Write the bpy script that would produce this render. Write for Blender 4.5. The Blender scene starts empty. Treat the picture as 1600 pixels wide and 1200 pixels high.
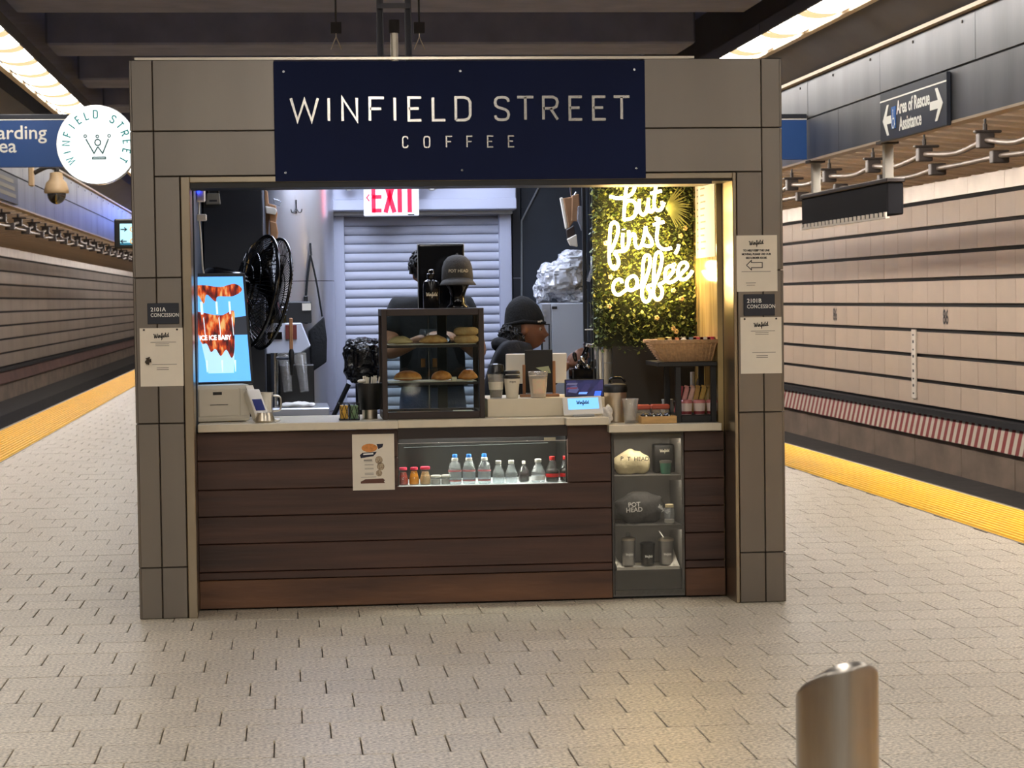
import bpy, bmesh, math, random
from mathutils import noise as mnoise
from mathutils import Vector, Matrix
random.seed(7)
SC = bpy.context.scene
COL = SC.collection
PI = math.pi
# ------------------------------------------------------------------ camera
F, CAMH = 3487.0, 1.5                       # focal length in pixels of the 1600 px frame, eye height
RC = (Matrix.Rotation(-math.radians(5.78), 3, 'Z') @ Matrix.Rotation(PI/2 - math.radians(2.2), 3, 'X')
      @ Matrix.Rotation(-0.0139, 3, 'Z'))
cam_d = bpy.data.cameras.new('camera'); cam_d.sensor_width = 36; cam_d.lens = F/1600*36
cam_d.clip_end = 400
cam_d.dof.use_dof = True; cam_d.dof.focus_distance = 11.0; cam_d.dof.aperture_fstop = 11.0
cam = bpy.data.objects.new('camera', cam_d); COL.objects.link(cam)
cam.matrix_world = Matrix.Translation((0, 0, CAMH)) @ RC.to_4x4()
SC.camera = cam
# ------------------------------------------------------------------ world, exposure
SC.view_settings.view_transform = 'Standard'; SC.view_settings.look = 'None'
SC.view_settings.gamma = 1.0; SC.view_settings.use_curve_mapping = False
SC.view_settings.exposure = 0.0
wd = bpy.data.worlds.new('tunnel_air'); SC.world = wd; wd.use_nodes = True
wd.node_tree.nodes['Background'].inputs[0].default_value = (0.30, 0.30, 0.36, 1)
wd.node_tree.nodes['Background'].inputs[1].default_value = 0.12
# light strengths (middle run, front kiosk panel: added fill; track, other kiosk panels: assumed)
L_PLAT, L_MID_FILL, L_TRACK_R, L_TRACK_L, L_KIOSK, L_NEON, L_DISC = 14.5, 30.0, 64.0, 28.0, 16.0, 40.0, 1.2

def ray(px, py):
    return RC @ Vector(((px-800)/F, -(py-600)/F, -1))
def at(px, py, Y):                          # the point of the place at depth Y that the photo shows at px, py
    v = ray(px, py); v = v*(Y/v.y); return Vector((v.x, Y, v.z+CAMH))
def X_(px, Y, py=600): return at(px, py, Y).x
def Z_(py, Y, px=800): return at(px, py, Y).z

# ------------------------------------------------------------------ helpers: materials
def lin(c):
    return tuple((v/12.92 if v <= .04045 else ((v+.055)/1.055)**2.4) for v in [x/255 for x in c])
MATS = {}
def mat(name, col=(128,128,128), rough=.5, metal=0., emit=None, es=0., var=0., vs=8., col2=None, bump=0., bs=40.,
        spec=.5, coat=0., stretch=(1,1,1), trans=0., objvar=0., ramp=(.3, .7)):
    if name in MATS: return MATS[name]
    m = bpy.data.materials.new(name); m.use_nodes = True; nt = m.node_tree; p = nt.nodes['Principled BSDF']
    c = lin(col); p.inputs['Base Color'].default_value = (*c, 1)
    p.inputs['Roughness'].default_value = rough; p.inputs['Metallic'].default_value = metal
    p.inputs['Specular IOR Level'].default_value = spec; p.inputs['Coat Weight'].default_value = coat
    p.inputs['Transmission Weight'].default_value = trans
    if emit: p.inputs['Emission Color'].default_value = (*lin(emit), 1); p.inputs['Emission Strength'].default_value = es
    if var or col2 or bump or objvar:
        tc = nt.nodes.new('ShaderNodeTexCoord'); mp = nt.nodes.new('ShaderNodeMapping')
        mp.inputs['Scale'].default_value = stretch
        nt.links.new(tc.outputs['Object'], mp.inputs['Vector'])
        n = nt.nodes.new('ShaderNodeTexNoise'); n.inputs['Scale'].default_value = vs; n.inputs['Detail'].default_value = 5
        nt.links.new(mp.outputs[0], n.inputs['Vector'])
        if var or col2:
            r = nt.nodes.new('ShaderNodeValToRGB')
            a = tuple(x*(1-var) for x in c); b = lin(col2) if col2 else tuple(min(1, x*(1+var)) for x in c)
            r.color_ramp.elements[0].position = ramp[0]; r.color_ramp.elements[1].position = ramp[1]
            r.color_ramp.elements[0].color = (*a, 1); r.color_ramp.elements[1].color = (*b, 1)
            nt.links.new(n.outputs['Fac'], r.inputs[0]); out = r.outputs[0]
            if objvar:
                oi = nt.nodes.new('ShaderNodeObjectInfo'); mr = nt.nodes.new('ShaderNodeMapRange')
                mr.inputs['To Min'].default_value = 1-objvar; mr.inputs['To Max'].default_value = 1+objvar
                nt.links.new(oi.outputs['Random'], mr.inputs['Value'])
                mx = nt.nodes.new('ShaderNodeVectorMath'); mx.operation = 'SCALE'
                nt.links.new(out, mx.inputs[0]); nt.links.new(mr.outputs[0], mx.inputs['Scale']); out = mx.outputs[0]
            nt.links.new(out, p.inputs['Base Color'])
            if emit and es and emit == col: nt.links.new(out, p.inputs['Emission Color'])
        if bump:
            n2 = nt.nodes.new('ShaderNodeTexNoise'); n2.inputs['Scale'].default_value = bs; n2.inputs['Detail'].default_value = 3
            nt.links.new(mp.outputs[0], n2.inputs['Vector'])
            bp = nt.nodes.new('ShaderNodeBump'); bp.inputs['Strength'].default_value = bump; bp.inputs['Distance'].default_value = .01
            nt.links.new(n2.outputs['Fac'], bp.inputs['Height']); nt.links.new(bp.outputs[0], p.inputs['Normal'])
    MATS[name] = m; return m
def glass(name, tint=(255,255,255), gloss=.08, rough=.03, body=0., bodycol=(128,128,128)):
    """thin clear pane: transparent, with a fresnel reflection and, for milky plastic, some body colour"""
    if name in MATS: return MATS[name]
    m = bpy.data.materials.new(name); m.use_nodes = True; nt = m.node_tree; nt.nodes.clear()
    o = nt.nodes.new('ShaderNodeOutputMaterial'); t = nt.nodes.new('ShaderNodeBsdfTransparent'); g = nt.nodes.new('ShaderNodeBsdfGlossy')
    t.inputs[0].default_value = (*lin(tint), 1); g.inputs['Roughness'].default_value = rough
    fr = nt.nodes.new('ShaderNodeLayerWeight'); pw = nt.nodes.new('ShaderNodeMath'); pw.operation = 'POWER'; pw.inputs[1].default_value = 5
    nt.links.new(fr.outputs['Facing'], pw.inputs[0])
    ad = nt.nodes.new('ShaderNodeMath'); ad.operation = 'MULTIPLY_ADD'; ad.inputs[1].default_value = .6; ad.inputs[2].default_value = gloss; ad.use_clamp = True
    nt.links.new(pw.outputs[0], ad.inputs[0])
    mx = nt.nodes.new('ShaderNodeMixShader'); nt.links.new(ad.outputs[0], mx.inputs[0])
    base = t.outputs[0]
    if body:
        d = nt.nodes.new('ShaderNodeBsdfDiffuse'); d.inputs[0].default_value = (*lin(bodycol), 1)
        m2 = nt.nodes.new('ShaderNodeMixShader'); m2.inputs[0].default_value = body
        nt.links.new(t.outputs[0], m2.inputs[1]); nt.links.new(d.outputs[0], m2.inputs[2]); base = m2.outputs[0]
    nt.links.new(base, mx.inputs[1]); nt.links.new(g.outputs[0], mx.inputs[2]); nt.links.new(mx.outputs[0], o.inputs[0])
    MATS[name] = m; return m
def glow(name, col, s):
    return mat(name, col, .5, emit=col, es=s)

# ------------------------------------------------------------------ helpers: meshes
def frame_of(d):
    d = d.normalized(); u = Vector((0,0,1)) if abs(d.z) < .9 else Vector((1,0,0))
    a = d.cross(u).normalized(); return a, d.cross(a).normalized()
def smooth_path(pts, k=6, closed=False):
    P = [Vector(p) for p in pts]; n = len(P); out = []
    for i in range(n if closed else n-1):
        g = (lambda j: P[j % n]) if closed else (lambda j: P[min(max(j, 0), n-1)])
        a, b, c, d = g(i-1), g(i), g(i+1), g(i+2)
        for s in range(k):
            t = s/k
            out.append(.5*((2*b)+(c-a)*t+(2*a-5*b+4*c-d)*t*t+(3*b-a-3*c+d)*t**3))
    if not closed: out.append(P[-1])
    return out
WL = {}                                       # world location of every parent
class MB:
    def __init__(s): s.v = []; s.f = []
    def _add(s, v, f):
        o = len(s.v); s.v += [Vector(p) for p in v]; s.f += [tuple(i+o for i in q) for q in f]; return s
    def box(s, x0, x1, y0, y1, z0, z1):
        v = [(x, y, z) for x in (x0, x1) for y in (y0, y1) for z in (z0, z1)]
        return s._add(v, [(0,1,3,2),(4,6,7,5),(0,4,5,1),(2,3,7,6),(0,2,6,4),(1,5,7,3)])
    def obox(s, c, sx, sy, sz, M):            # oriented box
        o = len(s.v); s.box(-sx/2, sx/2, -sy/2, sy/2, -sz/2, sz/2)
        for i in range(o, len(s.v)): s.v[i] = M @ s.v[i] + Vector(c)
        return s
    def cyl(s, p0, p1, r0, r1=None, n=16, cap=True):
        p0, p1 = Vector(p0), Vector(p1); r1 = r0 if r1 is None else r1
        a, b = frame_of(p1-p0); v = []; f = []
        for p, r in ((p0, r0), (p1, r1)):
            v += [p+(a*math.cos(2*PI*i/n)+b*math.sin(2*PI*i/n))*r for i in range(n)]
        f = [(i, (i+1) % n, n+(i+1) % n, n+i) for i in range(n)]
        if cap: f += [tuple(range(n-1, -1, -1)), tuple(range(n, 2*n))]
        return s._add(v, f)
    def lathe(s, prof, c=(0,0,0), n=20, ax=None, cap=True):
        c = Vector(c); v = []; f = []
        for r, z in prof:
            v += [Vector((r*math.cos(2*PI*i/n), r*math.sin(2*PI*i/n), z)) for i in range(n)]
        for k in range(len(prof)-1):
            f += [(k*n+i, k*n+(i+1) % n, (k+1)*n+(i+1) % n, (k+1)*n+i) for i in range(n)]
        if cap: f += [tuple(range(n-1, -1, -1)), tuple(range((len(prof)-1)*n, len(prof)*n))]
        if ax is not None:
            M = Vector((0,0,1)).rotation_difference(Vector(ax)).to_matrix(); v = [M @ p for p in v]
        return s._add([p+c for p in v], f)
    def tube(s, pts, r, n=8, closed=False):
        P = [Vector(p) for p in pts]; m = len(P); v = []; f = []; prev = None
        for i in range(m):
            d = (P[(i+1) % m]-P[i-1]) if closed else (P[min(i+1, m-1)]-P[max(i-1, 0)])
            if d.length < 1e-9: d = Vector((0,0,1))
            d.normalize()
            if prev is None: a, _ = frame_of(d)
            else:
                a = prev-d*prev.dot(d)
                a = a.normalized() if a.length > 1e-6 else frame_of(d)[0]
            prev = a; b = d.cross(a); rr = r[i] if isinstance(r, (list, tuple)) else r
            v += [P[i]+(a*math.cos(2*PI*j/n)+b*math.sin(2*PI*j/n))*rr for j in range(n)]
        for i in range(m if closed else m-1):
            k = (i+1) % m; f += [(i*n+j, i*n+(j+1) % n, k*n+(j+1) % n, k*n+j) for j in range(n)]
        if not closed: f += [tuple(range(n-1, -1, -1)), tuple(range((m-1)*n, m*n))]
        return s._add(v, f)
    def ball(s, c, r, nu=16, nv=10, fn=None):
        c = Vector(c); r = (r, r, r) if not isinstance(r, (tuple, list)) else r; v = [Vector((0,0,-1))]; f = []
        for j in range(1, nv):
            t = -PI/2+PI*j/nv
            v += [Vector((math.cos(t)*math.cos(2*PI*i/nu), math.cos(t)*math.sin(2*PI*i/nu), math.sin(t))) for i in range(nu)]
        v.append(Vector((0,0,1))); e = len(v)-1
        f += [(0, 1+(i+1) % nu, 1+i) for i in range(nu)]
        for j in range(nv-2): f += [(1+j*nu+i, 1+j*nu+(i+1) % nu, 1+(j+1)*nu+(i+1) % nu, 1+(j+1)*nu+i) for i in range(nu)]
        f += [(e, 1+(nv-2)*nu+i, 1+(nv-2)*nu+(i+1) % nu) for i in range(nu)]
        if fn: v = [fn(p) for p in v]
        return s._add([Vector((p.x*r[0], p.y*r[1], p.z*r[2]))+c for p in v], f)
    def prism(s, poly, a0, a1, ax='y'):       # outline in (x,z) along y, (y,z) along x or (x,y) along z
        n = len(poly)
        P = {'y': lambda p, a: (p[0], a, p[1]), 'x': lambda p, a: (a, p[0], p[1]), 'z': lambda p, a: (p[0], p[1], a)}[ax]
        v = [P(p, a0) for p in poly]+[P(p, a1) for p in poly]
        return s._add(v, [tuple(range(n)), tuple(range(2*n-1, n-1, -1))]+[(i, i+n, (i+1) % n+n, (i+1) % n) for i in range(n)])
    def stroke(s, pts, w, y0, y1, closed=False, map_=None):   # flat ribbon letter in x,z with thickness y0..y1
        P = [Vector((p[0], p[1])) for p in pts]; m = len(P); L = []; R = []
        for i in range(m):
            if closed: d1, d2 = P[i]-P[i-1], P[(i+1) % m]-P[i]
            else: d1 = P[i]-P[i-1] if i else P[1]-P[0]; d2 = P[i+1]-P[i] if i < m-1 else d1
            d1 = d1.normalized(); d2 = d2.normalized(); t = (d1+d2)
            t = t.normalized() if t.length > .1 else d1
            nrm = Vector((-t.y, t.x)); k = min(1/max(.3, nrm.dot(Vector((-d1.y, d1.x)))), 2.5)
            L.append(P[i]+nrm*w/2*k); R.append(P[i]-nrm*w/2*k)
        for i in range(m if closed else m-1):
            j = (i+1) % m; q = [L[i], L[j], R[j], R[i]]
            v = [Vector((p.x, y, p.y)) for y in (y0, y1) for p in q]
            if map_: v = [map_(p) for p in v]
            s._add(v, [(0,1,2,3),(7,6,5,4),(0,4,5,1),(1,5,6,2),(2,6,7,3),(3,7,4,0)])
        return s
    def build(s, name, m, parent=None, bev=0., seg=1, sm=None, local=False, sub=0):
        off = Vector((0,0,0)) if (local or parent is None) else WL.get(parent.name, Vector((0,0,0)))
        me = bpy.data.meshes.new(name); me.from_pydata([v-off for v in s.v], [], s.f)
        if bev:
            b = bmesh.new(); b.from_mesh(me)
            bmesh.ops.remove_doubles(b, verts=b.verts, dist=1e-6); bmesh.ops.recalc_face_normals(b, faces=b.faces)
            es = [e for e in b.edges if len(e.link_faces) == 2 and e.calc_face_angle(0) > .6]
            bmesh.ops.bevel(b, geom=es, offset=bev, segments=seg, affect='EDGES', profile=.6, clamp_overlap=True)
            b.to_mesh(me); b.free()
        else:
            b = bmesh.new(); b.from_mesh(me); bmesh.ops.recalc_face_normals(b, faces=b.faces); b.to_mesh(me); b.free()
        me.materials.append(m if not isinstance(m, str) else MATS[m])
        if sm:
            me.shade_smooth()
            if sm is not True: me.set_sharp_from_angle(angle=sm)
        o = bpy.data.objects.new(name, me); COL.objects.link(o)
        if parent is not None:
            o.parent = parent; WL[o.name] = off if not local else Vector((0,0,0))
        else: WL[o.name] = Vector((0,0,0))
        if sub:
            md = o.modifiers.new('sub', 'SUBSURF'); md.levels = sub; md.render_levels = sub
        return o
def tag(o, label=None, cat=None, group=None, kind=None):
    for k, v in (('label', label), ('category', cat), ('group', group), ('kind', kind)):
        if v: o[k] = v
    return o
def thing(name, label, cat, loc=(0,0,0), rotz=0., group=None, kind=None):
    o = bpy.data.objects.new(name, None); COL.objects.link(o); o.empty_display_size = .1
    o.location = loc; o.rotation_euler = (0,0,rotz); WL[o.name] = Vector(loc)
    return tag(o, label, cat, group, kind)
def copy_tree(o, parent=None, **kw):
    c = o.copy(); COL.objects.link(c); c.parent = parent
    for ch in list(o.children): copy_tree(ch, c)
    for k, v in kw.items(): c[k] = v
    return c
def mapper(org, face='front', rot=0.):       # text plane -> world
    org = Vector(org); cr, sr = math.cos(rot), math.sin(rot)
    def g(p):
        x, z = p.x*cr-p.z*sr, p.x*sr+p.z*cr
        if face == 'front': return org+Vector((x, p.y, z))
        if face == 'left': return org+Vector((p.y, -x, z))       # seen by one looking towards +x
        if face == 'right': return org+Vector((-p.y, x, z))
        if face == 'up': return org+Vector((x, z, -p.y))
    return g
def text(name, body, size, m, parent, org, face='front', rot=0., align='LEFT', bold=0., shear=0., depth=.0006, sx=1., local=False, space=1., warp=None):
    cu = bpy.data.curves.new(name, 'FONT'); cu.body = body; cu.size = size; cu.align_x = align; cu.offset = bold; cu.shear = shear
    cu.space_character = space; cu.resolution_u = 3
    cu.extrude = depth
    t = bpy.data.objects.new(name, cu); COL.objects.link(t)
    dg = bpy.context.evaluated_depsgraph_get(); me = bpy.data.meshes.new_from_object(t.evaluated_get(dg))
    bpy.data.objects.remove(t); bpy.data.curves.remove(cu)
    g = mapper(org, face, rot); off = Vector((0,0,0)) if local or parent is None else WL.get(parent.name, Vector((0,0,0)))
    for v in me.vertices:
        p = Vector((v.co.x*sx, -v.co.z, v.co.y)); p = g(p)
        if warp: p = warp(p)
        v.co = p-off
    me.materials.clear(); me.materials.append(m if not isinstance(m, str) else MATS[m]); me.name = name
    o = bpy.data.objects.new(name, me); COL.objects.link(o)
    if parent is not None: o.parent = parent; WL[o.name] = off
    return o
# ------------------------------------------------------------------ stroke letters
G = {'W': ([[(0,1),(.24,0),(.5,.92),(.76,0),(1,1)]], .95), 'I': ([[(.0,0),(.0,1)]], 0.), 'N': ([[(0,0),(0,1),(1,0),(1,1)]], .62),
 'F': ([[(0,0),(0,1),(1,1)],[(0,.52),(.8,.52)]], .55), 'E': ([[(1,0),(0,0),(0,1),(1,1)],[(0,.52),(.8,.52)]], .5), 'L': ([[(0,1),(0,0),(1,0)]], .5),
 'D': ([[(0,0),(0,1),(.62,1),(.88,.93),(1,.78),(1,.22),(.88,.07),(.62,0),(0,0)]], .6),
 'S': ([[(1,.8),(.95,.91),(.8,.98),(.5,1),(.2,.98),(.05,.9),(0,.76),(.06,.63),(.25,.55),(.75,.46),(.94,.37),(1,.24),(.95,.1),(.8,.02),(.5,0),(.2,.02),(.05,.09),(0,.2)]], .58),
 'T': ([[(0,1),(1,1)],[(.5,1),(.5,0)]], .6), 'R': ([[(0,0),(0,1),(.68,1),(.92,.92),(1,.77),(.92,.58),(.68,.5),(0,.5)],[(.5,.5),(1,0)]], .56),
 'C': ([[(1,.78),(.95,.9),(.8,.98),(.5,1),(.2,.98),(.05,.9),(0,.78),(0,.22),(.05,.1),(.2,.02),(.5,0),(.8,.02),(.95,.1),(1,.22)]], .56),
 'O': ([[(1,.78),(.95,.9),(.8,.98),(.5,1),(.2,.98),(.05,.9),(0,.78),(0,.22),(.05,.1),(.2,.02),(.5,0),(.8,.02),(.95,.1),(1,.22),(1,.78)]], .56)}
def glyph(mb, ch, x0, x1, z0, z1, w, y0, y1, map_=None):
    for st in G[ch][0]:
        mb.stroke([(x0+p[0]*(x1-x0), z0+p[1]*(z1-z0)) for p in st], w, y0, y1, map_=map_)
# the handwritten word used by the shop: strokes in a unit-high box about 3.9 wide
WF = [[(.1,.85),(.2,1.),(.28,.85),(.26,.3),(.32,.1),(.5,.5),(.62,.85),(.6,.3),(.68,.1),(.85,.5),(.98,.95),(1.06,1.)],
      [(1.0,.12),(1.12,.6),(1.1,.2),(1.2,.1),(1.3,.3),(1.36,.6),(1.36,.15),(1.42,.45),(1.56,.62),(1.6,.4),(1.6,.15),(1.7,.1),(1.82,.3)],
      [(1.16,.85),(1.18,.88)],
      [(1.8,.25),(1.98,.7),(2.08,1.02),(1.98,1.0),(1.92,.6),(1.86,-.2),(1.82,-.4),(1.92,-.2),(1.98,.12),(2.1,.2)],
      [(2.08,.2),(2.2,.6),(2.18,.2),(2.28,.1),(2.38,.28),(2.5,.5),(2.56,.62),(2.46,.6),(2.42,.3),(2.52,.1),(2.68,.28),(2.84,.8),(2.86,1.02),(2.78,.9),(2.76,.3),(2.84,.1),(2.98,.3)],
      [(2.24,.86),(2.26,.89)],
      [(3.3,.55),(3.12,.6),(3.02,.3),(3.1,.1),(3.28,.3),(3.5,1.05),(3.36,.4),(3.4,.1),(3.56,.25)]]
def word(mb, org, h, w, face='front', d=.0008, rot=.05, map2=None):
    """the cursive shop word centred on org, x-height box h"""
    g = mapper(org, face, rot)
    mp = (lambda p: map2(g(p))) if map2 else g
    for st in WF:
        pts = smooth_path([((x-1.8)*h, (z-.4)*h, 0) for x, z in st], 3)
        mb.stroke([(p.x, p.y) for p in pts], w, -d, 0, map_=mp)
    return mb
# ================================================================== MATERIALS
mat('granite', (172,161,143), .40, var=.42, vs=75, col2=(206,195,176), bump=.12, bs=160, objvar=.06, ramp=(.38, .62))
mat('granite_far', (172,161,143), .40, var=.42, vs=75, col2=(206,195,176), bump=.12, bs=160, ramp=(.38, .62))
mat('joint', (62,56,50), .9)
mat('yellow', (240,186,20), .55, var=.12, vs=6, bump=.1, bs=60)
mat('kerb', (120,112,100), .7, var=.2, vs=10)
mat('steel', (130,123,115), .34, 1., var=.10, vs=2.2, bump=.03, bs=250, stretch=(1,1,.15), objvar=.06)
mat('steel_trim', (165,152,132), .28, 1., var=.06, vs=3)
mat('steel_edge', (205,195,178), .3, 1.)
mat('fascia', (126,127,132), .45, 1., var=.22, vs=1.2, stretch=(1,1.5,.5), bump=.04, bs=20)
mat('fascia_lip', (190,172,150), .45, .4)
mat('soffit', (66,64,68), .6, var=.15, vs=2)
mat('ceiling_paint', (96,106,156), .8, var=.15, vs=3)
mat('beam_paint', (120,124,150), .8, var=.15, vs=3)
mat('wall_panel', (196,178,160), .45, var=.07, vs=2.0, col2=(200,180,160), objvar=.05)
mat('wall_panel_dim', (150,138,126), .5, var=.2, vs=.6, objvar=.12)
mat('gap_black', (14,13,18), .8); mat('seam_dark', (58,53,47), .6, .4)
mat('wall_top', (190,178,165), .35, .7, var=.15, vs=2)
mat('track_ceiling', (200,180,158), .7, var=.12, vs=3)
mat('dado', (118,102,88), .8, var=.25, vs=1.6, stretch=(1,1,2))
mat('track_dirt', (32,28,26), .95, var=.4, vs=4, bump=.5, bs=12)
mat('rail', (70,62,56), .4, .8)
mat('pipe', (92,82,74), .45, .5, var=.2, vs=3)
mat('clamp', (58,52,50), .6, .3)
mat('rod', (40,38,38), .6)
mat('white_paint', (222,214,202), .5)
mat('sign_navy', (24,30,44), .45)
mat('sign_blue', (20,62,118), .4, emit=(20,62,118), es=.25)
mat('sign_white', (236,236,230), .5)
mat('black', (12,12,14), .45)
mat('black_gloss', (8,8,10), .12)
mat('black_cloth', (14,15,18), .9, var=.4, vs=20, bump=.4, bs=60)
mat('dark_wall', (34,41,52), .55, var=.2, vs=3)
mat('wood', (66,42,32), .5, var=.42, vs=3.5, stretch=(.35,1,5), bump=.12, bs=14)
mat('wood_worn', (84,54,38), .55, var=.4, vs=3.0, stretch=(.5,1,3), col2=(112,76,50), bump=.15, bs=14)
mat('counter', (216,206,184), .25, var=.04, vs=20)
mat('cream', (214,203,178), .5, var=.03, vs=10)
mat('paper', (226,218,202), .8, var=.03, vs=12)
mat('paper_kraft', (150,112,78), .8, var=.12, vs=10, bump=.3, bs=12)
mat('print_dark', (44,42,42), .8)
mat('print_grey', (132,128,120), .8)
mat('white_plastic', (226,222,214), .35)
mat('grey_plastic', (150,148,144), .4)
mat('shutter', (168,171,186), .6)
mat('shutter_frame', (168,172,190), .45, .2)
mat('column_steel', (192,192,200), .28, .85, var=.05, vs=4, bump=.02, bs=120)
mat('chrome', (200,200,204), .12, 1.)
mat('mirror_letter', (188,184,178), .2, 1.)
mat('sign_board', (3,20,62), .6, spec=.2, var=.1, vs=2, bump=.02, bs=90)
mat('shop_grey', (156,160,168), .45, .3)
glass('pane', (240,244,242), .03)
glass('pane_dark', (150,152,150), .05)
glass('acrylic', (236,238,240), .06)
glass('plastic_film', (225,228,235), .12, .12, .35, (205,208,216))
glass('cup_plastic', (236,236,236), .08, .08, .25, (225,222,214))
glass('bottle_clear', (236,242,246), .12, .05, .2, (236,240,244)); glass('bottle_thin', (240,240,240), .10, .05, .03, (236,240,244))

def struct(name, mb, m, parent=None, **k):
    o = mb.build(name, m, parent, **k)
    if parent is None: o['kind'] = 'structure'
    return o
# ================================================================== PLATFORM
XL, XR = -3.45, 5.02                         # platform edges
YI_L, YI_R = -2.72, 4.33                     # inner edges of the yellow strips
Y0, Y1 = -16., 125.
b = MB(); b.box(XL, XR, Y0, Y1, -.35, -.012); floor = struct('floor', b, 'joint')
b = MB(); b.box(XL, XR, Y0, 2., -.012, 0); b.build('floor_slab', MATS['granite_far'], floor)
TP, TJ = .292, .0045                         # tile pitch and joint
def rowx(k): return -.0617 - k*TP/3.0
R0 = 7.340                                   # front edge of row 0
tiles = []
k0 = int((2.0-R0)/TP); k1 = int((46.-R0)/TP)
for k in range(k0, k1):
    ya = R0+k*TP
    n0 = math.ceil((YI_L-rowx(k))/TP)-1; n1 = math.floor((YI_R-rowx(k))/TP)+1
    for n in range(n0, n1+1):
        xa = rowx(k)+n*TP
        if xa > YI_R-.02 or xa+TP < YI_L+.02: continue
        tiles.append((ya, xa))
def inview(ya, xa):
    cx, cy = xa+TP/2, ya+TP/2
    q = RC.transposed() @ Vector((cx, cy, -CAMH))
    if q.z >= 0: return False
    px, py = 800+F*q.x/-q.z, 600-F*q.y/-q.z
    if not (-60 < px < 1660 and py < 1260): return False
    if cy > 10.72 and -.70 < cx < 2.40 and cy < 13.6: return False
    return True
tm = MB(); tm.box(TJ/2, TP-TJ/2, TJ/2, TP-TJ/2, -.012, 0); tm.f = [f for f in tm.f if len({tm.v[i].z for i in f}) > 1 or tm.v[f[0]].z == 0]
first = None; near = 0; far = MB()
for ya, xa in sorted(tiles):
    clip = xa < YI_L or xa+TP > YI_R
    if inview(ya, xa) and near < 300 and not clip:
        if first is None:
            first = tm.build('tile', MATS['granite'], floor, bev=.0018, local=True); o = first
        else:
            o = first.copy(); COL.objects.link(o)
        o.location = (xa, ya, random.uniform(-.0008, .0004)); near += 1
    else:
        x0, x1 = max(xa+TJ/2, YI_L), min(xa+TP-TJ/2, YI_R)
        far.box(x0, x1, ya+TJ/2, ya+TP-TJ/2, -.012, random.uniform(-.0008, .0004))
        far.f.pop(-2)
tag(far.build('floor_tiling', MATS['granite_far'], floor), kind='stuff')
b = MB(); b.box(YI_L, YI_R, 46., Y1, -.012, 0); b.build('floor_slab', MATS['granite_far'], floor)
# tactile warning strips: base, long ridges, concrete kerb
for nm, xi, xo in (('left', YI_L, XL), ('right', YI_R, XR)):
    s = 1 if xo > xi else -1
    w = abs(xo-xi)-.07
    strip = MB(); a, c = sorted((xi+s*.015, xi+s*(.015+w))); strip.box(a, c, Y0, Y1, -.01, .004)
    so = struct('trim_'+('1' if nm == 'left' else '2'), strip, 'yellow')
    tag(so, 'yellow tactile warning strip along the %s platform edge' % nm)
    for i in range(13):
        rx = a+(i+.5)*(c-a)/13
        r = MB(); r.prism([(rx-.016, .004), (rx-.009, .015), (rx+.009, .015), (rx+.016, .004)], 2., 125., 'y')
        r.build('ridge', MATS['yellow'], so)
    kb = MB(); a2, c2 = sorted((xi+s*(.015+w), xo)); kb.box(a2, c2, Y0, Y1, -.35, .002); kb.build('edge_kerb', MATS['kerb'], so)
    a3, c3 = sorted((xi, xi+s*.015)); kb = MB(); kb.box(a3, c3, Y0, Y1, -.01, .001); kb.build('inner_joint', MATS['kerb'], so)
# track beds, rails
for nm, xe, xw in (('left', XL, -6.7), ('right', XR, 8.2)):
    a, c = sorted((xe, xw)); b = MB(); b.box(a, c, Y0, Y1, -1.4, -1.25)
    tb = struct('floor_trackbed_'+nm, b, 'track_dirt')
    s = 1 if xw > xe else -1
    for dx in (.75, 2.18):
        r = MB(); r.box(xe+s*dx-.035, xe+s*dx+.035, Y0, Y1, -1.25, -1.09); r.build('rail', MATS['rail'], tb)
    a, c = sorted((xw, xw-s*.95)); r = MB(); r.box(a, c, Y0, Y1, -1.3, -.74); r.build('bench_wall', MATS['track_dirt'], tb)
    a, c = sorted((xe, xe-s*.25)); r = MB(); r.box(a, c, Y0, Y1, -1.3, -.35); r.build('platform_face', MATS['track_dirt'], tb)
# striped band material
m = bpy.data.materials.new('hazard_stripes'); m.use_nodes = True; nt = m.node_tree; p = nt.nodes['Principled BSDF']
tc = nt.nodes.new('ShaderNodeTexCoord'); sp = nt.nodes.new('ShaderNodeSeparateXYZ'); nt.links.new(tc.outputs['Object'], sp.inputs[0])
ma = nt.nodes.new('ShaderNodeMath'); ma.operation = 'MULTIPLY_ADD'; ma.inputs[1].default_value = -.12; nt.links.new(sp.outputs['Z'], ma.inputs[0]); nt.links.new(sp.outputs['Y'], ma.inputs[2])
fr = nt.nodes.new('ShaderNodeMath'); fr.operation = 'PINGPONG'; fr.inputs[1].default_value = .125; nt.links.new(ma.outputs[0], fr.inputs[0])
gt = nt.nodes.new('ShaderNodeMath'); gt.operation = 'GREATER_THAN'; gt.inputs[1].default_value = .0625; nt.links.new(fr.outputs[0], gt.inputs[0])
mx = nt.nodes.new('ShaderNodeMix'); mx.data_type = 'RGBA'; nt.links.new(gt.outputs[0], mx.inputs[0])
mx.inputs['A'].default_value = (*lin((186,176,160)), 1); mx.inputs['B'].default_value = (*lin((124,34,30)), 1)
nt.links.new(mx.outputs['Result'], p.inputs['Base Color']); p.inputs['Roughness'].default_value = .7; MATS['hazard_stripes'] = m
mat('hazard_dim', (92,62,54), .8, var=.2, vs=2)
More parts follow.
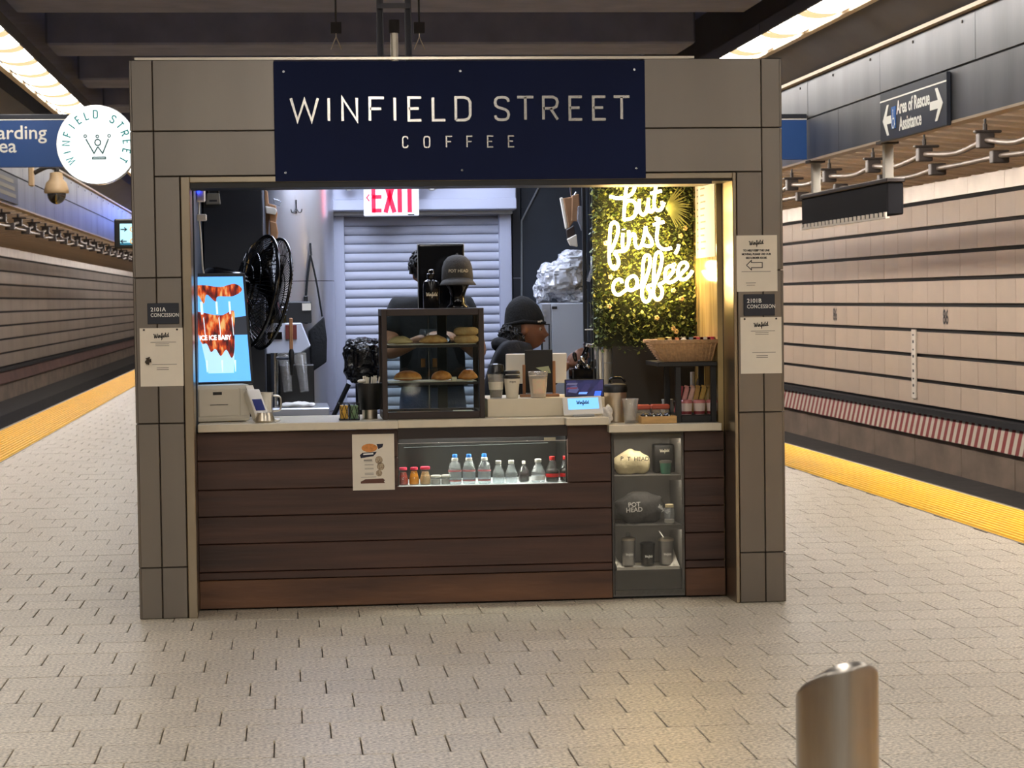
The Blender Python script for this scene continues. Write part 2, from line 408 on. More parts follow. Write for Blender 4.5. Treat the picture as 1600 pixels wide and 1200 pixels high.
# track walls of rows of panels with black joints
ROWS = [.035+.3265*i for i in range(9)]
def track_wall(nm, xw, s, ya, yb, pw, pm, hz, y_stuff):
    b = MB(); a, c = sorted((xw, xw+s*.3)); b.box(a, c, Y0, Y1, -1.4, 3.0); w = struct('wall_'+nm, b, 'gap_black')
    base = None; n = int((yb-ya)/pw)
    far = MB(); t = .035; h = .3265-.048
    pb = MB(); x0, x1 = sorted((0, -s*t)); pb.box(x0, x1, .004, pw-.004, 0, h)
    for r in range(8):
        for i in range(n):
            if base is None: o = base = pb.build('panel', MATS[pm], w, bev=.003, local=True)
            else: o = base.copy(); COL.objects.link(o)
            o.location = (xw+random.uniform(-.002, .002), ya+i*pw, ROWS[r]+.024)
        x0, x1 = sorted((xw, xw-s*t))
        far.box(x0, x1, Y0, ya-.01, ROWS[r]+.024, ROWS[r]+.024+h); far.box(x0, x1, ya+n*pw+.01, Y1, ROWS[r]+.024, ROWS[r]+.024+h)
    tag(far.build('panel_run', MATS[pm], w), kind='stuff')
    # metal band on top, dark ledge, painted band, concrete dado
    npan = 14 if nm == 'right' else 10; L = 1.38 if nm == 'right' else 8.
    tb = MB(); x0, x1 = sorted((0, -s*.03)); tb.box(x0, x1, .004, L-.004, 0, .275)
    first = None
    for i in range(npan):
        if first is None: o = first = tb.build('metal_band_panel', MATS['wall_top'], w, bev=.003, local=True)
        else: o = first.copy(); COL.objects.link(o)
        o.location = (xw, ya-1+i*L, 2.675)
    b = MB(); x0, x1 = sorted((xw, xw-s*.10)); b.box(x0, x1, Y0, Y1, -.055, .02); b.build('ledge', MATS['gap_black'], w)
    # band leans out towards its foot
    b = MB(); b.prism([(xw, -.055), (xw-s*.06, -.055), (xw-s*.13, -.33), (xw, -.33)], Y0, Y1, 'y'); b.build('painted_band', MATS[hz], w)
    if nm == 'right':
        db = MB(); x0, x1 = sorted((0, -s*.08)); db.box(x0, x1, .006, 1.99, -.80, -.33); first = None
        for i in range(9):
            if first is None: o = first = db.build('dado_slab', MATS['dado'], w, bev=.006, local=True)
            else: o = first.copy(); COL.objects.link(o)
            o.location = (xw, 22.3+i*2, 0)
        b = MB(); b.box(xw-.08, xw, Y0, 22.28, -.8, -.33); b.box(xw-.08, xw, 40.3, Y1, -.8, -.33); b.build('dado_run', MATS['dado'], w)
    else:
        b = MB(); x0, x1 = sorted((xw, xw-s*.08)); b.box(x0, x1, Y0, Y1, -.8, -.33); b.build('dado_run', MATS['dado'], w)
    return w
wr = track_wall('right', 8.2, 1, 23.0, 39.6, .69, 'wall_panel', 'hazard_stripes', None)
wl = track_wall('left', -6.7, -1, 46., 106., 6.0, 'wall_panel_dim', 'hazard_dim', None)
# wall numbers "86" and the little measuring board
for px, py in ((1305, 491), (1478, 495)):
    v = ray(px, py); v = v*(8.16/v.x); tz = v.z+CAMH
    text('wall_number', '86', .26, mat('number_ink', (60,56,56), .7), wr, (8.160, v.y+.13, tz-.09), 'left', bold=.004, sx=.9)
v = ray(1428, 556); v = v*(8.15/v.x)
mb_ = thing('measuring_board', 'narrow white upright board fixed across panels of the right track wall', 'board', (8.163, v.y, .14))
b = MB(); b.box(8.14, 8.164, v.y-.09, v.y+.09, .12, 1.02); b.build('board', MATS['white_paint'], mb_, bev=.004)
for i in range(9):
    b = MB(); b.box(8.1385, 8.14, v.y-.03, v.y+.03, .18+i*.095, .18+i*.095+(.035 if i % 2 else .02)); b.build('tick', MATS['print_dark'], mb_)
# ceilings over the tracks, ribbed crosswise
for nm, xa, za, xb, zb in (('right', 8.2, 2.955, 5.15, 3.2), ('left', -6.7, 2.955, -3.6, 3.2)):
    b = MB(); b.prism([(xa, za), (xb, zb), (xb, zb+.2), (xa, za+.2)], Y0, Y1, 'y'); c = struct('ceiling_track_'+nm, b, 'track_ceiling')
    pitch = .5 if nm == 'right' else .9
    ya, yb = (15., 41.) if nm == 'right' else (26., 112.)
    rb = MB(); rb.prism([(xa, za-.075), (xb, zb-.075), (xb, zb+.01), (xa, za+.01)], 0, pitch*.62, 'y'); first = None
    i = 0
    while ya+i*pitch < yb:
        if first is None: o = first = rb.build('rib', MATS['track_ceiling'], c, local=True)
        else: o = first.copy(); COL.objects.link(o)
        o.location = (0, ya+i*pitch, 0); i += 1
for nm, yy in (('far', Y1), ('near', Y0-.2)):
    b = MB(); b.box(-7., 8.5, yy, yy+.2, -1.4, 4.7); struct('wall_'+nm, b, mat('end_wall', (52,50,52), .9, var=.2, vs=2))
# platform ceiling with deep cross beams
b = MB(); b.box(-3.6, 5.2, Y0, Y1, 4.55, 4.7); ce = struct('ceiling', b, 'ceiling_paint')
for i in range(-7, 14):
    ya = 21.95+i*3.4
    b = MB(); b.box(-2.25, 4.10, ya, ya+1.0, 4.0, 4.55); b.build('beam', MATS['beam_paint'], ce, bev=.02)
# fascias: sloping dark soffit, two rows of steel panels, lip
def fascia(nm, xf, s, y0, y1, L, lit):
    b = MB(); xi = xf-s*.42
    b.prism([(xf+s*.02, 3.56), (xf+s*.1, 3.56), (xi+s*.08, 4.6), (xi, 4.6), (xi, 3.86)], Y0, Y1, 'y')
    fo = struct('trim_'+('3' if nm == 'left' else '4'), b, 'soffit')
    b = MB(); a, c = sorted((xf+s*.012, xf+s*.12)); b.box(a, c, Y0, Y1, 2.80, 3.56); b.build('backing', MATS['gap_black'], fo)
    for z0, z1, off in ((2.78, 3.165, .45), (3.18, 3.54, 0)):
        base = None; pb = MB(); a, c = sorted((xf, xf+s*.014)); pb.box(a, c, .004, L-.004, z0, z1); yy = y0-L*off
        while yy < y1:
            if base is None: o = base = pb.build('steel_panel', MATS['fascia'], fo, bev=.003, local=True)
            else: o = base.copy(); COL.objects.link(o)
            o.location = (random.uniform(0, .003)*s, yy, 0); yy += L
        rv = None; yy = y0+.3
        if z0 > 3:
            while yy < y1:
                q = MB(); q.cyl((xf, 0, z1-.05), (xf-s*.006, 0, z1-.05), .012, n=8)
                if rv is None: o = rv = q.build('rivet', MATS['clamp'], fo, local=True)
                else: o = rv.copy(); COL.objects.link(o)
                o.location = (0, yy, 0); yy += L/2
    b = MB(); a, c = sorted((xf-s*.05, xf+s*.05)); b.box(a, c, Y0, Y1, 3.545, 3.575); b.build('lip', MATS['fascia_lip'], fo)
    b = MB(); a, c = sorted((xf, xf+s*.12)); b.box(a, c, Y0, Y1, 2.765, 2.785); b.build('bottom_edge', MATS['fascia_lip'], fo)
    return fo
fr_ = fascia('right', 5.0, 1, 8.0, 32., 2.6, 1); fl_ = fascia('left', -3.45, -1, 20., 62., 2.6, 1)
# ------------------------------------------------------------------ luminaires
mat('lens_light', (255,246,228), .4, emit=(255,249,240), es=L_PLAT)
mat('assumed_track_light', (255,232,205), .4, emit=(255,245,234), es=L_TRACK_R)
mat('assumed_track_light_left', (255,232,205), .4, emit=(255,246,240), es=L_TRACK_L)
mat('lens_mid_fill', (255,246,228), .4, emit=(255,249,240), es=L_MID_FILL)  # lens of the added middle run, a fill for floor and kiosk front
mat('tray', (214,196,170), .5); mat('lens_dim', (240,222,190), .4, emit=(255,222,170), es=.9)
def luminaire(side, xc, s, ya, yb, label, grp=None, lm='lens_light'):
    t = thing('ceiling_light', label, 'light', (xc, ya, 3.8), group=grp)
    n = max(1, round((yb-ya)/1.2)); L = (yb-ya)/n
    lens = None; seg = 8
    def lens_mb(st):
        lb = MB(); v = []
        for yy, k in st:
            for i in range(seg+1):
                a = PI*i/seg; v.append((-math.cos(a)*.17, yy, -math.sin(a)*.055*k))
        lb._add(v, [(j*(seg+1)+i, j*(seg+1)+i+1, (j+1)*(seg+1)+i+1, (j+1)*(seg+1)+i) for j in range(len(st)-1) for i in range(seg)])
        return lb
    for i in range(n):
        if lens is None:
            lens = lens_mb(((.16, 1.), (L-.16, 1.))).build('lens', MATS[lm], t, local=True, sm=True)
            e0 = lens_mb(((.01, .5), (.06, .85), (.16, 1.))).build('lens_end', MATS['lens_dim'], t, local=True, sm=True)
            e1 = lens_mb(((L-.16, 1.), (L-.06, .85), (L-.01, .5))).build('lens_end', MATS['lens_dim'], t, local=True, sm=True)
            trio = [lens, e0, e1]
        else:
            trio = [q.copy() for q in (lens, e0, e1)]
            for q in trio: COL.objects.link(q)
        for q in trio: q.location = (0, i*L, 0)
    b = MB(); b.box(xc-.19, xc+.19, ya, yb, 3.80, 3.86); b.build('housing', MATS['soffit'], t)
    b = MB(); a, c = sorted((xc+s*.19, xc+s*.26)); b.box(a, c, ya, yb, 3.765, 3.80); b.build('tray', MATS['tray'], t, bev=.005)
    b = MB(); a, c = sorted((xc-s*.19, xc-s*.21)); b.box(a, c, ya, yb, 3.76, 3.86); b.build('side_rail', MATS['soffit'], t)
    return t
LX = {'right': (4.36, 1), 'left': (-2.44, -1)}
for nm, (xc, s) in LX.items():
    ya, yb = (16.4, 24.8) if nm == 'right' else (18.0, 31.2)
    n = 3 if nm == 'right' else 4; L = (yb-ya)/n
    order = {'right': ['nearest', 'middle', 'farthest'], 'left': ['nearest', 'second nearest', 'third nearest', 'farthest']}[nm]
    for i in range(n):
        luminaire(nm, xc, s, ya+i*L+.01, ya+(i+1)*L-.01, '%s length of lit ceiling fixture above the %s side of the platform' % (order[i], nm), 'platform ceiling lights')
    luminaire(nm, xc, s, -10, ya-.01, 'long run of ceiling fixture overhead on the %s side before the kiosk' % nm, 'platform ceiling lights')
    luminaire(nm, xc, s, yb+.01, 70, 'long run of ceiling fixture on the %s side beyond the kiosk' % nm, 'platform ceiling lights')
luminaire('middle', .9, 1, -11., 6.8, 'added run of ceiling fixture over the middle of the platform before the kiosk', 'platform ceiling lights', 'lens_mid_fill')  # unseen run added to brighten the floor and the kiosk front
for nm, xc, mm in (('right', 5.32, 'assumed_track_light'), ('left', -3.78, 'assumed_track_light_left')):  # unseen lamps assumed behind the fascias to light the track walls
    t = thing('assumed_track_light', 'assumed unseen linear track light behind the %s steel fascia' % nm, 'light', (xc, 0, 3.1), group='assumed track lights behind the fascias')
    b = MB(); b.box(xc-.10, xc+.10, -8, 110, 3.02, 3.10); b.build('housing', MATS['soffit'], t)
    b = MB(); b.box(xc-.06, xc+.06, -8, 110, 2.985, 3.02); b.build('tube', MATS[mm], t)
    s = 1 if xc > 0 else -1; a, c = sorted((xc-s*.11, xc-s*.10)); b = MB(); b.box(a, c, -8, 110, 2.83, 3.10); b.build('added_shield', MATS['soffit'], t)  # unseen shield added to keep track light off the platform floor
# ------------------------------------------------------------------ conduits over the tracks
def conduits(nm, xp, z, ya, yb, step, zc):
    t1 = thing('conduit', 'upper wavy grey conduit hung on rods over the %s track' % nm, 'pipe', (xp, ya, z), group='conduits over the tracks')
    t2 = thing('conduit', 'lower wavy grey conduit clamped under the other over the %s track' % nm, 'pipe', (xp+.15, ya, z-.14), group='conduits over the tracks')
    n = int((yb-ya)/step); p1 = []; p2 = []
    for i in range(n+1):
        y = ya+i*step
        p1 += [(xp, y-.12, z+.02), (xp, y+.12, z+.02), (xp+random.uniform(-.05, .05), y+step*.5, z-random.uniform(.01, .06))]
        p2 += [(xp+.12, y-.12, z-.11), (xp+.12, y+.12, z-.11), (xp+.12+random.uniform(-.05, .05), y+step*.5, z-.11-random.uniform(.0, .05))]
    b = MB(); b.tube(smooth_path(p1, 4), .026, 8); b.build('pipe', MATS['pipe'], t1, sm=True)
    b = MB(); b.tube(smooth_path(p2, 4), .024, 8); b.build('pipe', MATS['pipe'], t2, sm=True)
    for i in range(n+1):
        y = ya+i*step
        b = MB(); b.box(xp-.07, xp+.07, y-.05, y+.05, z-.04, z+.09); b.box(xp-.1, xp+.14, y-.035, y+.035, z+.09, z+.115); b.build('clamp', MATS['clamp'], t1, bev=.008)
        b = MB(); b.cyl((xp, y, z+.1), (xp, y, zc), .011, n=6); b.build('rod', MATS['rod'], t1)
        b = MB(); b.cyl((xp, y, z+.115), (xp, y, z+.17), .02, n=8); b.build('rod_nut', MATS['clamp'], t1)
        b = MB(); b.box(xp+.05, xp+.2, y-.05, y+.05, z-.17, z-.06); b.build('clamp', MATS['clamp'], t2, bev=.008)
conduits('right', 6.05, 2.78, 17.0, 36., 1.85, 3.045)
conduits('left', -4.5, 2.88, 30., 74., 2.2, 3.045)
# ================================================================== STATION SIGNS
def hang_sign(label, x0, x1, Y, z0, z1, lines, al, xt):
    t = thing('hanging_sign', label, 'sign', ((x0+x1)/2, Y, z0), group='blue hanging platform signs')
    b = MB(); b.box(x0, x1, Y, Y+.09, z0, z1-.055); b.build('panel', MATS['sign_blue'], t, bev=.004)
    b = MB(); b.box(x0, x1, Y-.004, Y+.094, z1-.045, z1); b.build('head_band', MATS['sign_navy'], t, bev=.004)
    b = MB(); b.box(x0, x1, Y-.003, Y+.093, z1-.055, z1-.045); b.build('white_line', MATS['sign_white'], t)
    for i, (s, z) in enumerate(lines):
        text('lettering', s, .178, MATS['sign_white'], t, (xt[i], Y-.003, z), align=al, bold=.0018, sx=1.02)
    for x in ((x0+.1, x0+.5) if lines else ()):
        b = MB(); b.cyl((x, Y+.045, z1-.01), (x, Y+.045, 4.56), .016, n=8); b.build('hanger_rod', MATS['clamp'], t)
    return t
hang_sign('blue sign lettered Boarding Area hanging left of the kiosk', -3.25, -1.95, 21., Z_(261, 21, 50), Z_(187, 21, 50)+.05,
          [('Boarding', Z_(217, 21, 40)), ('Area', Z_(238, 21, 20))], 'RIGHT', [X_(73, 21, 210), X_(26, 21, 230)])
hang_sign('blank blue sign hanging right of the kiosk before the steel fascia', 4.35, 4.99, 21., Z_(249, 21, 1260), Z_(178, 21, 1260)+.0, [], 'LEFT', [])
# area of rescue sign, flat on the right fascia
def onx(px, py, X): v = ray(px, py); v = v*(X/v.x); return Vector((X, v.y, v.z+CAMH))
q = onx(1376, 147, 4.97); q2 = onx(1480, 112, 4.97); q3 = onx(1389, 220, 4.97)
ya, yb = q2.y, q.y; z1 = (q.z+q2.z)/2; z0 = q3.z
t = thing('rescue_sign', 'navy sign with arrows and wheelchair symbol reading Area of Rescue Assistance', 'sign', (4.99, (ya+yb)/2, z0))
b = MB(); b.box(4.965, 4.998, ya, yb, z0, z1); b.build('panel', MATS['sign_navy'], t, bev=.004)
b = MB(); b.box(4.962, 4.966, ya+.005, yb-.005, z1-.075, z1-.063); b.build('white_line', MATS['sign_white'], t)
H = z1-z0; Wd = yb-ya
def fx(u): return yb-u*Wd                     # u from the far (left) end
text('lettering', 'Area of Rescue', .150, MATS['sign_white'], t, (4.9635, fx(.27), z0+H*.49), 'left', bold=.004, sx=1.0)
text('lettering', 'Assistance', .150, MATS['sign_white'], t, (4.9635, fx(.31), z0+H*.15), 'left', bold=.004, sx=1.0)
def arrow(u0, u1, zc, h):
    y0_, y1_ = fx(u0), fx(u1); d = 1 if y1_ < y0_ else -1; L = abs(y1_-y0_)
    pts = [(0, 0), (L*.42, h/2), (L*.60, h/2), (L*.38, h*.13), (L, h*.13), (L, -h*.13), (L*.38, -h*.13), (L*.60, -h/2), (L*.42, -h/2)]
    b = MB(); b.prism([(y0_-d*p[0], zc+p[1]) for p in pts], 4.9622, 4.9655, 'x'); b.build('arrow', MATS['sign_white'], t)
arrow(.045, .21, z0+H*.42, H*.62)
arrow(.95, .77, z0+H*.44, H*.62)
b = MB(); b.box(4.9615, 4.9655, fx(.255), fx(.185), z0+H*.22, z0+H*.66); wb = b.build('wheelchair_plate', mat('sign_cyan', (24,92,170), .4), t)
g = mapper((4.9605, fx(.22), z0+H*.42), 'left')
b = MB(); R_ = .036
b.stroke([(R_*1.0*math.cos(a*PI/180)-.004, R_*1.2*math.sin(a*PI/180)-.035) for a in range(120, 400, 20)], .010, -.001, 0, map_=g)
b.stroke([(-.008, .05), (-.006, 0), (.026, 0), (.040, -.05), (.052, -.045)], .012, -.001, 0, map_=g)
b.stroke([(-.014, .066), (-.002, .066)], .018, -.001, 0, map_=g); b.build('wheelchair_symbol', MATS['sign_white'], wb)
# hanging departure display on the right
q = onx(1262, 312, 5.06); q2 = onx(1397, 283, 5.06)
ya, yb = q2.y, q.y; zt = (q.z+q2.z)/2; zb = zt-.27
t = thing('departure_display', 'long dark display box hung on two white posts under the right fascia', 'display', (5.06, (ya+yb)/2, zb))
b = MB(); b.box(5.0, 5.14, ya, yb, zb, zt); b.build('case', mat('display_case', (34,34,38), .8, spec=.1), t, bev=.01)
b = MB(); b.box(4.99, 5.15, ya-.02, yb+.02, zt, zt+.035); b.build('top_rail', MATS['clamp'], t, bev=.006)
n = 22
for i in range(n):
    yy = ya+.04+(yb-ya-.08)*i/(n-1); b = MB(); b.box(4.985, 5.0, yy-.03, yy+.025, zb-.015, zb+.022); b.build('white_tooth', MATS['white_paint'], t)  # white painted teeth standing for a row of LED lights
b = MB(); b.box(4.986, 5.02, ya, yb, zb-.03, zb-.015); b.build('tooth_strip', MATS['white_paint'], t)  # white paint in place of the lit strip below the teeth
for yy in (ya+.22, yb-.3):
    b = MB(); b.box(5.03, 5.11, yy-.035, yy+.035, zt+.03, 2.77); po = b.build('post', mat('post_paint', (150,145,136), .6), t, bev=.006)
    b = MB(); b.box(4.99, 5.14, yy-.09, yy+.09, 2.75, 2.775); b.build('post_plate', MATS['clamp'], po)
# dome camera on the left
c = at(88, 283, 28.)
t = thing('dome_camera', 'tan dome security camera on a bent arm under the left fascia', 'camera', (c.x, c.y, c.z-.2))
mat('camera_tan', (196,168,132), .5, var=.1, vs=6)
b = MB(); b.lathe([(.03,.11),(.075,.10),(.085,.02),(.125,-.02),(.148,-.1),(.155,-.13),(.145,-.15)], c, 20); b.build('housing', MATS['camera_tan'], t, sm=.7)
b = MB(); b.ball((c.x, c.y, c.z-.16), (.115,.115,.125), 18, 12); b.build('dome', glass('smoke', (70,64,60), .25, .05, .3, (60,54,50)), t, sm=True)
b = MB(); b.cyl((c.x, c.y, c.z-.17), (c.x-.02, c.y-.09, c.z-.2), .06, n=14); b.build('lens_block', MATS['black'], t)
b = MB(); b.tube(smooth_path([(c.x, c.y, c.z+.10), (c.x, c.y, c.z+.16), (c.x-.12, c.y, c.z+.17), (c.x-.27, c.y, c.z+.10)]), .028, 10); b.build('arm', MATS['rod'], t, sm=True)
b = MB(); b.box(c.x-.33, c.x-.27, c.y-.08, c.y+.08, c.z-.06, c.z+.2); b.build('arm_plate', MATS['camera_tan'], t, bev=.01)
b = MB(); b.cyl((c.x-.3, c.y, c.z+.19), (c.x-.3, c.y, 4.56), .03, n=10); b.build('drop_pole', MATS['clamp'], t)
# platform monitor on the left
Ym = 34.; a, d = at(178, 342, Ym), at(226, 388, Ym)
t = thing('platform_monitor', 'black framed lit monitor showing train arrows, half hidden behind the kiosk', 'monitor', ((a.x+d.x)/2, Ym, d.z))
b = MB(); b.box(a.x, d.x+.22, Ym, Ym+.14, d.z, a.z); b.build('case', MATS['black'], t, bev=.02)
b = MB(); b.box(a.x+.085, d.x+.14, Ym-.004, Ym+.002, d.z+.055, a.z-.075); sc = b.build('screen', glow('monitor_screen', (176,226,240), .9), t)
mat('ink_emit', (20,40,70), .5); glow('amber_emit', (226,160,40), .8)
for i, (zf, s1, s2) in enumerate(((.62, '>', 'S'), (.22, '<', '9'))):
    zc = d.z+(a.z-d.z)*zf-.02; g = mapper((a.x+.14, Ym-.006, zc+.03), 'front'); sg = 1 if i == 0 else -1
    b = MB(); b.stroke([(-.045, 0), (.045, 0)], .016, -.001, 0, map_=g); b.stroke([(sg*.01, .03), (sg*.045, 0), (sg*.01, -.03)], .016, -.001, 0, map_=g); b.build('arrow', MATS['ink_emit'], sc)
    b = MB(); b.stroke([(.13+.033*math.cos(k*PI/8), .033*math.sin(k*PI/8)) for k in range(17)], .014, -.001, 0, map_=g); b.build('route_ring', MATS['amber_emit'], sc)
    text('lettering', s2, .12, MATS['ink_emit'], sc, (a.x+.36, Ym-.006, zc-.01))
b = MB(); b.box(a.x+.085, d.x+.14, Ym-.0055, Ym-.004, d.z+.055, d.z+.085); b.build('ticker', glow('ticker', (40,120,150), .6), sc)
b = MB(); b.cyl(((a.x+d.x)/2+.1, Ym+.07, a.z-.01), ((a.x+d.x)/2+.1, Ym+.07, 4.56), .035, n=10); b.build('drop_pole', MATS['clamp'], t)
# small dark plate with worn letters, far left
a, d = onx(0, 262, -3.43), onx(27, 300, -3.43)
t = thing('fascia_plate', 'small dark lettered plate on the left fascia at the picture edge', 'sign', (-3.44, (a.y+d.y)/2, 2.80))
b = MB(); b.box(-3.45, -3.42, a.y-.6, d.y, 2.80, 3.15); b.build('panel', MATS['sign_navy'], t, bev=.004)
for i in range(3):
    b = MB(); b.box(-3.42, -3.417, a.y-.3, d.y-.25-.12*i, 2.87+.09*i, 2.92+.09*i); b.build('letter_row', MATS['print_grey'], t)
# unseen blue lamp assumed beyond the kiosk, added to tint the left fascia
t = thing('assumed_blue_lamp', 'assumed unseen blue lamp hung from the ceiling beyond the kiosk', 'lamp', (-1.9, 53., 3.3))
b = MB(); b.box(-2.3, -1.5, 52.95, 53.05, 3.3, 4.0); b.build('assumed_lit_panel', glow('assumed_blue_glow', (24,110,255), 20.), t, bev=.02)
b = MB(); b.box(-2.33, -1.47, 53.05, 53.09, 3.27, 4.03); b.build('back_plate', MATS['black'], t)
b = MB(); b.cyl((-1.9, 53.07, 4.0), (-1.9, 53.07, 4.56), .03, n=8); b.build('drop_pole', MATS['clamp'], t)
# ================================================================== KIOSK SHELL
D, YF, YB = 10.67, 10.92, 13.55
KX0, KX1, KZ = -.703, 2.405, 2.645
OX0, OX1, OZ = -.437, 2.165, 2.052            # opening
kio = thing('coffee_kiosk', 'stainless steel coffee kiosk with dark plank counter front on the platform', 'kiosk', ((KX0+KX1)/2, D, 0))
def part(nm, m, parent=kio, bev=0., sm=None, **boxes):
    b = MB(); b.box(*boxes['b']); return b.build(nm, MATS[m] if isinstance(m, str) else m, parent, bev=bev, sm=sm)
# core: dark framing behind the cladding
part('post_core', 'seam_dark', b=(KX0+.004, OX0-.002, D+.012, YB, 0, KZ-.01))
part('post_core', 'seam_dark', b=(OX1+.002, KX1-.004, D+.012, YB, 0, KZ-.01))
part('lintel_core', 'seam_dark', b=(OX0, OX1, D+.012, D+.30, OZ+.002, KZ-.01))
part('back_wall', 'dark_wall', b=(OX0, OX1, YB-.1, YB, 0, KZ-.01))
part('roof', 'soffit', b=(KX0+.004, KX1-.004, D+.012, YB, KZ-.1, KZ-.012))
part('inner_ceiling', mat('inner_ceiling', (170,172,178), .7), b=(OX0, OX1, D+.30, YB-.1, 2.44, 2.47))
# steel cladding sheets
zr = [0, .245, .93, 1.62, 2.31, KZ]
def sheet(x0, x1, z0, z1, y=D):
    part('cladding_sheet', 'steel', bev=.003, b=(x0+.0013, x1-.0013, y, y+.012, z0+.0013, z1-.0013))
for i in range(5):
    sheet(KX0, -.602, zr[i], zr[i+1])
    sheet(2.312, KX1, zr[i], zr[i+1])
    if i < 3: sheet(-.602, -.482, zr[i], zr[i+1]); sheet(2.185, 2.312, zr[i], zr[i+1])
sheet(-.602, -.482, zr[3], OZ+.045); sheet(2.185, 2.312, zr[3], OZ+.045)
sheet(-.602, -.028, OZ+.045, zr[4]); sheet(-.602, -.028, zr[4], KZ)
sheet(1.738, 2.312, OZ+.045, zr[4]); sheet(1.738, 2.312, zr[4], KZ)
for s, x in ((0, KX0), (1, KX1)):             # side cladding
    for j in range(3):
        for i in range(5):
            x0, x1 = (x-.008, x+.004) if s == 0 else (x-.004, x+.008)
            ya, yb = D+.002+j*(YB-D)/3, D+(j+1)*(YB-D)/3-.002
            part('cladding_sheet', 'steel', bev=.003, b=(x0, x1, ya, yb, zr[i]+.002, zr[i+1]-.002))
# opening trim
part('opening_trim', 'steel_trim', bev=.003, b=(-.480, OX0, D-.006, D+.25, 0, OZ+.043))
part('opening_trim', 'steel_trim', bev=.003, b=(OX1, 2.183, D-.006, D+.25, 0, OZ+.043))
part('opening_trim', 'steel_trim', bev=.003, b=(OX0, OX1, D-.006, D+.014, OZ+.014, OZ+.043))
part('shutter_slot', 'black', b=(OX0, OX1-.1, D-.002, D+.25, OZ-.012, OZ+.012))
part('roof_lip', 'steel_edge', b=(KX0+.02, KX1-.42, D-.004, D+.02, KZ-.002, KZ+.010))
# inner side walls
part('inner_wall', 'dark_wall', b=(OX0-.004, OX0+.006, YF+.03, YB-.1, 0, 2.44))
mat('side_wood', (176,152,104), .16, var=.25, vs=3, stretch=(1,9,.6), col2=(206,182,130))
part('inner_wall', 'side_wood', b=(2.140, 2.168, YF+.03, YB-.1, 0, 2.44))
# plank front
zs = [at(312, y, YF).z for y in (678, 721, 764.8, 808.6, 851.5, 895.5, 908, 952.5)]
zs[0] = .83
wx0, wx1 = X_(622, YF, 720), X_(887, YF, 720); cabx0, cabx1 = X_(957, YF, 800), X_(1069, YF, 800)
wz1, wz0 = at(750, 680, YF).z, at(750, 757, YF).z
px1 = OX1-.004
def plank(x0, x1, z0, z1, m='wood', dy=0.):
    part('plank', m, bev=.003, b=(x0, x1, YF-dy, YF+.03, z0+.0015, z1-.0015))
for i in range(7):
    z1_, z0_ = zs[i], zs[i+1]; dy = .006 if i == 6 else (.003 if i == 5 else 0); m_ = 'wood_worn' if i == 6 else 'wood'
    if i == 0: z1_ = .868
    if i == 1: z0_ = min(z0_, wz0)
    if i < 2:
        zz = z0_
        plank(OX0, wx0, z0_, z1_); plank(wx1, cabx0-.004, z0_, z1_)
    else:
        if i == 2: plank(OX0, cabx0-.004, z0_, min(zs[2], wz0))
        else: plank(OX0, cabx0-.004, z0_, z1_, m_, dy)
    plank(cabx1+.004, px1, zs[i+1], zs[i] if i else .828, m_, dy)
part('toe_kick', 'black', b=(OX0, OX1, YF+.04, YF+.06, 0, zs[7]+.02))
part('front_core', 'black', b=(OX0, wx0-.004, YF+.031, YF+.06, .02, .86))
part('front_core', 'black', b=(wx1+.004, cabx0-.004, YF+.031, YF+.06, .02, .86))
part('front_core', 'black', b=(wx0-.004, wx1+.004, YF+.031, YF+.06, .02, wz0-.035))
part('front_core', 'black', b=(cabx1+.004, OX1, YF+.031, YF+.06, .02, .82))
part('window_header', mat('brown_board', (36,24,20), .35), b=(wx0, wx1, YF+.004, YF+.03, wz1-.012, .872))
# roof struts, hooks
t = thing('ceiling_strut', 'pair of grey channel struts with a steel pipe rising from the kiosk roof', 'strut', (X_(615, 12.2, 60), 12.2, KZ))
for px, w in ((594, .03), (638, .03)):
    x = X_(px, 12.2, 60); b = MB(); b.box(x-.018, x-.012, 12.18, 12.22, KZ-.02, 4.55); b.box(x+.012, x+.018, 12.18, 12.22, KZ-.02, 4.55); b.box(x-.018, x+.018, 12.21, 12.22, KZ-.02, 4.55); b.build('channel', mat('strut_grey', (106,106,112), .5, .3), t)
x = X_(616, 12.2, 60); b = MB(); b.cyl((x, 12.2, KZ-.02), (x, 12.2, 2.98), .020, n=12); b.build('pipe', MATS['steel_edge'], t, sm=.7)
b = MB(); b.cyl((x, 12.2, 2.95), (x, 12.2, 3.02), .03, n=12); b.build('pipe_collar', MATS['clamp'], t)
b = MB(); b.box(X_(588, 12.2, 20), X_(642, 12.2, 20), 12.17, 12.18, Z_(14, 12.2, 615), Z_(6, 12.2, 615)); b.build('cross_bar', MATS['strut_grey'], t)
for i, px in enumerate((525, 655)):
    x = X_(px, 12.6, 50); z = Z_(52, 12.6, px)
    t = thing('roof_hook', 'small dark hook on a bracket above the kiosk roof, %s of the struts' % ('left', 'right')[i], 'hook', (x, 12.6, z-.1), group='hooks above the kiosk roof')
    b = MB(); b.tube([(x, 12.6, z), (x, 12.6, 4.56)], .006, 6); b.build('wire', MATS['rod'], t)
    b = MB(); b.box(x-.03, x+.03, 12.58, 12.62, z, z+.06); b.build('bracket', MATS['clamp'], t)
    b = MB(); b.tube([(x, 12.6, z), (x, 12.6, z-.02), (x-.03, 12.6, z-.09)], .0035, 6); b.tube([(x, 12.6, z-.02), (x+.03, 12.6, z-.09)], .0035, 6); b.build('hook', MATS['steel_edge'], t)
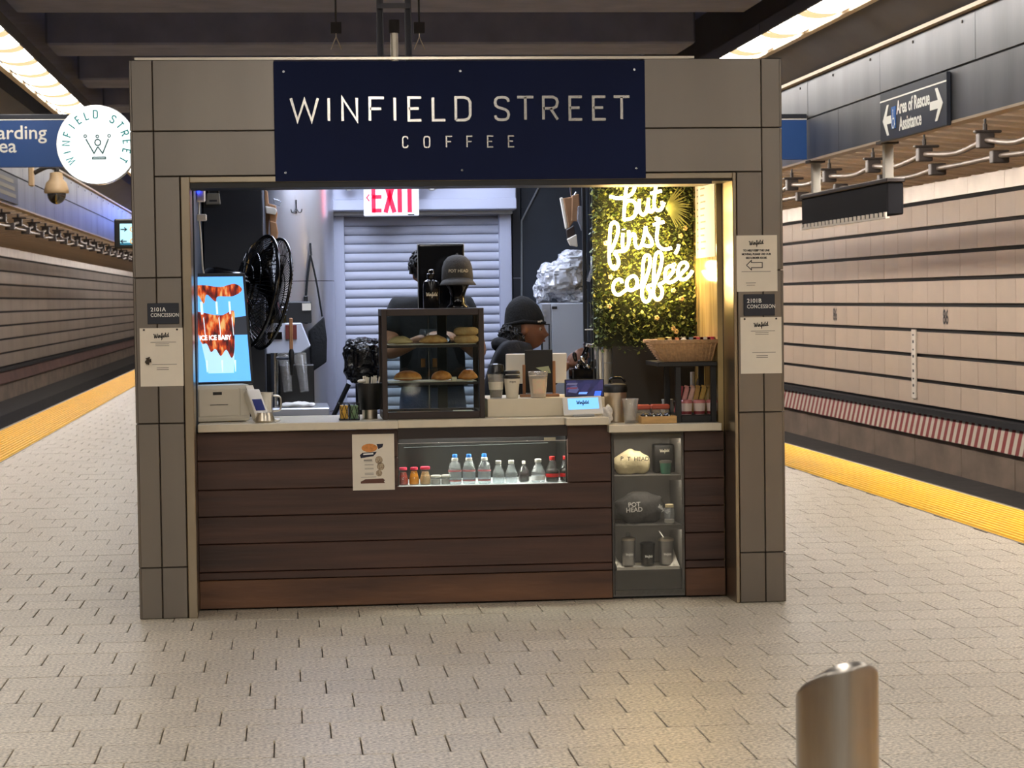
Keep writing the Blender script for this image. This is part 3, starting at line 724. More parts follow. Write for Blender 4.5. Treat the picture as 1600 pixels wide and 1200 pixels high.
# ------------------------------------------------------------------ header sign
t = thing('kiosk_sign', 'navy header sign with metal letters reading Winfield Street Coffee', 'sign', (.85, D, 2.07))
part('board', 'sign_board', t, bev=.002, b=(-.034, 1.741, D-.016, D-.001, 2.068, 2.634))
def sgx(zx): return X_(420+zx/2.6667, D-.018, 170)
zl0, zl1 = at(720, 190, D-.018).z, at(720, 150, D-.018).z
for ch, a, c in (('W',92,205),('I',250,250),('N',307,367),('F',421,480),('I',525,525),('E',583,635),('L',684,735),('D',779,839),('S',943,999),('T',1035,1103),('R',1144,1203),('E',1254,1305),('E',1352,1403),('T',1437,1503)):
    b = MB(); glyph(b, ch, sgx(a), sgx(c), zl0+.007, zl1-.007, .0128, D-.0205, D-.0155); b.build('letter', MATS['mirror_letter'], t)
zc0, zc1 = at(720, 230, D-.018).z, at(720, 213, D-.018).z
for ch, a, c in (('C',556,577),('O',645,668),('F',738,762),('F',824,847),('E',910,933),('E',997,1020)):
    b = MB(); glyph(b, ch, sgx(a), sgx(c), zc0, zc1, .0065, D-.0195, D-.0155); b.build('letter', MATS['mirror_letter'], t)
for px, py in ((443,112),(719,111),(991,109),(446,270),(722,266),(994,263)):
    p = at(px, py, D-.016); b = MB(); b.cyl((p.x, D-.02, p.z), (p.x, D-.015, p.z), .006, n=10); b.build('screw', MATS['chrome'], t)
# ------------------------------------------------------------------ round blade signs
mat('disc_ink', (84,170,172), .6, emit=(84,170,172), es=.30); mat('disc_line', (96,128,130), .5, emit=(110,150,152), es=.2)
glow('disc_face', (246,255,255), L_DISC)
YD = 13.4; cl = at(151, 226, YD); RD = 61*YD/F
cr = Vector((KX1+(KX0-cl.x), YD, cl.z))
def disc(c, label):
    t = thing('blade_sign', label, 'sign', (c.x, YD, c.z-RD), group='round lit blade signs')
    b = MB(); b.cyl((c.x, YD, c.z), (c.x, YD+.10, c.z), RD, n=48); b.build('drum', MATS['chrome'], t, sm=.6)
    for yy in (YD-.006, YD+.1):
        b = MB(); b.cyl((c.x, yy, c.z), (c.x, yy+.006, c.z), RD*.985, n=48); b.build('lit_face', MATS['disc_face'], t, sm=.6)
    s = 'WINFIELD STREET'
    for i, ch in enumerate(s):
        if ch == ' ': continue
        an = math.radians(212-17.3*i); rr = RD*.665; hh = RD*.19; wv = G[ch][1]*hh*.85
        o = Vector((c.x+math.cos(an)*rr, YD-.0065, c.z+math.sin(an)*rr)); g = mapper(o, 'front', an-PI/2)
        b = MB(); glyph(b, ch, -wv/2, wv/2, 0, hh, RD*.032, -.001, 0, map_=g); b.build('letter', MATS['disc_ink'], t)
    def q(x, y): return ((x-616)/534*RD, (596-y)/534*RD)
    g = mapper((c.x, YD-.0065, c.z), 'front'); b = MB()
    for st in ([(475,520),(580,715),(632,625)], [(775,520),(695,715),(632,625)], [(632+38*math.cos(k*PI/6), 568+42*math.sin(k*PI/6)) for k in range(13)],
               [(560,765),(730,765),(730,788),(560,788),(560,765)]):
        b.stroke([q(*p) for p in st], RD*.034, -.001, 0, map_=g)
    for cx, cy in ((468,482),(628,487),(785,480)): b.stroke([q(cx+18*math.cos(k*PI/5), cy+18*math.sin(k*PI/5)) for k in range(11)], RD*.026, -.001, 0, map_=g)
    b.build('crown_mark', MATS['disc_line'], t)
    s_ = 1 if c.x < 0 else -1; xe = KX0-.008 if c.x < 0 else KX1+.008
    b = MB(); b.cyl((c.x+s_*RD*.98, YD+.05, c.z), (xe+s_*.02, YD+.05, c.z), .02, n=10); b.build('bracket', MATS['black'], t)
disc(cl, 'round white lit sign on the left side of the kiosk')
disc(cr, 'round white lit sign mostly hidden behind the right kiosk post')
# ------------------------------------------------------------------ plates and notices on the posts
def plate(px0, px1, py0, py1, l1, label):
    a, c = at(px0, py0, D-.008), at(px1, py1, D-.008)
    t = thing('concession_plate', label, 'plate', ((a.x+c.x)/2, D-.008, c.z), group='concession plates')
    b = MB(); b.box(a.x, c.x, D-.008, D-.0005, c.z, a.z); b.build('plate', MATS['sign_navy'], t, bev=.002)
    h = a.z-c.z; w = c.x-a.x
    text('lettering', l1, h*.27, MATS['sign_white'], t, (a.x+w*.1, D-.0085, c.z+h*.61), bold=.0003)
    text('lettering', 'CONCESSION', h*.25, MATS['sign_white'], t, (a.x+w*.1, D-.0085, c.z+h*.35), bold=.0002, sx=.82, space=1.06)
plate(230, 280, 474, 506, '2101A', 'black plate reading 2101A Concession on the left post')
plate(1162, 1211, 460, 493, '2101B', 'black plate reading 2101B Concession on the right post')
def notice(px0, px1, py0, py1, label, kind):
    a, c = at(px0, py0, D-.006), at(px1, py1, D-.006); w, h = c.x-a.x, a.z-c.z
    t = thing('paper_notice', label, 'notice', ((a.x+c.x)/2, D-.006, c.z), group='paper notices on the posts')
    b = MB(); b.box(a.x, c.x, D-.004, D-.0005, c.z, a.z); b.build('sheet', MATS['paper'], t)
    cx = (a.x+c.x)/2; Yp = D-.0042
    b = MB(); word(b, (cx, Yp, a.z-h*.14), h*.075, .0035, d=.0003, rot=.09); b.build('shop_word', MATS['print_dark'], t)
    def bar(u0, u1, v, th=.010, m='print_grey'):
        b = MB(); b.box(a.x+u0*w, a.x+u1*w, Yp-.0003, Yp+.0002, a.z-v*h-th*h, a.z-v*h); b.build('print_line', MATS[m], t)
    if kind == 0:
        for v in (.24, .27, .30): bar(.25 if v < .25 else .36, .84 if v < .25 else .68, v)
        for v in (.62,): bar(.28, .85, v)
        for v in (.68, .71): bar(.38, .66, v, .008, 'print_dark')
        for u in (.1, .87):
            b = MB(); b.cyl((a.x+u*w, D-.007, a.z-.03*h), (a.x+u*w, D-.004, a.z-.03*h), .005, n=8); b.build('screw', MATS['clamp'], t)
    else:
        for i, s in enumerate(('TO HELP KEEP THE LINE', 'MOVING, PLEASE USE OUR', 'SELF-ORDER KIOSK')):
            text('lettering', s, h*.048, MATS['print_dark'], t, (cx, Yp-.0003, a.z-h*(.285+.066*i)), align='CENTER', bold=.0007, sx=.92, depth=.0003)
        g = mapper((cx-w*.05, Yp, a.z-h*.53), 'front')
        b = MB(); b.stroke([(k[0]*w, k[1]*h) for k in ((-.19,0),(-.07,.085),(-.07,.045),(.19,.045),(.19,-.045),(-.07,-.045),(-.07,-.085),(-.19,0))], .004, -.0003, 0, closed=False, map_=g); b.build('arrow', MATS['print_dark'], t)
        bar(.14, .84, .64); bar(.24, .48, .84, .012); bar(.26, .46, .88, .012)
    return t, a, c, w, h
t, a, c, w, h = notice(218, 287, 513, 603, 'laminated paper notice with a dark smudge on the left post', 0)
b = MB(); random.seed(3)
for i in range(9): b.cyl((a.x+w*(.2+random.uniform(-.07, .08)), D-.0059, a.z-h*(.56+random.uniform(-.06, .06))), (a.x+w*.2, D-.0062, a.z-h*.56), .006+random.random()*.006, .004, n=9)
b.build('smudge', mat('smudge', (70,62,52), .9), t)
notice(1149, 1215, 368, 455, 'paper notice with a left arrow near the top of the right post', 1)
notice(1157, 1222, 496, 583, 'laminated paper notice below the black plate on the right post', 0)
# ================================================================== KIOSK INTERIOR
# counters
CZ = .910; RZ = .870
t = thing('counter_top', 'long pale counter top running from the left post to the card reader', 'counter', (.4, YF, .872))
xm0, xm1, xm2 = X_(622, 10.87, 668), X_(884, 10.87, 660), X_(950, 10.87, 660)
part('slab', 'counter', t, bev=.003, b=(OX0+.008, xm0, 10.865, 11.55, .872, CZ))
part('slab', 'counter', t, bev=.003, b=(xm0+.001, xm1-.001, 10.905, 11.55, .872, CZ))
part('slab', 'counter', t, bev=.003, b=(xm1, xm2, 10.845, 11.55, .872, CZ))
t = thing('counter_top', 'lower pale counter top at the right under the snack rack', 'counter', (1.85, YF, .83))
part('slab', 'counter', t, bev=.003, b=(xm2+.002, 2.138, 10.855, 11.5, .832, RZ))
# roller shutter at the back
YS = 13.28
sx0, sx1 = X_(538, YS, 450), X_(781, YS, 450)
t = thing('roller_shutter', 'closed pale grey roller shutter with frame at the back of the kiosk', 'shutter', ((sx0+sx1)/2, YS, 0))
sp = .0533; sl = MB(); prof = [(0,0),(-.008,.008),(-.011,.022),(-.010,.034),(-.004,.046),(0,.0515),(.006,.0515),(.006,0)]
sl.prism([(y, z) for y, z in prof], 0, sx1-sx0, 'x'); first = None
for i in range(38):
    if first is None: o = first = sl.build('slat', MATS['shutter'], t, local=True, sm=.8)
    else: o = first.copy(); COL.objects.link(o)
    o.location = (sx0-(sx0+sx1)/2, 0, .02+i*sp)
g0, g1 = X_(520, YS, 450), X_(799, YS, 450)
part('guide_rail', 'shutter_frame', t, bev=.004, b=(g0, sx0+.004, YS-.05, YS+.03, 0, 2.05))
part('guide_rail', 'shutter_frame', t, bev=.004, b=(sx1-.004, g1, YS-.05, YS+.03, 0, 2.05))
h0, h1 = Z_(335, YS-.1, 700), Z_(311, YS-.1, 700)
part('hood', 'shutter_frame', t, bev=.006, b=(g0-.01, g1+.02, YS-.16, YS+.03, h0+.02, 2.43))
part('hood_lip', 'shutter_frame', t, bev=.004, b=(g0-.01, g1+.02, YS-.18, YS-.15, h0+.025, h1))
part('hood_foot_bar', 'grey_plastic', t, b=(g0, g1, YS-.12, YS-.02, h0, h0+.022))  # grey bar along the foot of the hood
# exit sign with two lamp heads
Ye = 13.02; a, c = at(568, 278, Ye), at(655, 337, Ye)
t = thing('exit_sign', 'white exit sign with red letters and two lamp heads before the shutter hood', 'sign', ((a.x+c.x)/2, Ye, c.z))
b = MB(); b.box(a.x, c.x, Ye, Ye+.05, c.z, a.z); b.build('panel', mat('exit_white', (226,228,236), .5, emit=(226,228,236), es=.45), t, bev=.006)
er = glow('exit_red', (255,10,50), 1.6); ze0, ze1 = Z_(332, Ye, 612), Z_(283, Ye, 612)
def ex(px): return X_(px, Ye, 310)
for ch, x0, x1 in (('E', 581, 596), ('I', 624, 624), ('T', 633, 648)):
    if ch == 'T':
        b = MB(); b.stroke([(ex(633), ze1-.012), (ex(648), ze1-.012)], .024, Ye-.003, Ye); b.stroke([(ex(640), ze0), (ex(640), ze1)], .026, Ye-.003, Ye)
    elif ch == 'I': b = MB(); b.stroke([(ex(624.5), ze0), (ex(624.5), ze1)], .026, Ye-.003, Ye)
    else:
        b = MB(); b.stroke([(ex(583.5), ze0), (ex(583.5), ze1)], .024, Ye-.003, Ye)
        for z in (ze0+.012, (ze0+ze1)/2, ze1-.012): b.stroke([(ex(582), z), (ex(596), z)], .022, Ye-.003, Ye)
    b.build('letter', er, t)
b = MB(); b.stroke([(ex(602), ze0), (ex(616), ze1)], .026, Ye-.003, Ye); b.stroke([(ex(616), ze0), (ex(602), ze1)], .026, Ye-.003, Ye); b.build('letter', er, t)
b = MB(); zc = Z_(309, Ye, 574); b.stroke([(ex(577), zc+.02), (ex(573), zc), (ex(577), zc-.02)], .007, Ye-.003, Ye); b.build('chevron', er, t)
b = MB(); b.box(ex(637), ex(647), Ye-.002, Ye, Z_(336.2, Ye, 640), Z_(334.6, Ye, 640)); b.build('maker_mark', MATS['print_dark'], t)
b = MB(); b.box(a.x+.05, c.x-.05, Ye+.05, YS-.16, c.z+.03, a.z-.03); b.build('bracket', MATS['white_plastic'], t)
for px in (545, 675):
    p = at(px, 289, Ye); b = MB(); b.lathe([(.01,-.03),(.034,-.025),(.036,.0),(.03,.012)], p, 16, ax=(0,-1,-.3)); hd = b.build('lamp_head', MATS['grey_plastic'], t, sm=.7)
    b = MB(); b.lathe([(.004,.0),(.024,.013),(.02,.015),(.004,.016)], p, 14, ax=(0,-1,-.3)); b.build('lens', glow('led_lens', (240,244,255), 1.4), hd, sm=True)
    b = MB(); b.cyl((p.x, Ye+.02, p.z), ((a.x if px < 600 else c.x), Ye+.03, p.z+.01), .008, n=8); b.build('arm', MATS['grey_plastic'], hd)
# unseen kiosk ceiling light panels, assumed; front one added to brighten column and counter
mat('assumed_kiosk_light', (236,242,255), .4, emit=(222,232,255), es=L_KIOSK)
for i, (x0, x1, y0, y1) in enumerate(((.05, .55, 11.9, 12.8), (.95, 1.35, 12.0, 12.8), (.1, 1.5, 11.25, 11.45))):
    t = thing('assumed_light_panel', '%s flat light panel assumed in the kiosk ceiling' % ('left', 'right', 'added long front')[i], 'light', ((x0+x1)/2, (y0+y1)/2, 2.41), group='assumed kiosk ceiling light panels')
    part('frame', 'white_plastic', t, b=(x0-.02, x1+.02, y0-.02, y1+.02, 2.415, 2.44)); part('diffuser', 'assumed_kiosk_light', t, b=(x0, x1, y0, y1, 2.408, 2.415))
# round steel column behind on the left
cc = Vector((X_(523, 13.05, 450)-.30, 13.08, 0))
t = thing('steel_column', 'round polished steel clad column beside the roller shutter', 'column', cc)
for z0, z1 in ((0, .86), (.864, 1.613), (1.617, 2.43)):
    b = MB(); b.cyl((cc.x, cc.y, z0), (cc.x, cc.y, z1), .30, n=64); b.build('cladding_ring', MATS['column_steel'], t, sm=.6)
b = MB(); b.cyl((cc.x, cc.y, 0), (cc.x, cc.y, 2.43), .297, n=48); b.build('core', MATS['black'], t, sm=.6)
def colsurf(px, py, r=.302):                  # point on the column front seen at px, py
    v = ray(px, py); v = v/v.y; o = Vector((0, 0, CAMH))
    ax_, bx = v.x, -cc.x
    A_ = v.x**2+1; B_ = -2*(v.x*cc.x+cc.y); C_ = cc.x**2+cc.y**2-r*r
    Yv = (-B_-math.sqrt(max(B_*B_-4*A_*C_, 0)))/(2*A_); return Vector((v.x*Yv, Yv, v.z*Yv+CAMH))
p = colsurf(463, 322)
t = thing('wall_hook', 'small dark triple hook on the steel column', 'hook', p)
b = MB()
b.tube([p+Vector((0,-.004,.035)), p+Vector((0,-.008,-.02))], .004, 6); b.build('stem', MATS['black'], t)
for s in (-1, 0, 1):
    b = MB(); b.tube(smooth_path([p+Vector((0,-.008,-.012)), p+Vector((s*.012,-.022,-.035)), p+Vector((s*.026,-.03,-.036)), p+Vector((s*.031,-.032,-.018))], 4), .003, 6); b.build('prong', MATS['black'], t, sm=True)
p = colsurf(485, 380)
t = thing('apron', 'black apron hanging by its straps from a hook on the steel column', 'apron', p)
b = MB(); b.tube([p, p+Vector((.004,-.015,-.07))], .006, 6); b.build('hook', MATS['black'], t)
b = MB(); b.tube(smooth_path([p+Vector((0,-.015,-.07)), p+Vector((-.02,-.02,-.2)), p+Vector((-.035,-.02,-.36))]), .007, 6); b.build('strap', MATS['black_cloth'], t)
b = MB(); b.tube(smooth_path([p+Vector((0,-.015,-.07)), p+Vector((.03,-.02,-.22)), p+Vector((.06,-.02,-.42))]), .006, 6); b.build('strap', MATS['black_cloth'], t)
b = MB(); b.box(p.x-.043, p.x-.020, p.y-.035, p.y-.015, p.z-.46, p.z-.30); b.build('buckle_tab', MATS['black'], t, bev=.004)
b = MB(); pts = [(p.x-.02, p.z-.5), (p.x+.07, p.z-.42), (p.x+.085, p.z-.55), (p.x+.08, p.z-.68), (p.x-.01, p.z-.74)]; b.prism(pts, p.y-.05, p.y-.02, 'y'); b.build('bib', MATS['black_cloth'], t, bev=.012, seg=2, sm=True)
# tall dark panel on the left with things on it
YP = 12.0; pxr = X_(413, YP, 450)
t = thing('tall_cabinet', 'tall dark navy cabinet inside the kiosk beside the left post', 'cabinet', ((OX0+pxr)/2, YP, 0))
part('carcass', 'dark_wall', t, bev=.004, b=(OX0+.008, pxr, YP+.02, YP+.6, 0, 2.42)); part('door', mat('cabinet_door', (22,27,36), .4, var=.1, vs=2), t, bev=.004, b=(OX0+.012, pxr-.002, YP, YP+.018, .06, 2.40))
p = at(300, 300, 11.3); t = thing('power_adapter', 'white power adapter with a blue light on the inner left wall', 'adapter', p)
part('body', 'white_plastic', t, bev=.006, b=(OX0+.006, OX0+.05, 11.27, 11.34, p.z-.05, p.z+.03)); b = MB(); b.ball((OX0+.018, 11.262, p.z+.01), (.009,.009,.022), 10, 8); b.build('led', glow('led_blue', (30,50,255), 6.), t, sm=True)
p = at(307, 340, 11.3); t = thing('wall_outlet', 'white outlet box with a cable on the inner left wall', 'outlet', p)
part('box', 'white_plastic', t, bev=.004, b=(OX0+.006, OX0+.055, 11.28, 11.33, p.z-.017, p.z+.017))
b = MB(); b.tube(smooth_path([(OX0+.02, 11.3, p.z+.08), (OX0+.018, 11.3, p.z), (OX0+.025, 11.32, p.z-.12), (OX0+.03, 11.36, p.z-.26), (OX0+.05, 11.42, p.z-.34)]), .005, 6); b.build('cable', MATS['white_plastic'], t, sm=True)
p = at(333, 305, YP-.01); t = thing('door_tag', 'dark padlock shaped tag with a grey label on the tall cabinet', 'tag', (p.x, YP-.03, p.z-.05))
b = MB(); b.prism([(p.x-.040,p.z-.05),(p.x+.040,p.z-.05),(p.x+.034,p.z+.01),(p.x-.034,p.z+.01)], YP-.03, YP, 'y'); b.build('body', mat('tag_grey', (120,116,104), .6), t, bev=.004)
b = MB(); b.tube(smooth_path([(p.x-.028,YP-.015,p.z+.005),(p.x-.024,YP-.015,p.z+.04),(p.x,YP-.015,p.z+.05),(p.x+.024,YP-.015,p.z+.04),(p.x+.028,YP-.015,p.z+.005)]), .008, 8); b.build('shackle', MATS['black'], t, sm=True)
b = MB(); b.box(p.x-.02, p.x+.02, YP-.0306, YP-.03, p.z-.035, p.z-.025); b.build('label_print', MATS['print_dark'], t)
# kraft paper bags hanging at the cabinet edge
t = thing('paper_bag_bundle', 'bundle of kraft paper and white plastic bags at the cabinet edge', 'bags', at(424, 380, 12.1))
for i, (x0, x1, y0, y1, m_) in enumerate(((413, 422, 296, 370, 'paper_kraft'), (419, 434, 318, 350, 'paper_kraft'), (421, 435, 345, 382, 'paper_kraft'), (414, 433, 322, 336, 'white_plastic'), (426, 440, 310, 323, 'plastic_film'))):
    a, c = at(x0, y0, 12.1-.02*i), at(x1, y1, 12.1-.02*i)
    b = MB(); b.prism([(a.x, a.z), (c.x-.008, a.z-.012), (c.x, (a.z+c.z)/2), (c.x-.01, c.z), (a.x+.006, c.z+.01)], a.y-.03, a.y+.02, 'y'); b.build('bag', MATS[m_], t, bev=.006, seg=2)
# ------------------------------------------------------------------ wall fan seen from behind
fc = at(402, 455, 11.62); n_ = Vector((.90, .32, -.20)).normalized()
t = thing('wall_fan', 'big black wall fan turned away beside the order screen', 'fan', fc)
u_, v_ = frame_of(n_)
def fp(r, a, d): return fc+n_*d+(u_*math.cos(a)+v_*math.sin(a))*r
R = .29
for d, nm in ((.0, 'rear_ring'), (.07, 'front_ring')):
    b = MB(); b.tube([fp(R, 2*PI*i/40, d) for i in range(40)], .008 if d else .010, 8, True); b.build('cage_'+nm, MATS['black_gloss'], t, sm=True)
b = MB()
for i in range(72):
    a = 2*PI*i/72
    b.tube([fp(.07, a, -.075), fp(.16, a+.05, -.07), fp(.25, a+.1, -.045), fp(R, a+.12, 0)], .0022, 4)
    b.tube([fp(.06, a, .10), fp(.18, a+.03, .10), fp(.265, a+.05, .09), fp(R, a+.06, .07)], .0022, 4)
for r, d in ((.13, -.072), (.2, -.06), (.13, .10), (.21, .098)): b.tube([fp(r, 2*PI*i/32, d) for i in range(32)], .0025, 4, True)
tag(b.build('cage_wires', MATS['black_gloss'], t), kind='stuff')
for k in range(3):
    b = MB(); a0 = 2*PI*k/3; v = []
    for i in range(6):
        r = .05+.21*i/5; w = .35+.35*math.sin(PI*i/6)
        for s in (-1, 1): v.append(fp(r, a0+s*w*.9, .01+s*.035))
    b._add(v, [(2*i, 2*i+1, 2*i+3, 2*i+2) for i in range(5)]); bl = b.build('blade', MATS['black_gloss'], t, sm=True)
    md = bl.modifiers.new('thick', 'SOLIDIFY'); md.thickness = .004
b = MB(); b.lathe([(.03,-.30),(.065,-.285),(.08,-.24),(.083,-.12),(.075,-.07),(.05,-.06)], fc, 24, ax=n_); b.build('motor_housing', MATS['black_gloss'], t, sm=.9)
b = MB(); b.lathe([(.02,.105),(.06,.10),(.06,.085),(.02,.08)], fc, 20, ax=n_); b.build('front_cap', MATS['black'], t, sm=.7)
mp_ = fc-n_*.16
M_ = Matrix((Vector((n_.x, n_.y, n_.z)), Vector((0,0,1)).cross(n_).normalized()*-1, n_.cross(Vector((0,0,1)).cross(n_).normalized()*-1))).transposed()
b = MB(); q = fc-n_*.19+Vector((.0,-.086,0)); b.obox(q, .05, .002, .05, Matrix.Rotation(.6, 3, 'Y') @ Matrix.Rotation(.45, 3, 'Z')); b.build('rating_label', MATS['paper'], t)
b = MB(); b.tube(smooth_path([mp_+Vector((0,0,-.06)), mp_+Vector((-.03,.02,-.15)), Vector((OX0+.12, 11.60, mp_.z-.2)), Vector((OX0+.0, 11.60, mp_.z-.19))]), .028, 10); b.build('wall_arm', MATS['black'], t, sm=True)
b = MB(); b.box(OX0+.006, OX0+.03, 11.53, 11.67, mp_.z-.30, mp_.z-.08); b.build('wall_plate', MATS['black'], t, bev=.006)
# ------------------------------------------------------------------ self-order kiosk
c = at(352, 662, 11.12); c.z = CZ
t = thing('order_kiosk', 'white self-order machine with a tall lit screen of iced coffee', 'kiosk', c, 0)
Mz = Matrix.Rotation(.26, 3, 'Z'); tl = .25; Mt = Mz @ Matrix.Rotation(-tl, 3, 'X')
sc0 = Vector((-.015, .03, .185))              # foot of the screen
def so(x, y, z): return c+sc0+Mt @ Vector((x, y, z))
def sbox(nm, m, x0, x1, y0, y1, z0, z1, par=t, bev=0.):
    b = MB(); b.box(x0, x1, y0, y1, z0, z1); b.v = [so(*v) for v in b.v]; return b.build(nm, MATS[m] if isinstance(m, str) else m, par, bev=bev)
SW, SH = .30, .55
sbox('screen_case', 'black', -SW/2-.015, SW/2+.015, 0, .03, 0, SH+.02, bev=.006)
scr = sbox('screen', glow('ad_sky', (96,176,246), 1.0), -SW/2, SW/2, -.002, .004, .012, SH)
# printed advert: glass of coffee, ice, hand, lettering
m = bpy.data.materials.new('ad_coffee'); m.use_nodes = True; nt = m.node_tree; p_ = nt.nodes['Principled BSDF']
tc = nt.nodes.new('ShaderNodeTexCoord'); mpn = nt.nodes.new('ShaderNodeMapping'); mpn.inputs['Scale'].default_value = (42, 42, 9); nt.links.new(tc.outputs['Object'], mpn.inputs[0])
nz = nt.nodes.new('ShaderNodeTexNoise'); nz.inputs['Scale'].default_value = 1.; nz.inputs['Detail'].default_value = 4; nt.links.new(mpn.outputs[0], nz.inputs['Vector'])
rp = nt.nodes.new('ShaderNodeValToRGB'); E_ = rp.color_ramp.elements; E_[0].position = .36; E_[0].color = (*lin((60,16,16)), 1); E_[1].position = .66; E_[1].color = (*lin((255,196,120)), 1)
e = E_.new(.46); e.color = (*lin((150,34,16)), 1); e = E_.new(.56); e.color = (*lin((240,92,20)), 1)
nt.links.new(nz.outputs['Fac'], rp.inputs[0]); nt.links.new(rp.outputs[0], p_.inputs['Emission Color']); p_.inputs['Emission Strength'].default_value = .9; p_.inputs['Base Color'].default_value = (0,0,0,1); MATS['ad_coffee'] = m
def spoly(nm, m, pts, d, rnd=False):
    if rnd: pts = [(q.x, q.y) for q in smooth_path([(u, v, 0) for u, v in pts], 4, True)]
    b = MB(); b.prism(pts, -.002-d, -.002-d+.0004, 'y'); b.v = [so(*v) for v in b.v]; return b.build(nm, MATS[m] if isinstance(m, str) else m, scr)
W_, H_ = SW, SH
def uv(u, v): return (-W_/2+u*W_, .012+(1-v)*(H_-.012))
spoly('advert_window', glow('ad_dark', (40,44,54), .8), [uv(.72,.40), uv(1,.38), uv(1,.56), uv(.72,.56)], .0008)
spoly('advert_hand', 'ad_coffee', [uv(0,.10), uv(.3,.08), uv(.6,.10), uv(.85,.07), uv(.97,.13), uv(.8,.19), uv(.55,.19), uv(.5,.24), uv(.36,.17), uv(.30,.26), uv(.2,.17), uv(0,.18)], .0012, True)
spoly('advert_coffee', 'ad_coffee', [uv(.12,.36), uv(.25,.34), uv(.4,.36), uv(.6,.37), uv(.80,.33), uv(.785,.5), uv(.76,.70), uv(.70,.78), uv(.62,.70), uv(.52,.76), uv(.44,.69), uv(.36,.72), uv(.30,.64), uv(.20,.62)], .0016, True)
spoly('advert_ice', glow('ad_ice', (170,214,246), 1.0), [uv(.20,.60), uv(.78,.60), uv(.72,.92), uv(.29,.92)], .0012)
for u0, u1 in ((.24, .28), (.50, .53), (.72, .75)):
    spoly('advert_straw', glow('ad_straw', (214,236,250), 1.0), [uv(u0,.24), uv(u1,.24), uv(u1,.36), uv(u0,.36)], .0020)
    spoly('advert_glint', 'ad_straw', [uv(u0+.03,.40), uv(u0+.045,.38), uv(u0+.05,.56), uv(u0+.04,.57)], .0020)
    spoly('advert_glint', 'ad_straw', [uv(u0+.02,.80), uv(u0+.05,.80), uv(u0+.035,.91), uv(u0+.025,.91)], .0020)
text('advert_lettering', 'ICE ICE BABY', .034, glow('ad_white', (255,255,255), 1.1), scr, (0, 0, 0), warp=lambda p: so(-W_/2+.055+p.x*.80, -.0046+p.y*.2, .012+(1-.605)*(H_-.012)+p.z), bold=.0012)
# base
def lbox(nm, m, x0, x1, y0, y1, z0, z1, bev=.006, par=t):
    b = MB(); b.box(x0, x1, y0, y1, z0, z1); b.v = [c+Mz @ v for v in b.v]; return b.build(nm, MATS[m] if isinstance(m, str) else m, par, bev=bev, seg=2)
mat('device_white', (206,198,180), .45)
lbox('printer_body', 'device_white', -.165, .115, -.06, .17, .002, .185, .018)
lbox('printer_door', 'device_white', -.145, .055, -.066, -.055, .03, .165, .004); lbox('sensor_window', 'black', -.075, -.03, -.069, -.065, .135, .15, .001); lbox('paper_slot', 'print_dark', -.09, .0, -.0685, -.065, .085, .088, 0)
lbox('side_door', 'device_white', .062, .11, -.064, -.055, .03, .165, .003)
# card terminal in front
c2 = at(404, 653, 10.955); c2.z = CZ
t = thing('card_terminal', 'small white card terminal with a dark blue screen by the order machine', 'terminal', c2)
Mz2 = Matrix.Rotation(.5, 3, 'Z'); Mt2 = Mz2 @ Matrix.Rotation(-.65, 3, 'X')
def tb(nm, m, x0, x1, y0, y1, z0, z1, M, off=(0,0,0), bev=.004):
    b = MB(); b.box(x0, x1, y0, y1, z0, z1); b.v = [c2+Vector(off)+M @ v for v in b.v]; return b.build(nm, MATS[m], t, bev=bev, seg=2)
mat('terminal_blue', (10,16,52), .2, emit=(14,24,90), es=.5)
tb('body', 'device_white', -.038, .038, -.012, .03, -.015, .15, Mt2, (.012,.02,.035), .008); tb('screen', 'terminal_blue', -.026, .026, -.0135, -.012, .02, .088, Mt2, (.012,.02,.035), .001)
tb('receipt', 'paper', -.02, .02, -.004, .0, .14, .178, Mt2, (.006,.02,.035), 0)
b = MB(); b.lathe([(.045,.001),(.05,.01),(.042,.035),(.036,.05)], c2+Vector((.03,.0,0)), 20); b.build('stand', MATS['steel_edge'], t, sm=.7)
b = MB(); b.tube(smooth_path([c2+Vector((.07,.03,.012)), c2+Vector((.10,.0,.012)), c2+Vector((.085,-.03,.01))]), .007, 8); b.build('cable', MATS['white_plastic'], t, sm=True)
c3 = at(415, 648, 11.45); c3.z = CZ
t = thing('steel_tumbler', 'small brushed steel cup behind the card terminal', 'cup', c3)
b = MB(); b.lathe([(.03,.0),(.034,.002),(.04,.125),(.042,.128),(.038,.128),(.032,.02)], c3, 20); b.build('cup', MATS['steel_edge'], t, sm=.7)
b = MB(); b.tube(smooth_path([c3+Vector((.04,0,.11)), c3+Vector((.075,0,.10)), c3+Vector((.075,0,.04)), c3+Vector((.036,0,.03))]), .005, 8); b.build('handle', MATS['steel_edge'], t, sm=True)
# ------------------------------------------------------------------ back bench with brewing things
bx1 = X_(512, 12.3, 640)
t = thing('back_bench', 'black work bench behind the counter with a white metal tray top', 'bench', (0, 12.3, 0))
zt = Z_(637, 12.25, 470)
part('body', 'black', t, b=(pxr+.02, bx1, 12.27, 12.75, 0, zt-.05)); part('tray_top', mat('tray_white', (190,192,200), .3, .5), t, bev=.006, b=(pxr, bx1+.01, 12.2, 12.77, zt-.045, zt))
def onb(px, Y): return Vector((X_(px, Y, 630), Y, zt))
p = onb(430, 12.3); t = thing('tap_tower', 'steel draft tap tower with an upright wooden handle', 'tap', p)
b = MB(); b.cyl(p, p+Vector((0,0,.30)), .020, n=18); b.cyl(p, p+Vector((0,0,.012)), .034, n=18); b.build('column', MATS['chrome'], t, sm=.6)
fz = Z_(560, 12.25, 455); fxx = X_(455.5, 12.22, 560)
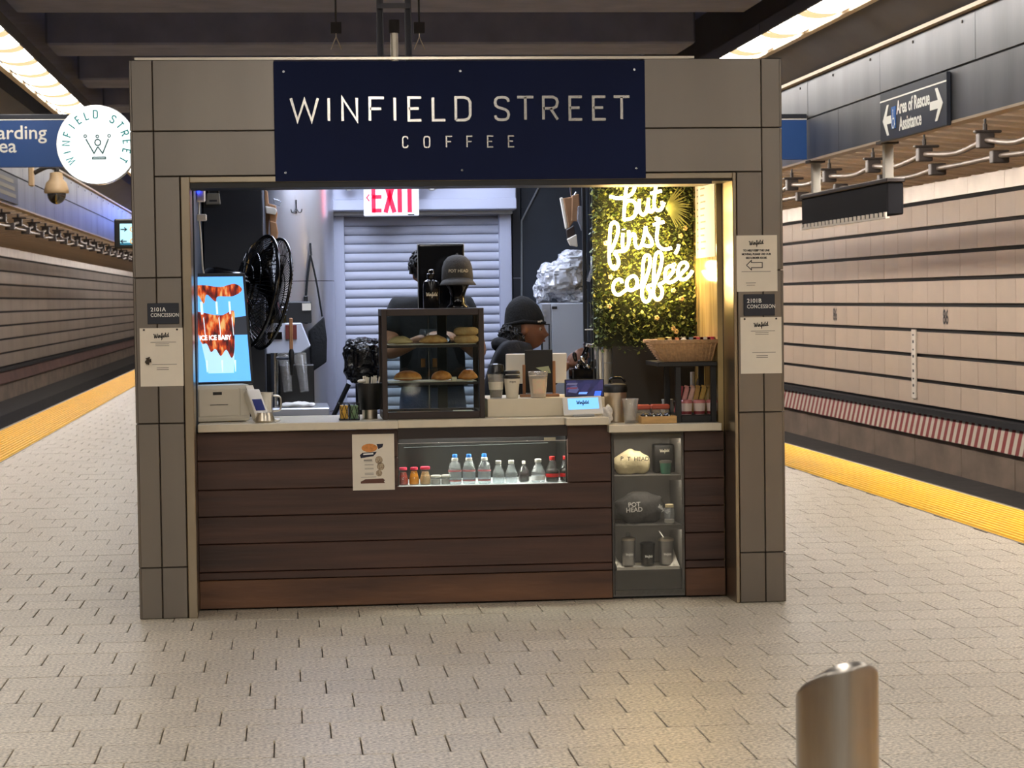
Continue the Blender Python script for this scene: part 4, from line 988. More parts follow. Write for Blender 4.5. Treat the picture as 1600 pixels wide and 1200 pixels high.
b = MB(); b.cyl((p.x, p.y, fz), (fxx, 12.24, fz), .010, n=12); b.build('faucet_arm', MATS['chrome'], t, sm=.6)
b = MB(); b.lathe([(.009,-.09),(.010,-.04),(.014,-.02),(.016,.03),(.010,.05)], (fxx, 12.24, fz), 14); b.build('faucet', MATS['black'], t, sm=.7)
b = MB(); b.box(fxx-.010, fxx+.010, 12.23, 12.25, fz+.05, Z_(497, 12.24, 455)); b.build('handle', mat('oak', (150,104,66), .5, var=.2, vs=20, stretch=(1,1,.2)), t, bev=.003)
p = onb(463, 12.45); t = thing('cup_dispenser', 'black holder with two leaning stacks of clear cups', 'holder', p)
x0, x1 = X_(437, 12.4, 600), X_(491, 12.4, 600); b = MB(); b.box(x0, x1, 12.36, 12.54, zt, Z_(570, 12.4, 463)); b.build('holder', MATS['black'], t, bev=.004)
for px0, px1 in ((444, 450), (468, 476)):
    a, c = at(px0, 552, 12.38), at(px1, 612, 12.34)
    b = MB(); d = (a-c); L = d.length; prof = []
    for i in range(16): prof += [(.022+.013*i/16, L*i/16), (.0245+.013*i/16, L*i/16+.002), (.0235+.013*i/16, L*i/16+L/20)]
    b.lathe(prof, c, 18, ax=d); b.build('cup_stack', MATS['cup_plastic'], t, sm=.5)
p = onb(452, 12.6); t = thing('coffee_machine', 'white and black coffee machine with a sloping side on the bench', 'machine', p)
a, c = at(415, 505, 12.58), at(486, 552, 12.58)
b = MB(); b.prism([(a.x,c.z),(c.x-.06,c.z),(c.x,c.z+.04),(c.x-.05,a.z),(a.x,a.z)], 12.56, 12.74, 'y'); b.build('body', mat('machine_white', (196,200,214), .4), t, bev=.006)
a2, c2_ = at(415, 472, 12.6), at(487, 505, 12.6); b = MB(); b.box(a2.x, c2_.x, 12.58, 12.76, c2_.z, a2.z); b.build('hopper_box', mat('machine_black', (30,31,34), .5), t, bev=.006)
a3, c3_ = at(418, 519, 12.555), at(441, 530, 12.555); b = MB(); b.box(a3.x, c3_.x, 12.55, 12.565, c3_.z, a3.z); b.build('display', MATS['black_gloss'], t)
a3, c3_ = at(446, 508, 12.555), at(464, 530, 12.555); b = MB(); b.box(a3.x, c3_.x, 12.55, 12.565, c3_.z, a3.z); b.build('front_badge', mat('badge_red', (110,44,36), .5), t)
a3, c3_ = at(472, 474, 12.575), at(486, 485, 12.575); b = MB(); b.box(a3.x, c3_.x, 12.574, 12.58, c3_.z, a3.z); b.build('label', MATS['paper'], t)
b = MB(); b.box(a.x, X_(480, 12.6, 600), 12.6, 12.74, zt, c.z); b.build('pedestal', MATS['black'], t, bev=.004)
for i, px in enumerate((422, 441)):
    p = at(px, 505, 12.52); t = thing('metal_canister', '%s of two dark gilt canisters on the coffee machine' % ('left', 'right')[i], 'canister', p, group='canisters on the coffee machine')
    b = MB(); b.lathe([(.02,0),(.024,.003),(.024,.085),(.02,.09),(.006,.094)], p+Vector((0,.06,.0)), 18); b.build('can', mat('gilt', (92,82,52), .25, .9), t, sm=.6)
    b = MB(); b.lathe([(.0255,.07),(.0255,.088),(.02,.092)], p+Vector((0,.06,0)), 18); b.build('lid', MATS['chrome'], t, sm=.6)
p = onb(462, 12.3); t = thing('bar_towel', 'folded white bar towel on the tray top', 'towel', p)
b = MB(); a, c = X_(438, 12.26, 630), X_(494, 12.26, 630)
b.ball(((a+c)/2, 12.28, zt+.014), ((c-a)/2, .06, .016), 20, 8, fn=lambda q: q+Vector((0, .1*math.sin(9*q.x), .3*math.sin(7*q.x+4*q.y)))); b.build('cloth', mat('towel', (216,212,206), .9, bump=.3, bs=60), t, sm=True)
# bag-covered stand
p = at(565, 600, 12.45); t = thing('covered_stand', 'machine on a black stand wrapped in a black plastic bag', 'stand', (p.x, 12.45, 0))
c = at(568, 563, 12.45)
def film(seed, amp=.16, sq=.75):             # crumpled plastic: ridged folds
    def g(q):
        d = Vector((math.copysign(abs(q.x)**sq, q.x), math.copysign(abs(q.y)**sq, q.y), math.copysign(abs(q.z)**sq, q.z)))
        o_ = Vector((seed*3.1, seed*1.7, seed*.9)); k = 1.
        for s_, a_ in ((1.6, 1.), (3.4, .55), (7., .25)): k += amp*a_*(1-2*abs(mnoise.noise(q*s_+o_)))-amp*a_*.5
        return d*k
    return g
b = MB(); b.ball(c, (.11,.12,.12), 64, 44, fn=film(4, .14, .62)); b.build('bag', mat('bag_black', (9,9,11), .2, bump=.5, bs=30), t, sm=.35)
b = MB(); b.cyl((p.x, 12.45, 0), (p.x, 12.45, c.z-.08), .035, n=14); b.build('post', MATS['black'], t)
q = at(545, 600, 12.4); r = at(519, 655, 12.4); b = MB(); b.tube([q, r, Vector((r.x, 12.4, .0))], .014, 8); b.build('brace', MATS['black'], t)
b = MB(); b.box(p.x-.14, p.x+.16, 12.3, 12.6, 0, .03); b.build('foot', MATS['black'], t)
# ================================================================== PASTRY CASE AND WHAT STANDS ON IT
YC0, YC1 = 10.99, 11.36
x0, x1 = X_(597, YC0, 570), X_(757, YC0, 570); z0, z1 = CZ+.001, Z_(482, YC0, 680)
mat('dark_wood', (44,30,24), .5, var=.2, vs=10, stretch=(1,1,.2))
t = thing('pastry_case', 'dark framed glass pastry case with two shelves on the counter', 'display case', ((x0+x1)/2, YC0, z0))
fw = .026
for xx in (x0, x1-fw):
    for yy in (YC0, YC1-fw): part('post', 'dark_wood', t, bev=.002, b=(xx, xx+fw, yy, yy+fw, z0, z1))
for zz, hh in ((z0, .034), (z1-.034, .034)):
    for yy in (YC0, YC1-fw): part('rail', 'dark_wood', t, bev=.002, b=(x0+fw, x1-fw, yy, yy+fw, zz, zz+hh))
    for xx in (x0, x1-fw): part('rail', 'dark_wood', t, bev=.002, b=(xx, xx+fw, YC0+fw, YC1-fw, zz, zz+hh))
part('top_board', 'dark_wood', t, b=(x0+fw, x1-fw, YC0+fw, YC1-fw, z1-.012, z1)); part('base_board', mat('case_base', (110,112,122), .35), t, b=(x0+fw, x1-fw, YC0+fw, YC1-fw, z0, z0+.02))
part('front_pane', 'pane', t, b=(x0+fw, x1-fw, YC0+.010, YC0+.013, z0+.034, z1-.034)); part('side_pane', 'pane', t, b=(x0+.010, x0+.013, YC0+fw, YC1-fw, z0+.034, z1-.034)); part('side_pane', 'pane', t, b=(x1-.013, x1-.010, YC0+fw, YC1-fw, z0+.034, z1-.034))
xm = (x0+x1)/2
for a, c in ((x0+fw, xm+.01), (xm-.01, x1-fw)):
    part('rear_door', 'pane', t, b=(a, c, YC1-.014 if a < xm-.02 else YC1-.009, YC1-.011 if a < xm-.02 else YC1-.006, z0+.034, z1-.034))
part('door_edge', 'chrome', t, b=(xm-.002, xm+.002, YC1-.02, YC1-.015, z0+.034, z1-.034))
for s in (-1, 1): part('door_pull', mat('brass_dark', (110,78,46), .4, .6), t, bev=.002, b=(xm+s*.03-.012, xm+s*.03+.012, YC1-.03, YC1-.02, Z_(574, 11.3, 680), Z_(560, 11.3, 680)))
SZ = [Z_(538, 11.1, 680), Z_(596, 11.1, 680)]
for z in SZ:
    part('shelf', 'acrylic', t, b=(x0+fw, x1-fw, YC0+.03, YC1-.03, z-.006, z)); part('shelf_front', 'dark_wood', t, b=(x0+fw, x1-fw, YC0+.022, YC0+.03, z-.014, z-.003)); part('shelf_liner', 'paper', t, b=(x0+fw+.01, x1-fw-.01, YC0+.035, YC1-.05, z, z+.002))
part('tray_paper', 'paper_kraft', t, b=(X_(623, 11.1, 650), X_(690, 11.1, 650), YC0+.06, YC1-.08, z0+.021, z0+.024)); part('tray_paper', 'paper', t, b=(X_(712, 11.1, 650), X_(742, 11.1, 650), YC0+.06, YC1-.08, z0+.021, z0+.026))
mat('crust', (224,156,82), .55, var=.3, vs=30, col2=(246,200,130), bump=.5, bs=60); mat('crust_pale', (244,216,156), .6, var=.2, vs=30, col2=(236,212,160), bump=.4, bs=60); mat('crust_dark', (196,116,54), .4, var=.3, vs=25, col2=(232,164,88), bump=.4, bs=50); mat('bagel', (236,206,152), .6, var=.2, vs=40, col2=(200,160,108), bump=.5, bs=80)
def loaf(nm, label, px, sz, w, h, m_, ridges=0, par=None, grp='pastries in the case'):
    x = X_(px, 11.12, 560); o = thing(nm, label, 'pastry', (x, 11.14, sz+.002), group=grp)
    def fn(q):
        k = 1+(.09*abs(math.sin(ridges*q.x)) if ridges else 0)
        e = 1-.35*abs(q.x)**3 if ridges else 1
        z = q.z if q.z > 0 else q.z*.25
        return Vector((q.x, (q.y*k*e)-(.25*q.x*q.x if ridges else 0), (z*k*e)))
    b = MB(); b.ball((x, 11.14, sz+.002+h*.24), (w/2, w*.36, h*.76), 32, 16, fn=fn); b.build('crumb', MATS[m_], o, sm=True)
    return o
o = loaf('croissant', 'pale flat croissant at the left of the upper case shelf', 626, SZ[0], .125, .040, 'crust_pale', 5)
o = loaf('croissant', 'golden ridged croissant in the middle of the upper case shelf', 678, SZ[0], .145, .044, 'crust', 6)
for i in range(2):
    x = X_(729, 11.12, 530); z = SZ[0]+.002+i*.040
    o = thing('bagel', '%s bagel of the stacked pair on the upper case shelf' % ('lower', 'upper')[i], 'bagel', (x, 11.14, z), group='stacked bagels')
    b = MB(); n = 28
    pts = [(x+.04*math.cos(2*PI*k/n), 11.14+.04*math.sin(2*PI*k/n), z+.0205) for k in range(n)]
    b.tube(pts, .0235, 12, True); b.v = [Vector((v.x, v.y, z+(v.z-z-.0205)*.85+.020)) for v in b.v]; b.build('ring', MATS['bagel'], o, sm=True)
o = loaf('sandwich_roll', 'large shiny split roll at the left of the lower case shelf', 637, SZ[1], .14, .054, 'crust_dark', 0)
b = MB(); x = X_(637, 11.12, 590); b.ball((x, 11.14, SZ[1]+.018), (.072, .053, .008), 24, 8); b.build('filling', MATS['crust_pale'], o, sm=True)
o = loaf('bun', 'round glazed bun in the middle of the lower case shelf', 690, SZ[1], .105, .050, 'crust_dark', 0)
o = loaf('bun', 'knotted glazed bun at the right of the lower case shelf', 731, SZ[1], .10, .052, 'crust_dark', 4)
b = MB(); x = X_(709, 11.1, 590); b.box(x-.012, x+.012, 11.06, 11.10, SZ[1]+.002, SZ[1]+.022); tag(b.build('price_card', MATS['paper']), 'small white card between the buns on the lower shelf', 'card')
# bottle on the case
p = Vector((X_(674, 11.15, 470), 11.15, z1)); t = thing('drink_bottle', 'dark steel drink bottle with a lettered side on top of the pastry case', 'bottle', p)
b = MB(); b.lathe([(.038,0),(.041,.004),(.041,.115),(.036,.135),(.018,.145),(.016,.15)], p, 24); b.build('body', mat('bottle_black', (30,30,32), .18, .6), t, sm=.7)
b = MB(); b.lathe([(.019,.148),(.021,.152),(.021,.172),(.018,.175)], p, 20); b.build('cap', MATS['black_gloss'], t, sm=.7)
b = MB(); b.tube(smooth_path([p+Vector((-.012,0,.174)), p+Vector((-.01,0,.19)), p+Vector((.01,0,.19)), p+Vector((.012,0,.174))]), .003, 6); b.build('loop', MATS['chrome'], t, sm=True)
def wrap(cx, cy, r):
    return lambda q: Vector((cx+r*math.sin((q.x-cx)/r), cy-r*math.cos((q.x-cx)/r)+(q.y-(cy-r)), q.z))
b = MB(); word(b, (p.x, p.y-.0415, p.z+.068), .018, .0028, rot=0, map2=wrap(p.x, p.y, .0415)); b.build('shop_word', mat('print_cream', (220,212,190), .6), t)
# mannequin head with cap
p = Vector((X_(715, 11.2, 470), 11.2, z1)); t = thing('mannequin_head', 'black mannequin head standing on the pastry case', 'mannequin', p)
b = MB(); b.lathe([(.055,0),(.057,.006),(.042,.02),(.036,.06),(.045,.09),(.062,.12),(.070,.16),(.066,.20),(.04,.235),(.012,.245)], p, 28)
b.v = [Vector((v.x, p.y+(v.y-p.y)*1.12-(.012 if .09 < v.z-p.z < .16 and v.y < p.y else 0), v.z)) for v in b.v]; b.build('head', MATS['black_gloss'], t, sm=True)
t = thing('baseball_cap', 'charcoal baseball cap lettered Pot Head on the mannequin head', 'cap', p+Vector((0,0,.16)))
mat('cap_cloth', (62,60,58), .9, var=.15, vs=60, bump=.4, bs=200)
b = MB(); b.lathe([(.079,.125),(.0795,.16),(.077,.2),(.066,.235),(.045,.257),(.02,.266),(.004,.268)], p, 30); b.v = [Vector((v.x, p.y+(v.y-p.y)*1.14, v.z)) for v in b.v]; b.build('crown', MATS['cap_cloth'], t, sm=.9)
b = MB(); v = []; n = 14
for i in range(n+1):
    a = PI+PI*i/n
    for r, dz in ((.080, .0), (.125, -.035)):
        k = 1 if r < .1 else (.55+.45*math.sin(PI*i/n))
        rr = .08+(r-.08)*k*1.3
        v += [Vector((p.x+.98*rr*math.cos(a)*(1 if r < .1 else .82), p.y+1.14*rr*math.sin(a), p.z+.135+dz*k+.018*math.sin(PI*i/n)))]
b._add(v, [(2*i, 2*i+1, 2*i+3, 2*i+2) for i in range(n)]); o = b.build('visor', MATS['cap_cloth'], t, sm=True); md = o.modifiers.new('thick', 'SOLIDIFY'); md.thickness = .004
b = MB(); b.ball(p+Vector((0,0,.27)), .006, 8, 6); b.build('button', MATS['cap_cloth'], t)
text('lettering', 'POT HEAD', .022, MATS['print_cream'], t, (p.x, p.y-.092, p.z+.178), align='CENTER', bold=.0003, warp=lambda q: Vector((p.x+.078*math.sin((q.x-p.x)/.078), p.y-.0935*math.cos((q.x-p.x)/.085)+(q.y-(p.y-.092)), q.z)))
# tall black monitor behind the case
a, c = at(652, 382, 11.52), at(725, 470, 11.52)
t = thing('register_monitor', 'tall black register monitor seen from behind the pastry case', 'monitor', ((a.x+c.x)/2, 11.49, CZ+.001))
b = MB(); b.box(a.x, c.x, 11.475, 11.495, 1.43, a.z); b.build('panel', MATS['black_gloss'], t, bev=.012, seg=3); b = MB(); b.box(a.x-.003, c.x+.003, 11.4955, 11.503, 1.427, a.z+.003); b.build('bezel', MATS['grey_plastic'], t, bev=.003)
b = MB(); b.box((a.x+c.x)/2-.025, (a.x+c.x)/2+.025, 11.49, 11.52, CZ+.01, 1.46); b.build('stand', MATS['black'], t, bev=.004); b = MB(); b.box((a.x+c.x)/2-.09, (a.x+c.x)/2+.09, 11.42, 11.545, CZ+.001, CZ+.012); b.build('foot', MATS['black'], t, bev=.003)
# ------------------------------------------------------------------ left of the case
p = Vector((X_(545, 11.05, 650), 11.05, CZ)); t = thing('wire_basket', 'small black wire basket of sugar packets beside the straw cup', 'basket', p)
xa, xb = X_(530, 11.05, 650), X_(561, 11.05, 650); h = .083; yb0, yb1 = 11.0, 11.10
for zz in (.004, h): b = MB(); b.tube([(xa,yb0,CZ+zz),(xb,yb0,CZ+zz),(xb,yb1,CZ+zz),(xa,yb1,CZ+zz)], .0028, 6, True); b.build('rim', MATS['black'], t)
for i in range(5):
    u = xa+(xb-xa)*i/4
    b = MB(); b.tube([(u, yb0, CZ+.004), (u+(xb-xa)/4*(1 if i < 4 else 0), yb0, CZ+h)], .0016, 5); b.build('wire', MATS['black'], t)
    b = MB(); b.tube([(u, yb0, CZ+h), (u+(xb-xa)/4*(1 if i < 4 else 0), yb0, CZ+.004)], .0016, 5); b.build('wire', MATS['black'], t)
part('divider', 'black', t, b=((xa+xb)/2-.0015, (xa+xb)/2+.0015, yb0, yb1, CZ+.004, CZ+h))
part('base', 'black', t, b=(xa, xb, yb0, yb1, CZ+.0005, CZ+.004))
for i, (u, m_) in enumerate(((0,'pk_yellow'),(1,'pk_yellow'),(2,'pk_green'),(3,'pk_green'))):
    mat('pk_yellow', (206,160,60), .7, var=.2, vs=40); mat('pk_green', (112,140,104), .7, var=.3, vs=40)
    w = (xb-xa)/4; o = thing('sugar_packet_row', ('front yellow', 'rear yellow', 'front green', 'rear green')[i]+' row of sugar packets in the wire basket', 'packets', (xa+w*(u+.5), 11.05, CZ+.005), group='sugar packets')
    for k in range(4):
        b = MB(); X = xa+w*(.2 if u % 2 == 0 else .1)+(0 if u < 2 else 2*w); yy = (11.01 if u % 2 == 0 else 11.055)+k*.010
        b.obox((X+w*.8, yy, CZ+.04), w*1.5, .005, .066, Matrix.Rotation(.18, 3, 'X')); b.build('packet', MATS[m_], o, bev=.0015)
p = Vector((X_(578, 11.12, 650), 11.12, CZ)); t = thing('straw_cup', 'black cup on a steel base holding wrapped straws and stirrers', 'cup', p)
b = MB(); b.lathe([(.050,.046),(.0535,.05),(.0635,.175),(.0635,.178),(.056,.178),(.048,.06)], p, 28); b.build('cup', MATS['black'], t, sm=.7)
b = MB(); b.lathe([(.036,0),(.038,.002),(.038,.046),(.03,.046)], p, 24); b.build('base', MATS['steel_edge'], t, sm=.7)
for i in range(16):
    an = random.uniform(0, 2*PI); r = .04*math.sqrt(random.random()); dx = random.uniform(-.008, .012)
    b = MB(); b.tube([p+Vector((r*math.cos(an)*.8, r*math.sin(an)*.8, .07)), p+Vector((r*math.cos(an)+dx+.005, r*math.sin(an), .205+random.uniform(-.012, .012)))], .0042, 6); b.build('straw', MATS['paper'], t)
b = MB(); b.ball(p+Vector((-.038,-.01,.188)), (.022,.025,.010), 14, 8); b.build('napkin', MATS['paper'], t, sm=True)
# ------------------------------------------------------------------ raised cream shelf with samples and pay tablet
YR = 11.02
x0, x1 = X_(762, YR, 640), X_(945, YR, 640); zc1 = Z_(622, YR, 850)
t = thing('raised_shelf', 'cream painted raised shelf box between the pastry case and the pay tablet', 'shelf', ((x0+x1)/2, YR, CZ))
part('front_board', 'cream', t, bev=.002, b=(x0, x1, YR, YR+.018, CZ+.001, zc1)); part('top_board', 'cream', t, bev=.002, b=(x0, x1, YR+.018, 11.45, zc1-.018, zc1)); part('end_board', 'cream', t, b=(x0, x0+.018, YR+.018, 11.45, CZ+.001, zc1-.018)); part('end_board', 'cream', t, b=(x1-.018, x1, YR+.018, 11.45, CZ+.001, zc1-.018))
SZ2 = zc1+.0005
def cupat(px, Y, z): return Vector((X_(px, Y, 610), Y, z))
mat('coffee_liquid', (52,32,24), .3); mat('milk', (214,196,170), .5); mat('label_cream', (224,216,196), .7)
p = cupat(775, 11.1, SZ2); t = thing('iced_cup', 'tall clear iced drink cup with a cream label next to the pastry case', 'cup', p)
b = MB(); b.lathe([(.028,0),(.030,.002),(.042,.118),(.044,.12),(.0425,.12),(.030,.01)], p, 24); b.build('cup', MATS['cup_plastic'], t, sm=.7)
b = MB(); b.lathe([(.0285,.004),(.033,.04),(.0335,.042),(.004,.043)], p, 20); b.build('drink', MATS['coffee_liquid'], t, sm=.7)
b = MB(); b.lathe([(.045,.118),(.0455,.125),(.043,.14),(.040,.165),(.03,.172),(.01,.174)], p, 24); b.build('lid', MATS['acrylic'], t, sm=.7)
b = MB(); b.lathe([(.0345,.043),(.0385,.082)], p, 24, cap=False); b.build('label', MATS['label_cream'], t, sm=.7)
for i in range(4):
    b = MB(); b.obox(p+Vector((random.uniform(-.018,.018), random.uniform(-.018,.018), .095+random.uniform(0,.02))), .018, .018, .018, Matrix.Rotation(i*.7, 3, 'Z') @ Matrix.Rotation(.5, 3, 'X')); b.build('ice_cube', MATS['acrylic'], t, bev=.003)
p = cupat(800, 11.08, SZ2); t = thing('hot_cup', 'white paper hot cup with two stacked black lids', 'cup', p)
b = MB(); b.lathe([(.029,0),(.030,.002),(.0395,.098),(.0395,.10),(.03,.10)], p, 26); b.build('cup', mat('cup_paper', (216,208,188), .7), t, sm=.7)
for z in (.098, .120):
    b = MB(); b.lathe([(.0415,z),(.042,z+.005),(.040,z+.009),(.038,z+.016),(.030,z+.017),(.028,z+.012)], p, 26); b.build('lid', MATS['black'], t, sm=.6)
b = MB(); word(b, (p.x, p.y-.0372, p.z+.083), .010, .0014, rot=0, map2=wrap(p.x, p.y, .0380)); b.build('shop_word', MATS['print_dark'], t)
p = cupat(841, 11.07, SZ2); t = thing('sample_cup', 'wide clear cup with a printed pastel label before the black board', 'cup', p)
b = MB(); b.lathe([(.036,0),(.038,.002),(.050,.128),(.053,.13),(.0505,.132),(.048,.125),(.036,.008)], p, 28); b.build('cup', MATS['cup_plastic'], t, sm=.7)
b = MB(); b.lathe([(.036,.004),(.046,.10),(.044,.112),(.004,.113)], p, 24); b.build('drink', MATS['milk'], t, sm=.7)
mat('label_pastel', (228,214,176), .7, var=.15, vs=40, col2=(226,186,160))
b = MB(); v = []; n = 10
for i in range(n+1):
    a = -PI/2-.75+1.5*i/n
    for z in (.022, .095): r = .0395+z*.09; v.append(p+Vector((r*math.cos(a), r*math.sin(a), z)))
b._add(v, [(2*i, 2*i+2, 2*i+3, 2*i+1) for i in range(n)]); b.build('label', MATS['label_pastel'], t, sm=True)
b = MB()
for k, (wv, z) in enumerate(((.034,.113),(.044,.105))): b.box(p.x-wv/2, p.x+wv/2, p.y-.0525, p.y-.0518, p.z+z, p.z+z+.003)
b.build('print_line', MATS['print_grey'], t)
# easel with a black board
p = cupat(838, 11.2, SZ2); a, c = at(820, 547, 11.2), at(864, 612, 11.2)
t = thing('menu_easel', 'small wooden easel holding a black board with a pale corner sticker', 'easel', p)
b = MB(); b.box(a.x, c.x, 11.195, 11.205, SZ2+.02, a.z); b.build('board', mat('chalk_board', (34,33,32), .7), t, bev=.002)
q0, q1 = at(839, 573, 11.194), at(861, 583, 11.194); b = MB(); b.prism([(q0.x-.006,q0.z-.005),(q1.x-.012,q0.z+.003),(q1.x,q1.z),(q1.x-.03,q1.z+.003)], 11.1935, 11.195, 'y'); b.build('sticker', mat('sticker', (170,176,140), .6), t)
for px, top in ((819, 570), (866, 564)):
    b = MB(); x = X_(px, 11.18, 600); b.box(x-.007, x+.007, 11.175, 11.192, SZ2, Z_(top, 11.18, px)); b.build('leg', MATS['oak'], t, bev=.002)
b = MB(); b.box(X_(812, 11.18, 610), X_(873, 11.18, 610), 11.15, 11.19, SZ2, SZ2+.014); b.build('ledge', MATS['oak'], t, bev=.002)
# white register tablet on stand (seen from behind)
a, c = at(790, 553, 11.33), at(886, 600, 11.33)
t = thing('register_tablet', 'white register tablet seen from behind the black board', 'tablet', ((a.x+c.x)/2, 11.33, SZ2))
b = MB(); b.box(a.x, c.x, 11.325, 11.34, c.z+.005, a.z); b.v = [Vector((v.x, v.y+(v.z-a.z)*-.15, v.z)) for v in b.v]; b.build('shell', MATS['white_plastic'], t, bev=.010, seg=3)
b = MB(); b.box((a.x+c.x)/2-.05, (a.x+c.x)/2+.05, 11.34, 11.40, SZ2, a.z-.04); b.build('stand', MATS['grey_plastic'], t, bev=.01, seg=2)
# phone
a, c = at(882, 593, 11.06), at(944, 621, 11.06)
t = thing('phone', 'phone lying on its long side playing a video on the raised shelf', 'phone', ((a.x+c.x)/2, 11.06, SZ2))
b = MB(); b.box(a.x, c.x, 11.055, 11.064, SZ2, a.z); b.build('case', MATS['black'], t, bev=.004, seg=2)
m = bpy.data.materials.new('phone_picture'); m.use_nodes = True; nt = m.node_tree; p_ = nt.nodes['Principled BSDF']
tc = nt.nodes.new('ShaderNodeTexCoord'); vo = nt.nodes.new('ShaderNodeTexVoronoi'); vo.inputs['Scale'].default_value = 26; nt.links.new(tc.outputs['Object'], vo.inputs['Vector'])
rp = nt.nodes.new('ShaderNodeValToRGB'); E_ = rp.color_ramp.elements; E_[0].color = (*lin((16,18,40)), 1); E_[1].color = (*lin((150,180,240)), 1); E_[1].position = .95
e = E_.new(.55); e.color = (*lin((40,44,96)), 1); e = E_.new(.75); e.color = (*lin((70,60,110)), 1)
nt.links.new(vo.outputs['Color'], rp.inputs[0]); nt.links.new(rp.outputs[0], p_.inputs['Emission Color']); p_.inputs['Emission Strength'].default_value = .8; p_.inputs['Base Color'].default_value = (.01,.01,.02,1); MATS['phone_picture'] = m
sc = (c.x-a.x)
b = MB(); b.box(a.x+.006, c.x-.006, 11.0542, 11.055, SZ2+.006, a.z-.005); ps = b.build('screen', m, t)
def pz(u0, u1, v0, v1, m_, nm): b = MB(); hh = a.z-SZ2; b.prism([(a.x+sc*u0, SZ2+hh*v0), (a.x+sc*u1, SZ2+hh*v0), (a.x+sc*(u1+.03), SZ2+hh*v1), (a.x+sc*(u0+.03), SZ2+hh*v1)], 11.0535, 11.0542, 'y'); b.build(nm, m_, ps)
pz(.34, .55, .16, .28, glow('ph_blue', (110,160,255), 1.0), 'video_bar'); pz(.74, .90, .06, .32, glow('ph_blue2', (60,110,255), 1.0), 'video_shape'); pz(.04, .30, .45, .55, glow('ph_red', (110,60,80), .6), 'video_list'); pz(.04, .30, .68, .8, glow('ph_grey', (90,90,120), .7), 'video_list')
# pay tablet facing the customer
c = at(912, 651, 10.92); c.z = CZ
t = thing('pay_tablet', 'small white pay tablet with a blue lettered screen at the counter edge', 'tablet', c)
Mt3 = Matrix.Rotation(-.45, 3, 'X') @ Matrix.Rotation(-.03, 3, 'Y')
def tt(nm, m, x0, x1, y0, y1, z0, z1, bev=.004): b = MB(); b.box(x0, x1, y0, y1, z0, z1); b.v = [c+Vector((0,-.005,.012))+Mt3 @ v for v in b.v]; return b.build(nm, MATS[m] if isinstance(m, str) else m, t, bev=bev, seg=2)
tt('shell', 'white_plastic', -.098, .098, 0, .016, 0, .098, .006); ts = tt('screen', glow('pay_blue', (120,190,246), 1.0), -.073, .080, -.0008, .0, .028, .088, 0)
b = MB(); word(b, (0,0,0), .018, .003, rot=0, map2=lambda q: c+Vector((0,-.005,.012))+Mt3 @ Vector((q.x, -.0012+q.y*.5, .062+q.z))); b.build('shop_word', mat('pay_ink', (24,60,110), .5), ts)
b = MB(); b.box(c.x-.055, c.x+.055, c.y-.01, c.y+.07, c.z+.0005, c.z+.012); b.build('foot', MATS['grey_plastic'], t, bev=.004)
# ------------------------------------------------------------------ right counter
p = Vector((X_(962, 11.12, 650), 11.12, RZ)); t = thing('steel_pot', 'steel pot with a black rimmed lid and handle beside the pay tablet', 'pot', p)
b = MB(); b.lathe([(.05,0),(.054,.004),(.058,.15),(.055,.15)], p, 26); b.build('pot', MATS['steel_edge'], t, sm=.7)
b = MB(); b.lathe([(.061,.15),(.062,.178),(.055,.190),(.03,.195),(.01,.196)], p, 26); b.build('lid', MATS['black'], t, sm=.7)
b = MB(); b.tube(smooth_path([p+Vector((-.03,0,.193)), p+Vector((-.02,0,.22)), p+Vector((.03,0,.222)), p+Vector((.05,0,.20))]), .006, 8); b.build('handle', MATS['black_gloss'], t, sm=True)
p = Vector((X_(951, 10.96, 655), 10.96, CZ)); t = thing('cleaning_cloth', 'crumpled white cloth draped beside the pay tablet', 'cloth', (xm2+.012, 10.97, RZ))
b = MB(); cc_ = Vector((xm2+.012, 10.97, RZ+.042)); b.ball(cc_, (.026,.04,.046), 20, 14, fn=lambda q: q*(1+.15*math.sin(5*q.x+7*q.z)+.1*math.sin(9*q.y))); b.build('cloth', MATS['towel'], t, sm=True)
p = Vector((X_(985, 10.98, 660), 10.98, RZ)); t = thing('tip_cup', 'empty clear plastic cup with a dark base on the right counter', 'cup', p)
b = MB(); b.lathe([(.028,0),(.030,.002),(.041,.118),(.044,.121),(.042,.123),(.039,.118),(.028,.008)], p, 26); b.build('cup', MATS['cup_plastic'], t, sm=.7); b = MB(); b.lathe([(.0275,.003),(.029,.016),(.004,.017)], p, 20); b.build('drink', MATS['coffee_liquid'], t)
for i, (px, w, lab) in enumerate(((1003, .075, 'left'), (1032, .085, 'right'))):
    p = Vector((X_(px, 11.05, 660), 11.05+.01*i, RZ)); t = thing('candy_tub', '%s of two clear tubs with orange red lids behind the wooden tray' % lab, 'tub', p, group='candy tubs')
    b = MB(); b.box(p.x-w/2, p.x+w/2, p.y-.03, p.y+.03, RZ+.0005, RZ+.065); b.build('tub', MATS['cup_plastic'], t, bev=.006)
    b = MB(); b.box(p.x-w/2+.006, p.x+w/2-.006, p.y-.024, p.y+.024, RZ+.004, RZ+.045); b.build('contents', MATS['crust_pale'], t, bev=.006)
    b = MB(); b.box(p.x-w/2-.003, p.x+w/2+.003, p.y-.033, p.y+.033, RZ+.065, RZ+.088); b.build('lid', mat('tub_red', (186,84,60), .4), t, bev=.005)
x0, x1 = X_(1001, 10.93, 662), X_(1056, 10.93, 662)
t = thing('wooden_tray', 'shallow wooden tray at the front of the right counter', 'tray', ((x0+x1)/2, 10.93, RZ)); mat('tray_wood', (196,156,96), .5, var=.15, vs=15, stretch=(1,1,5))
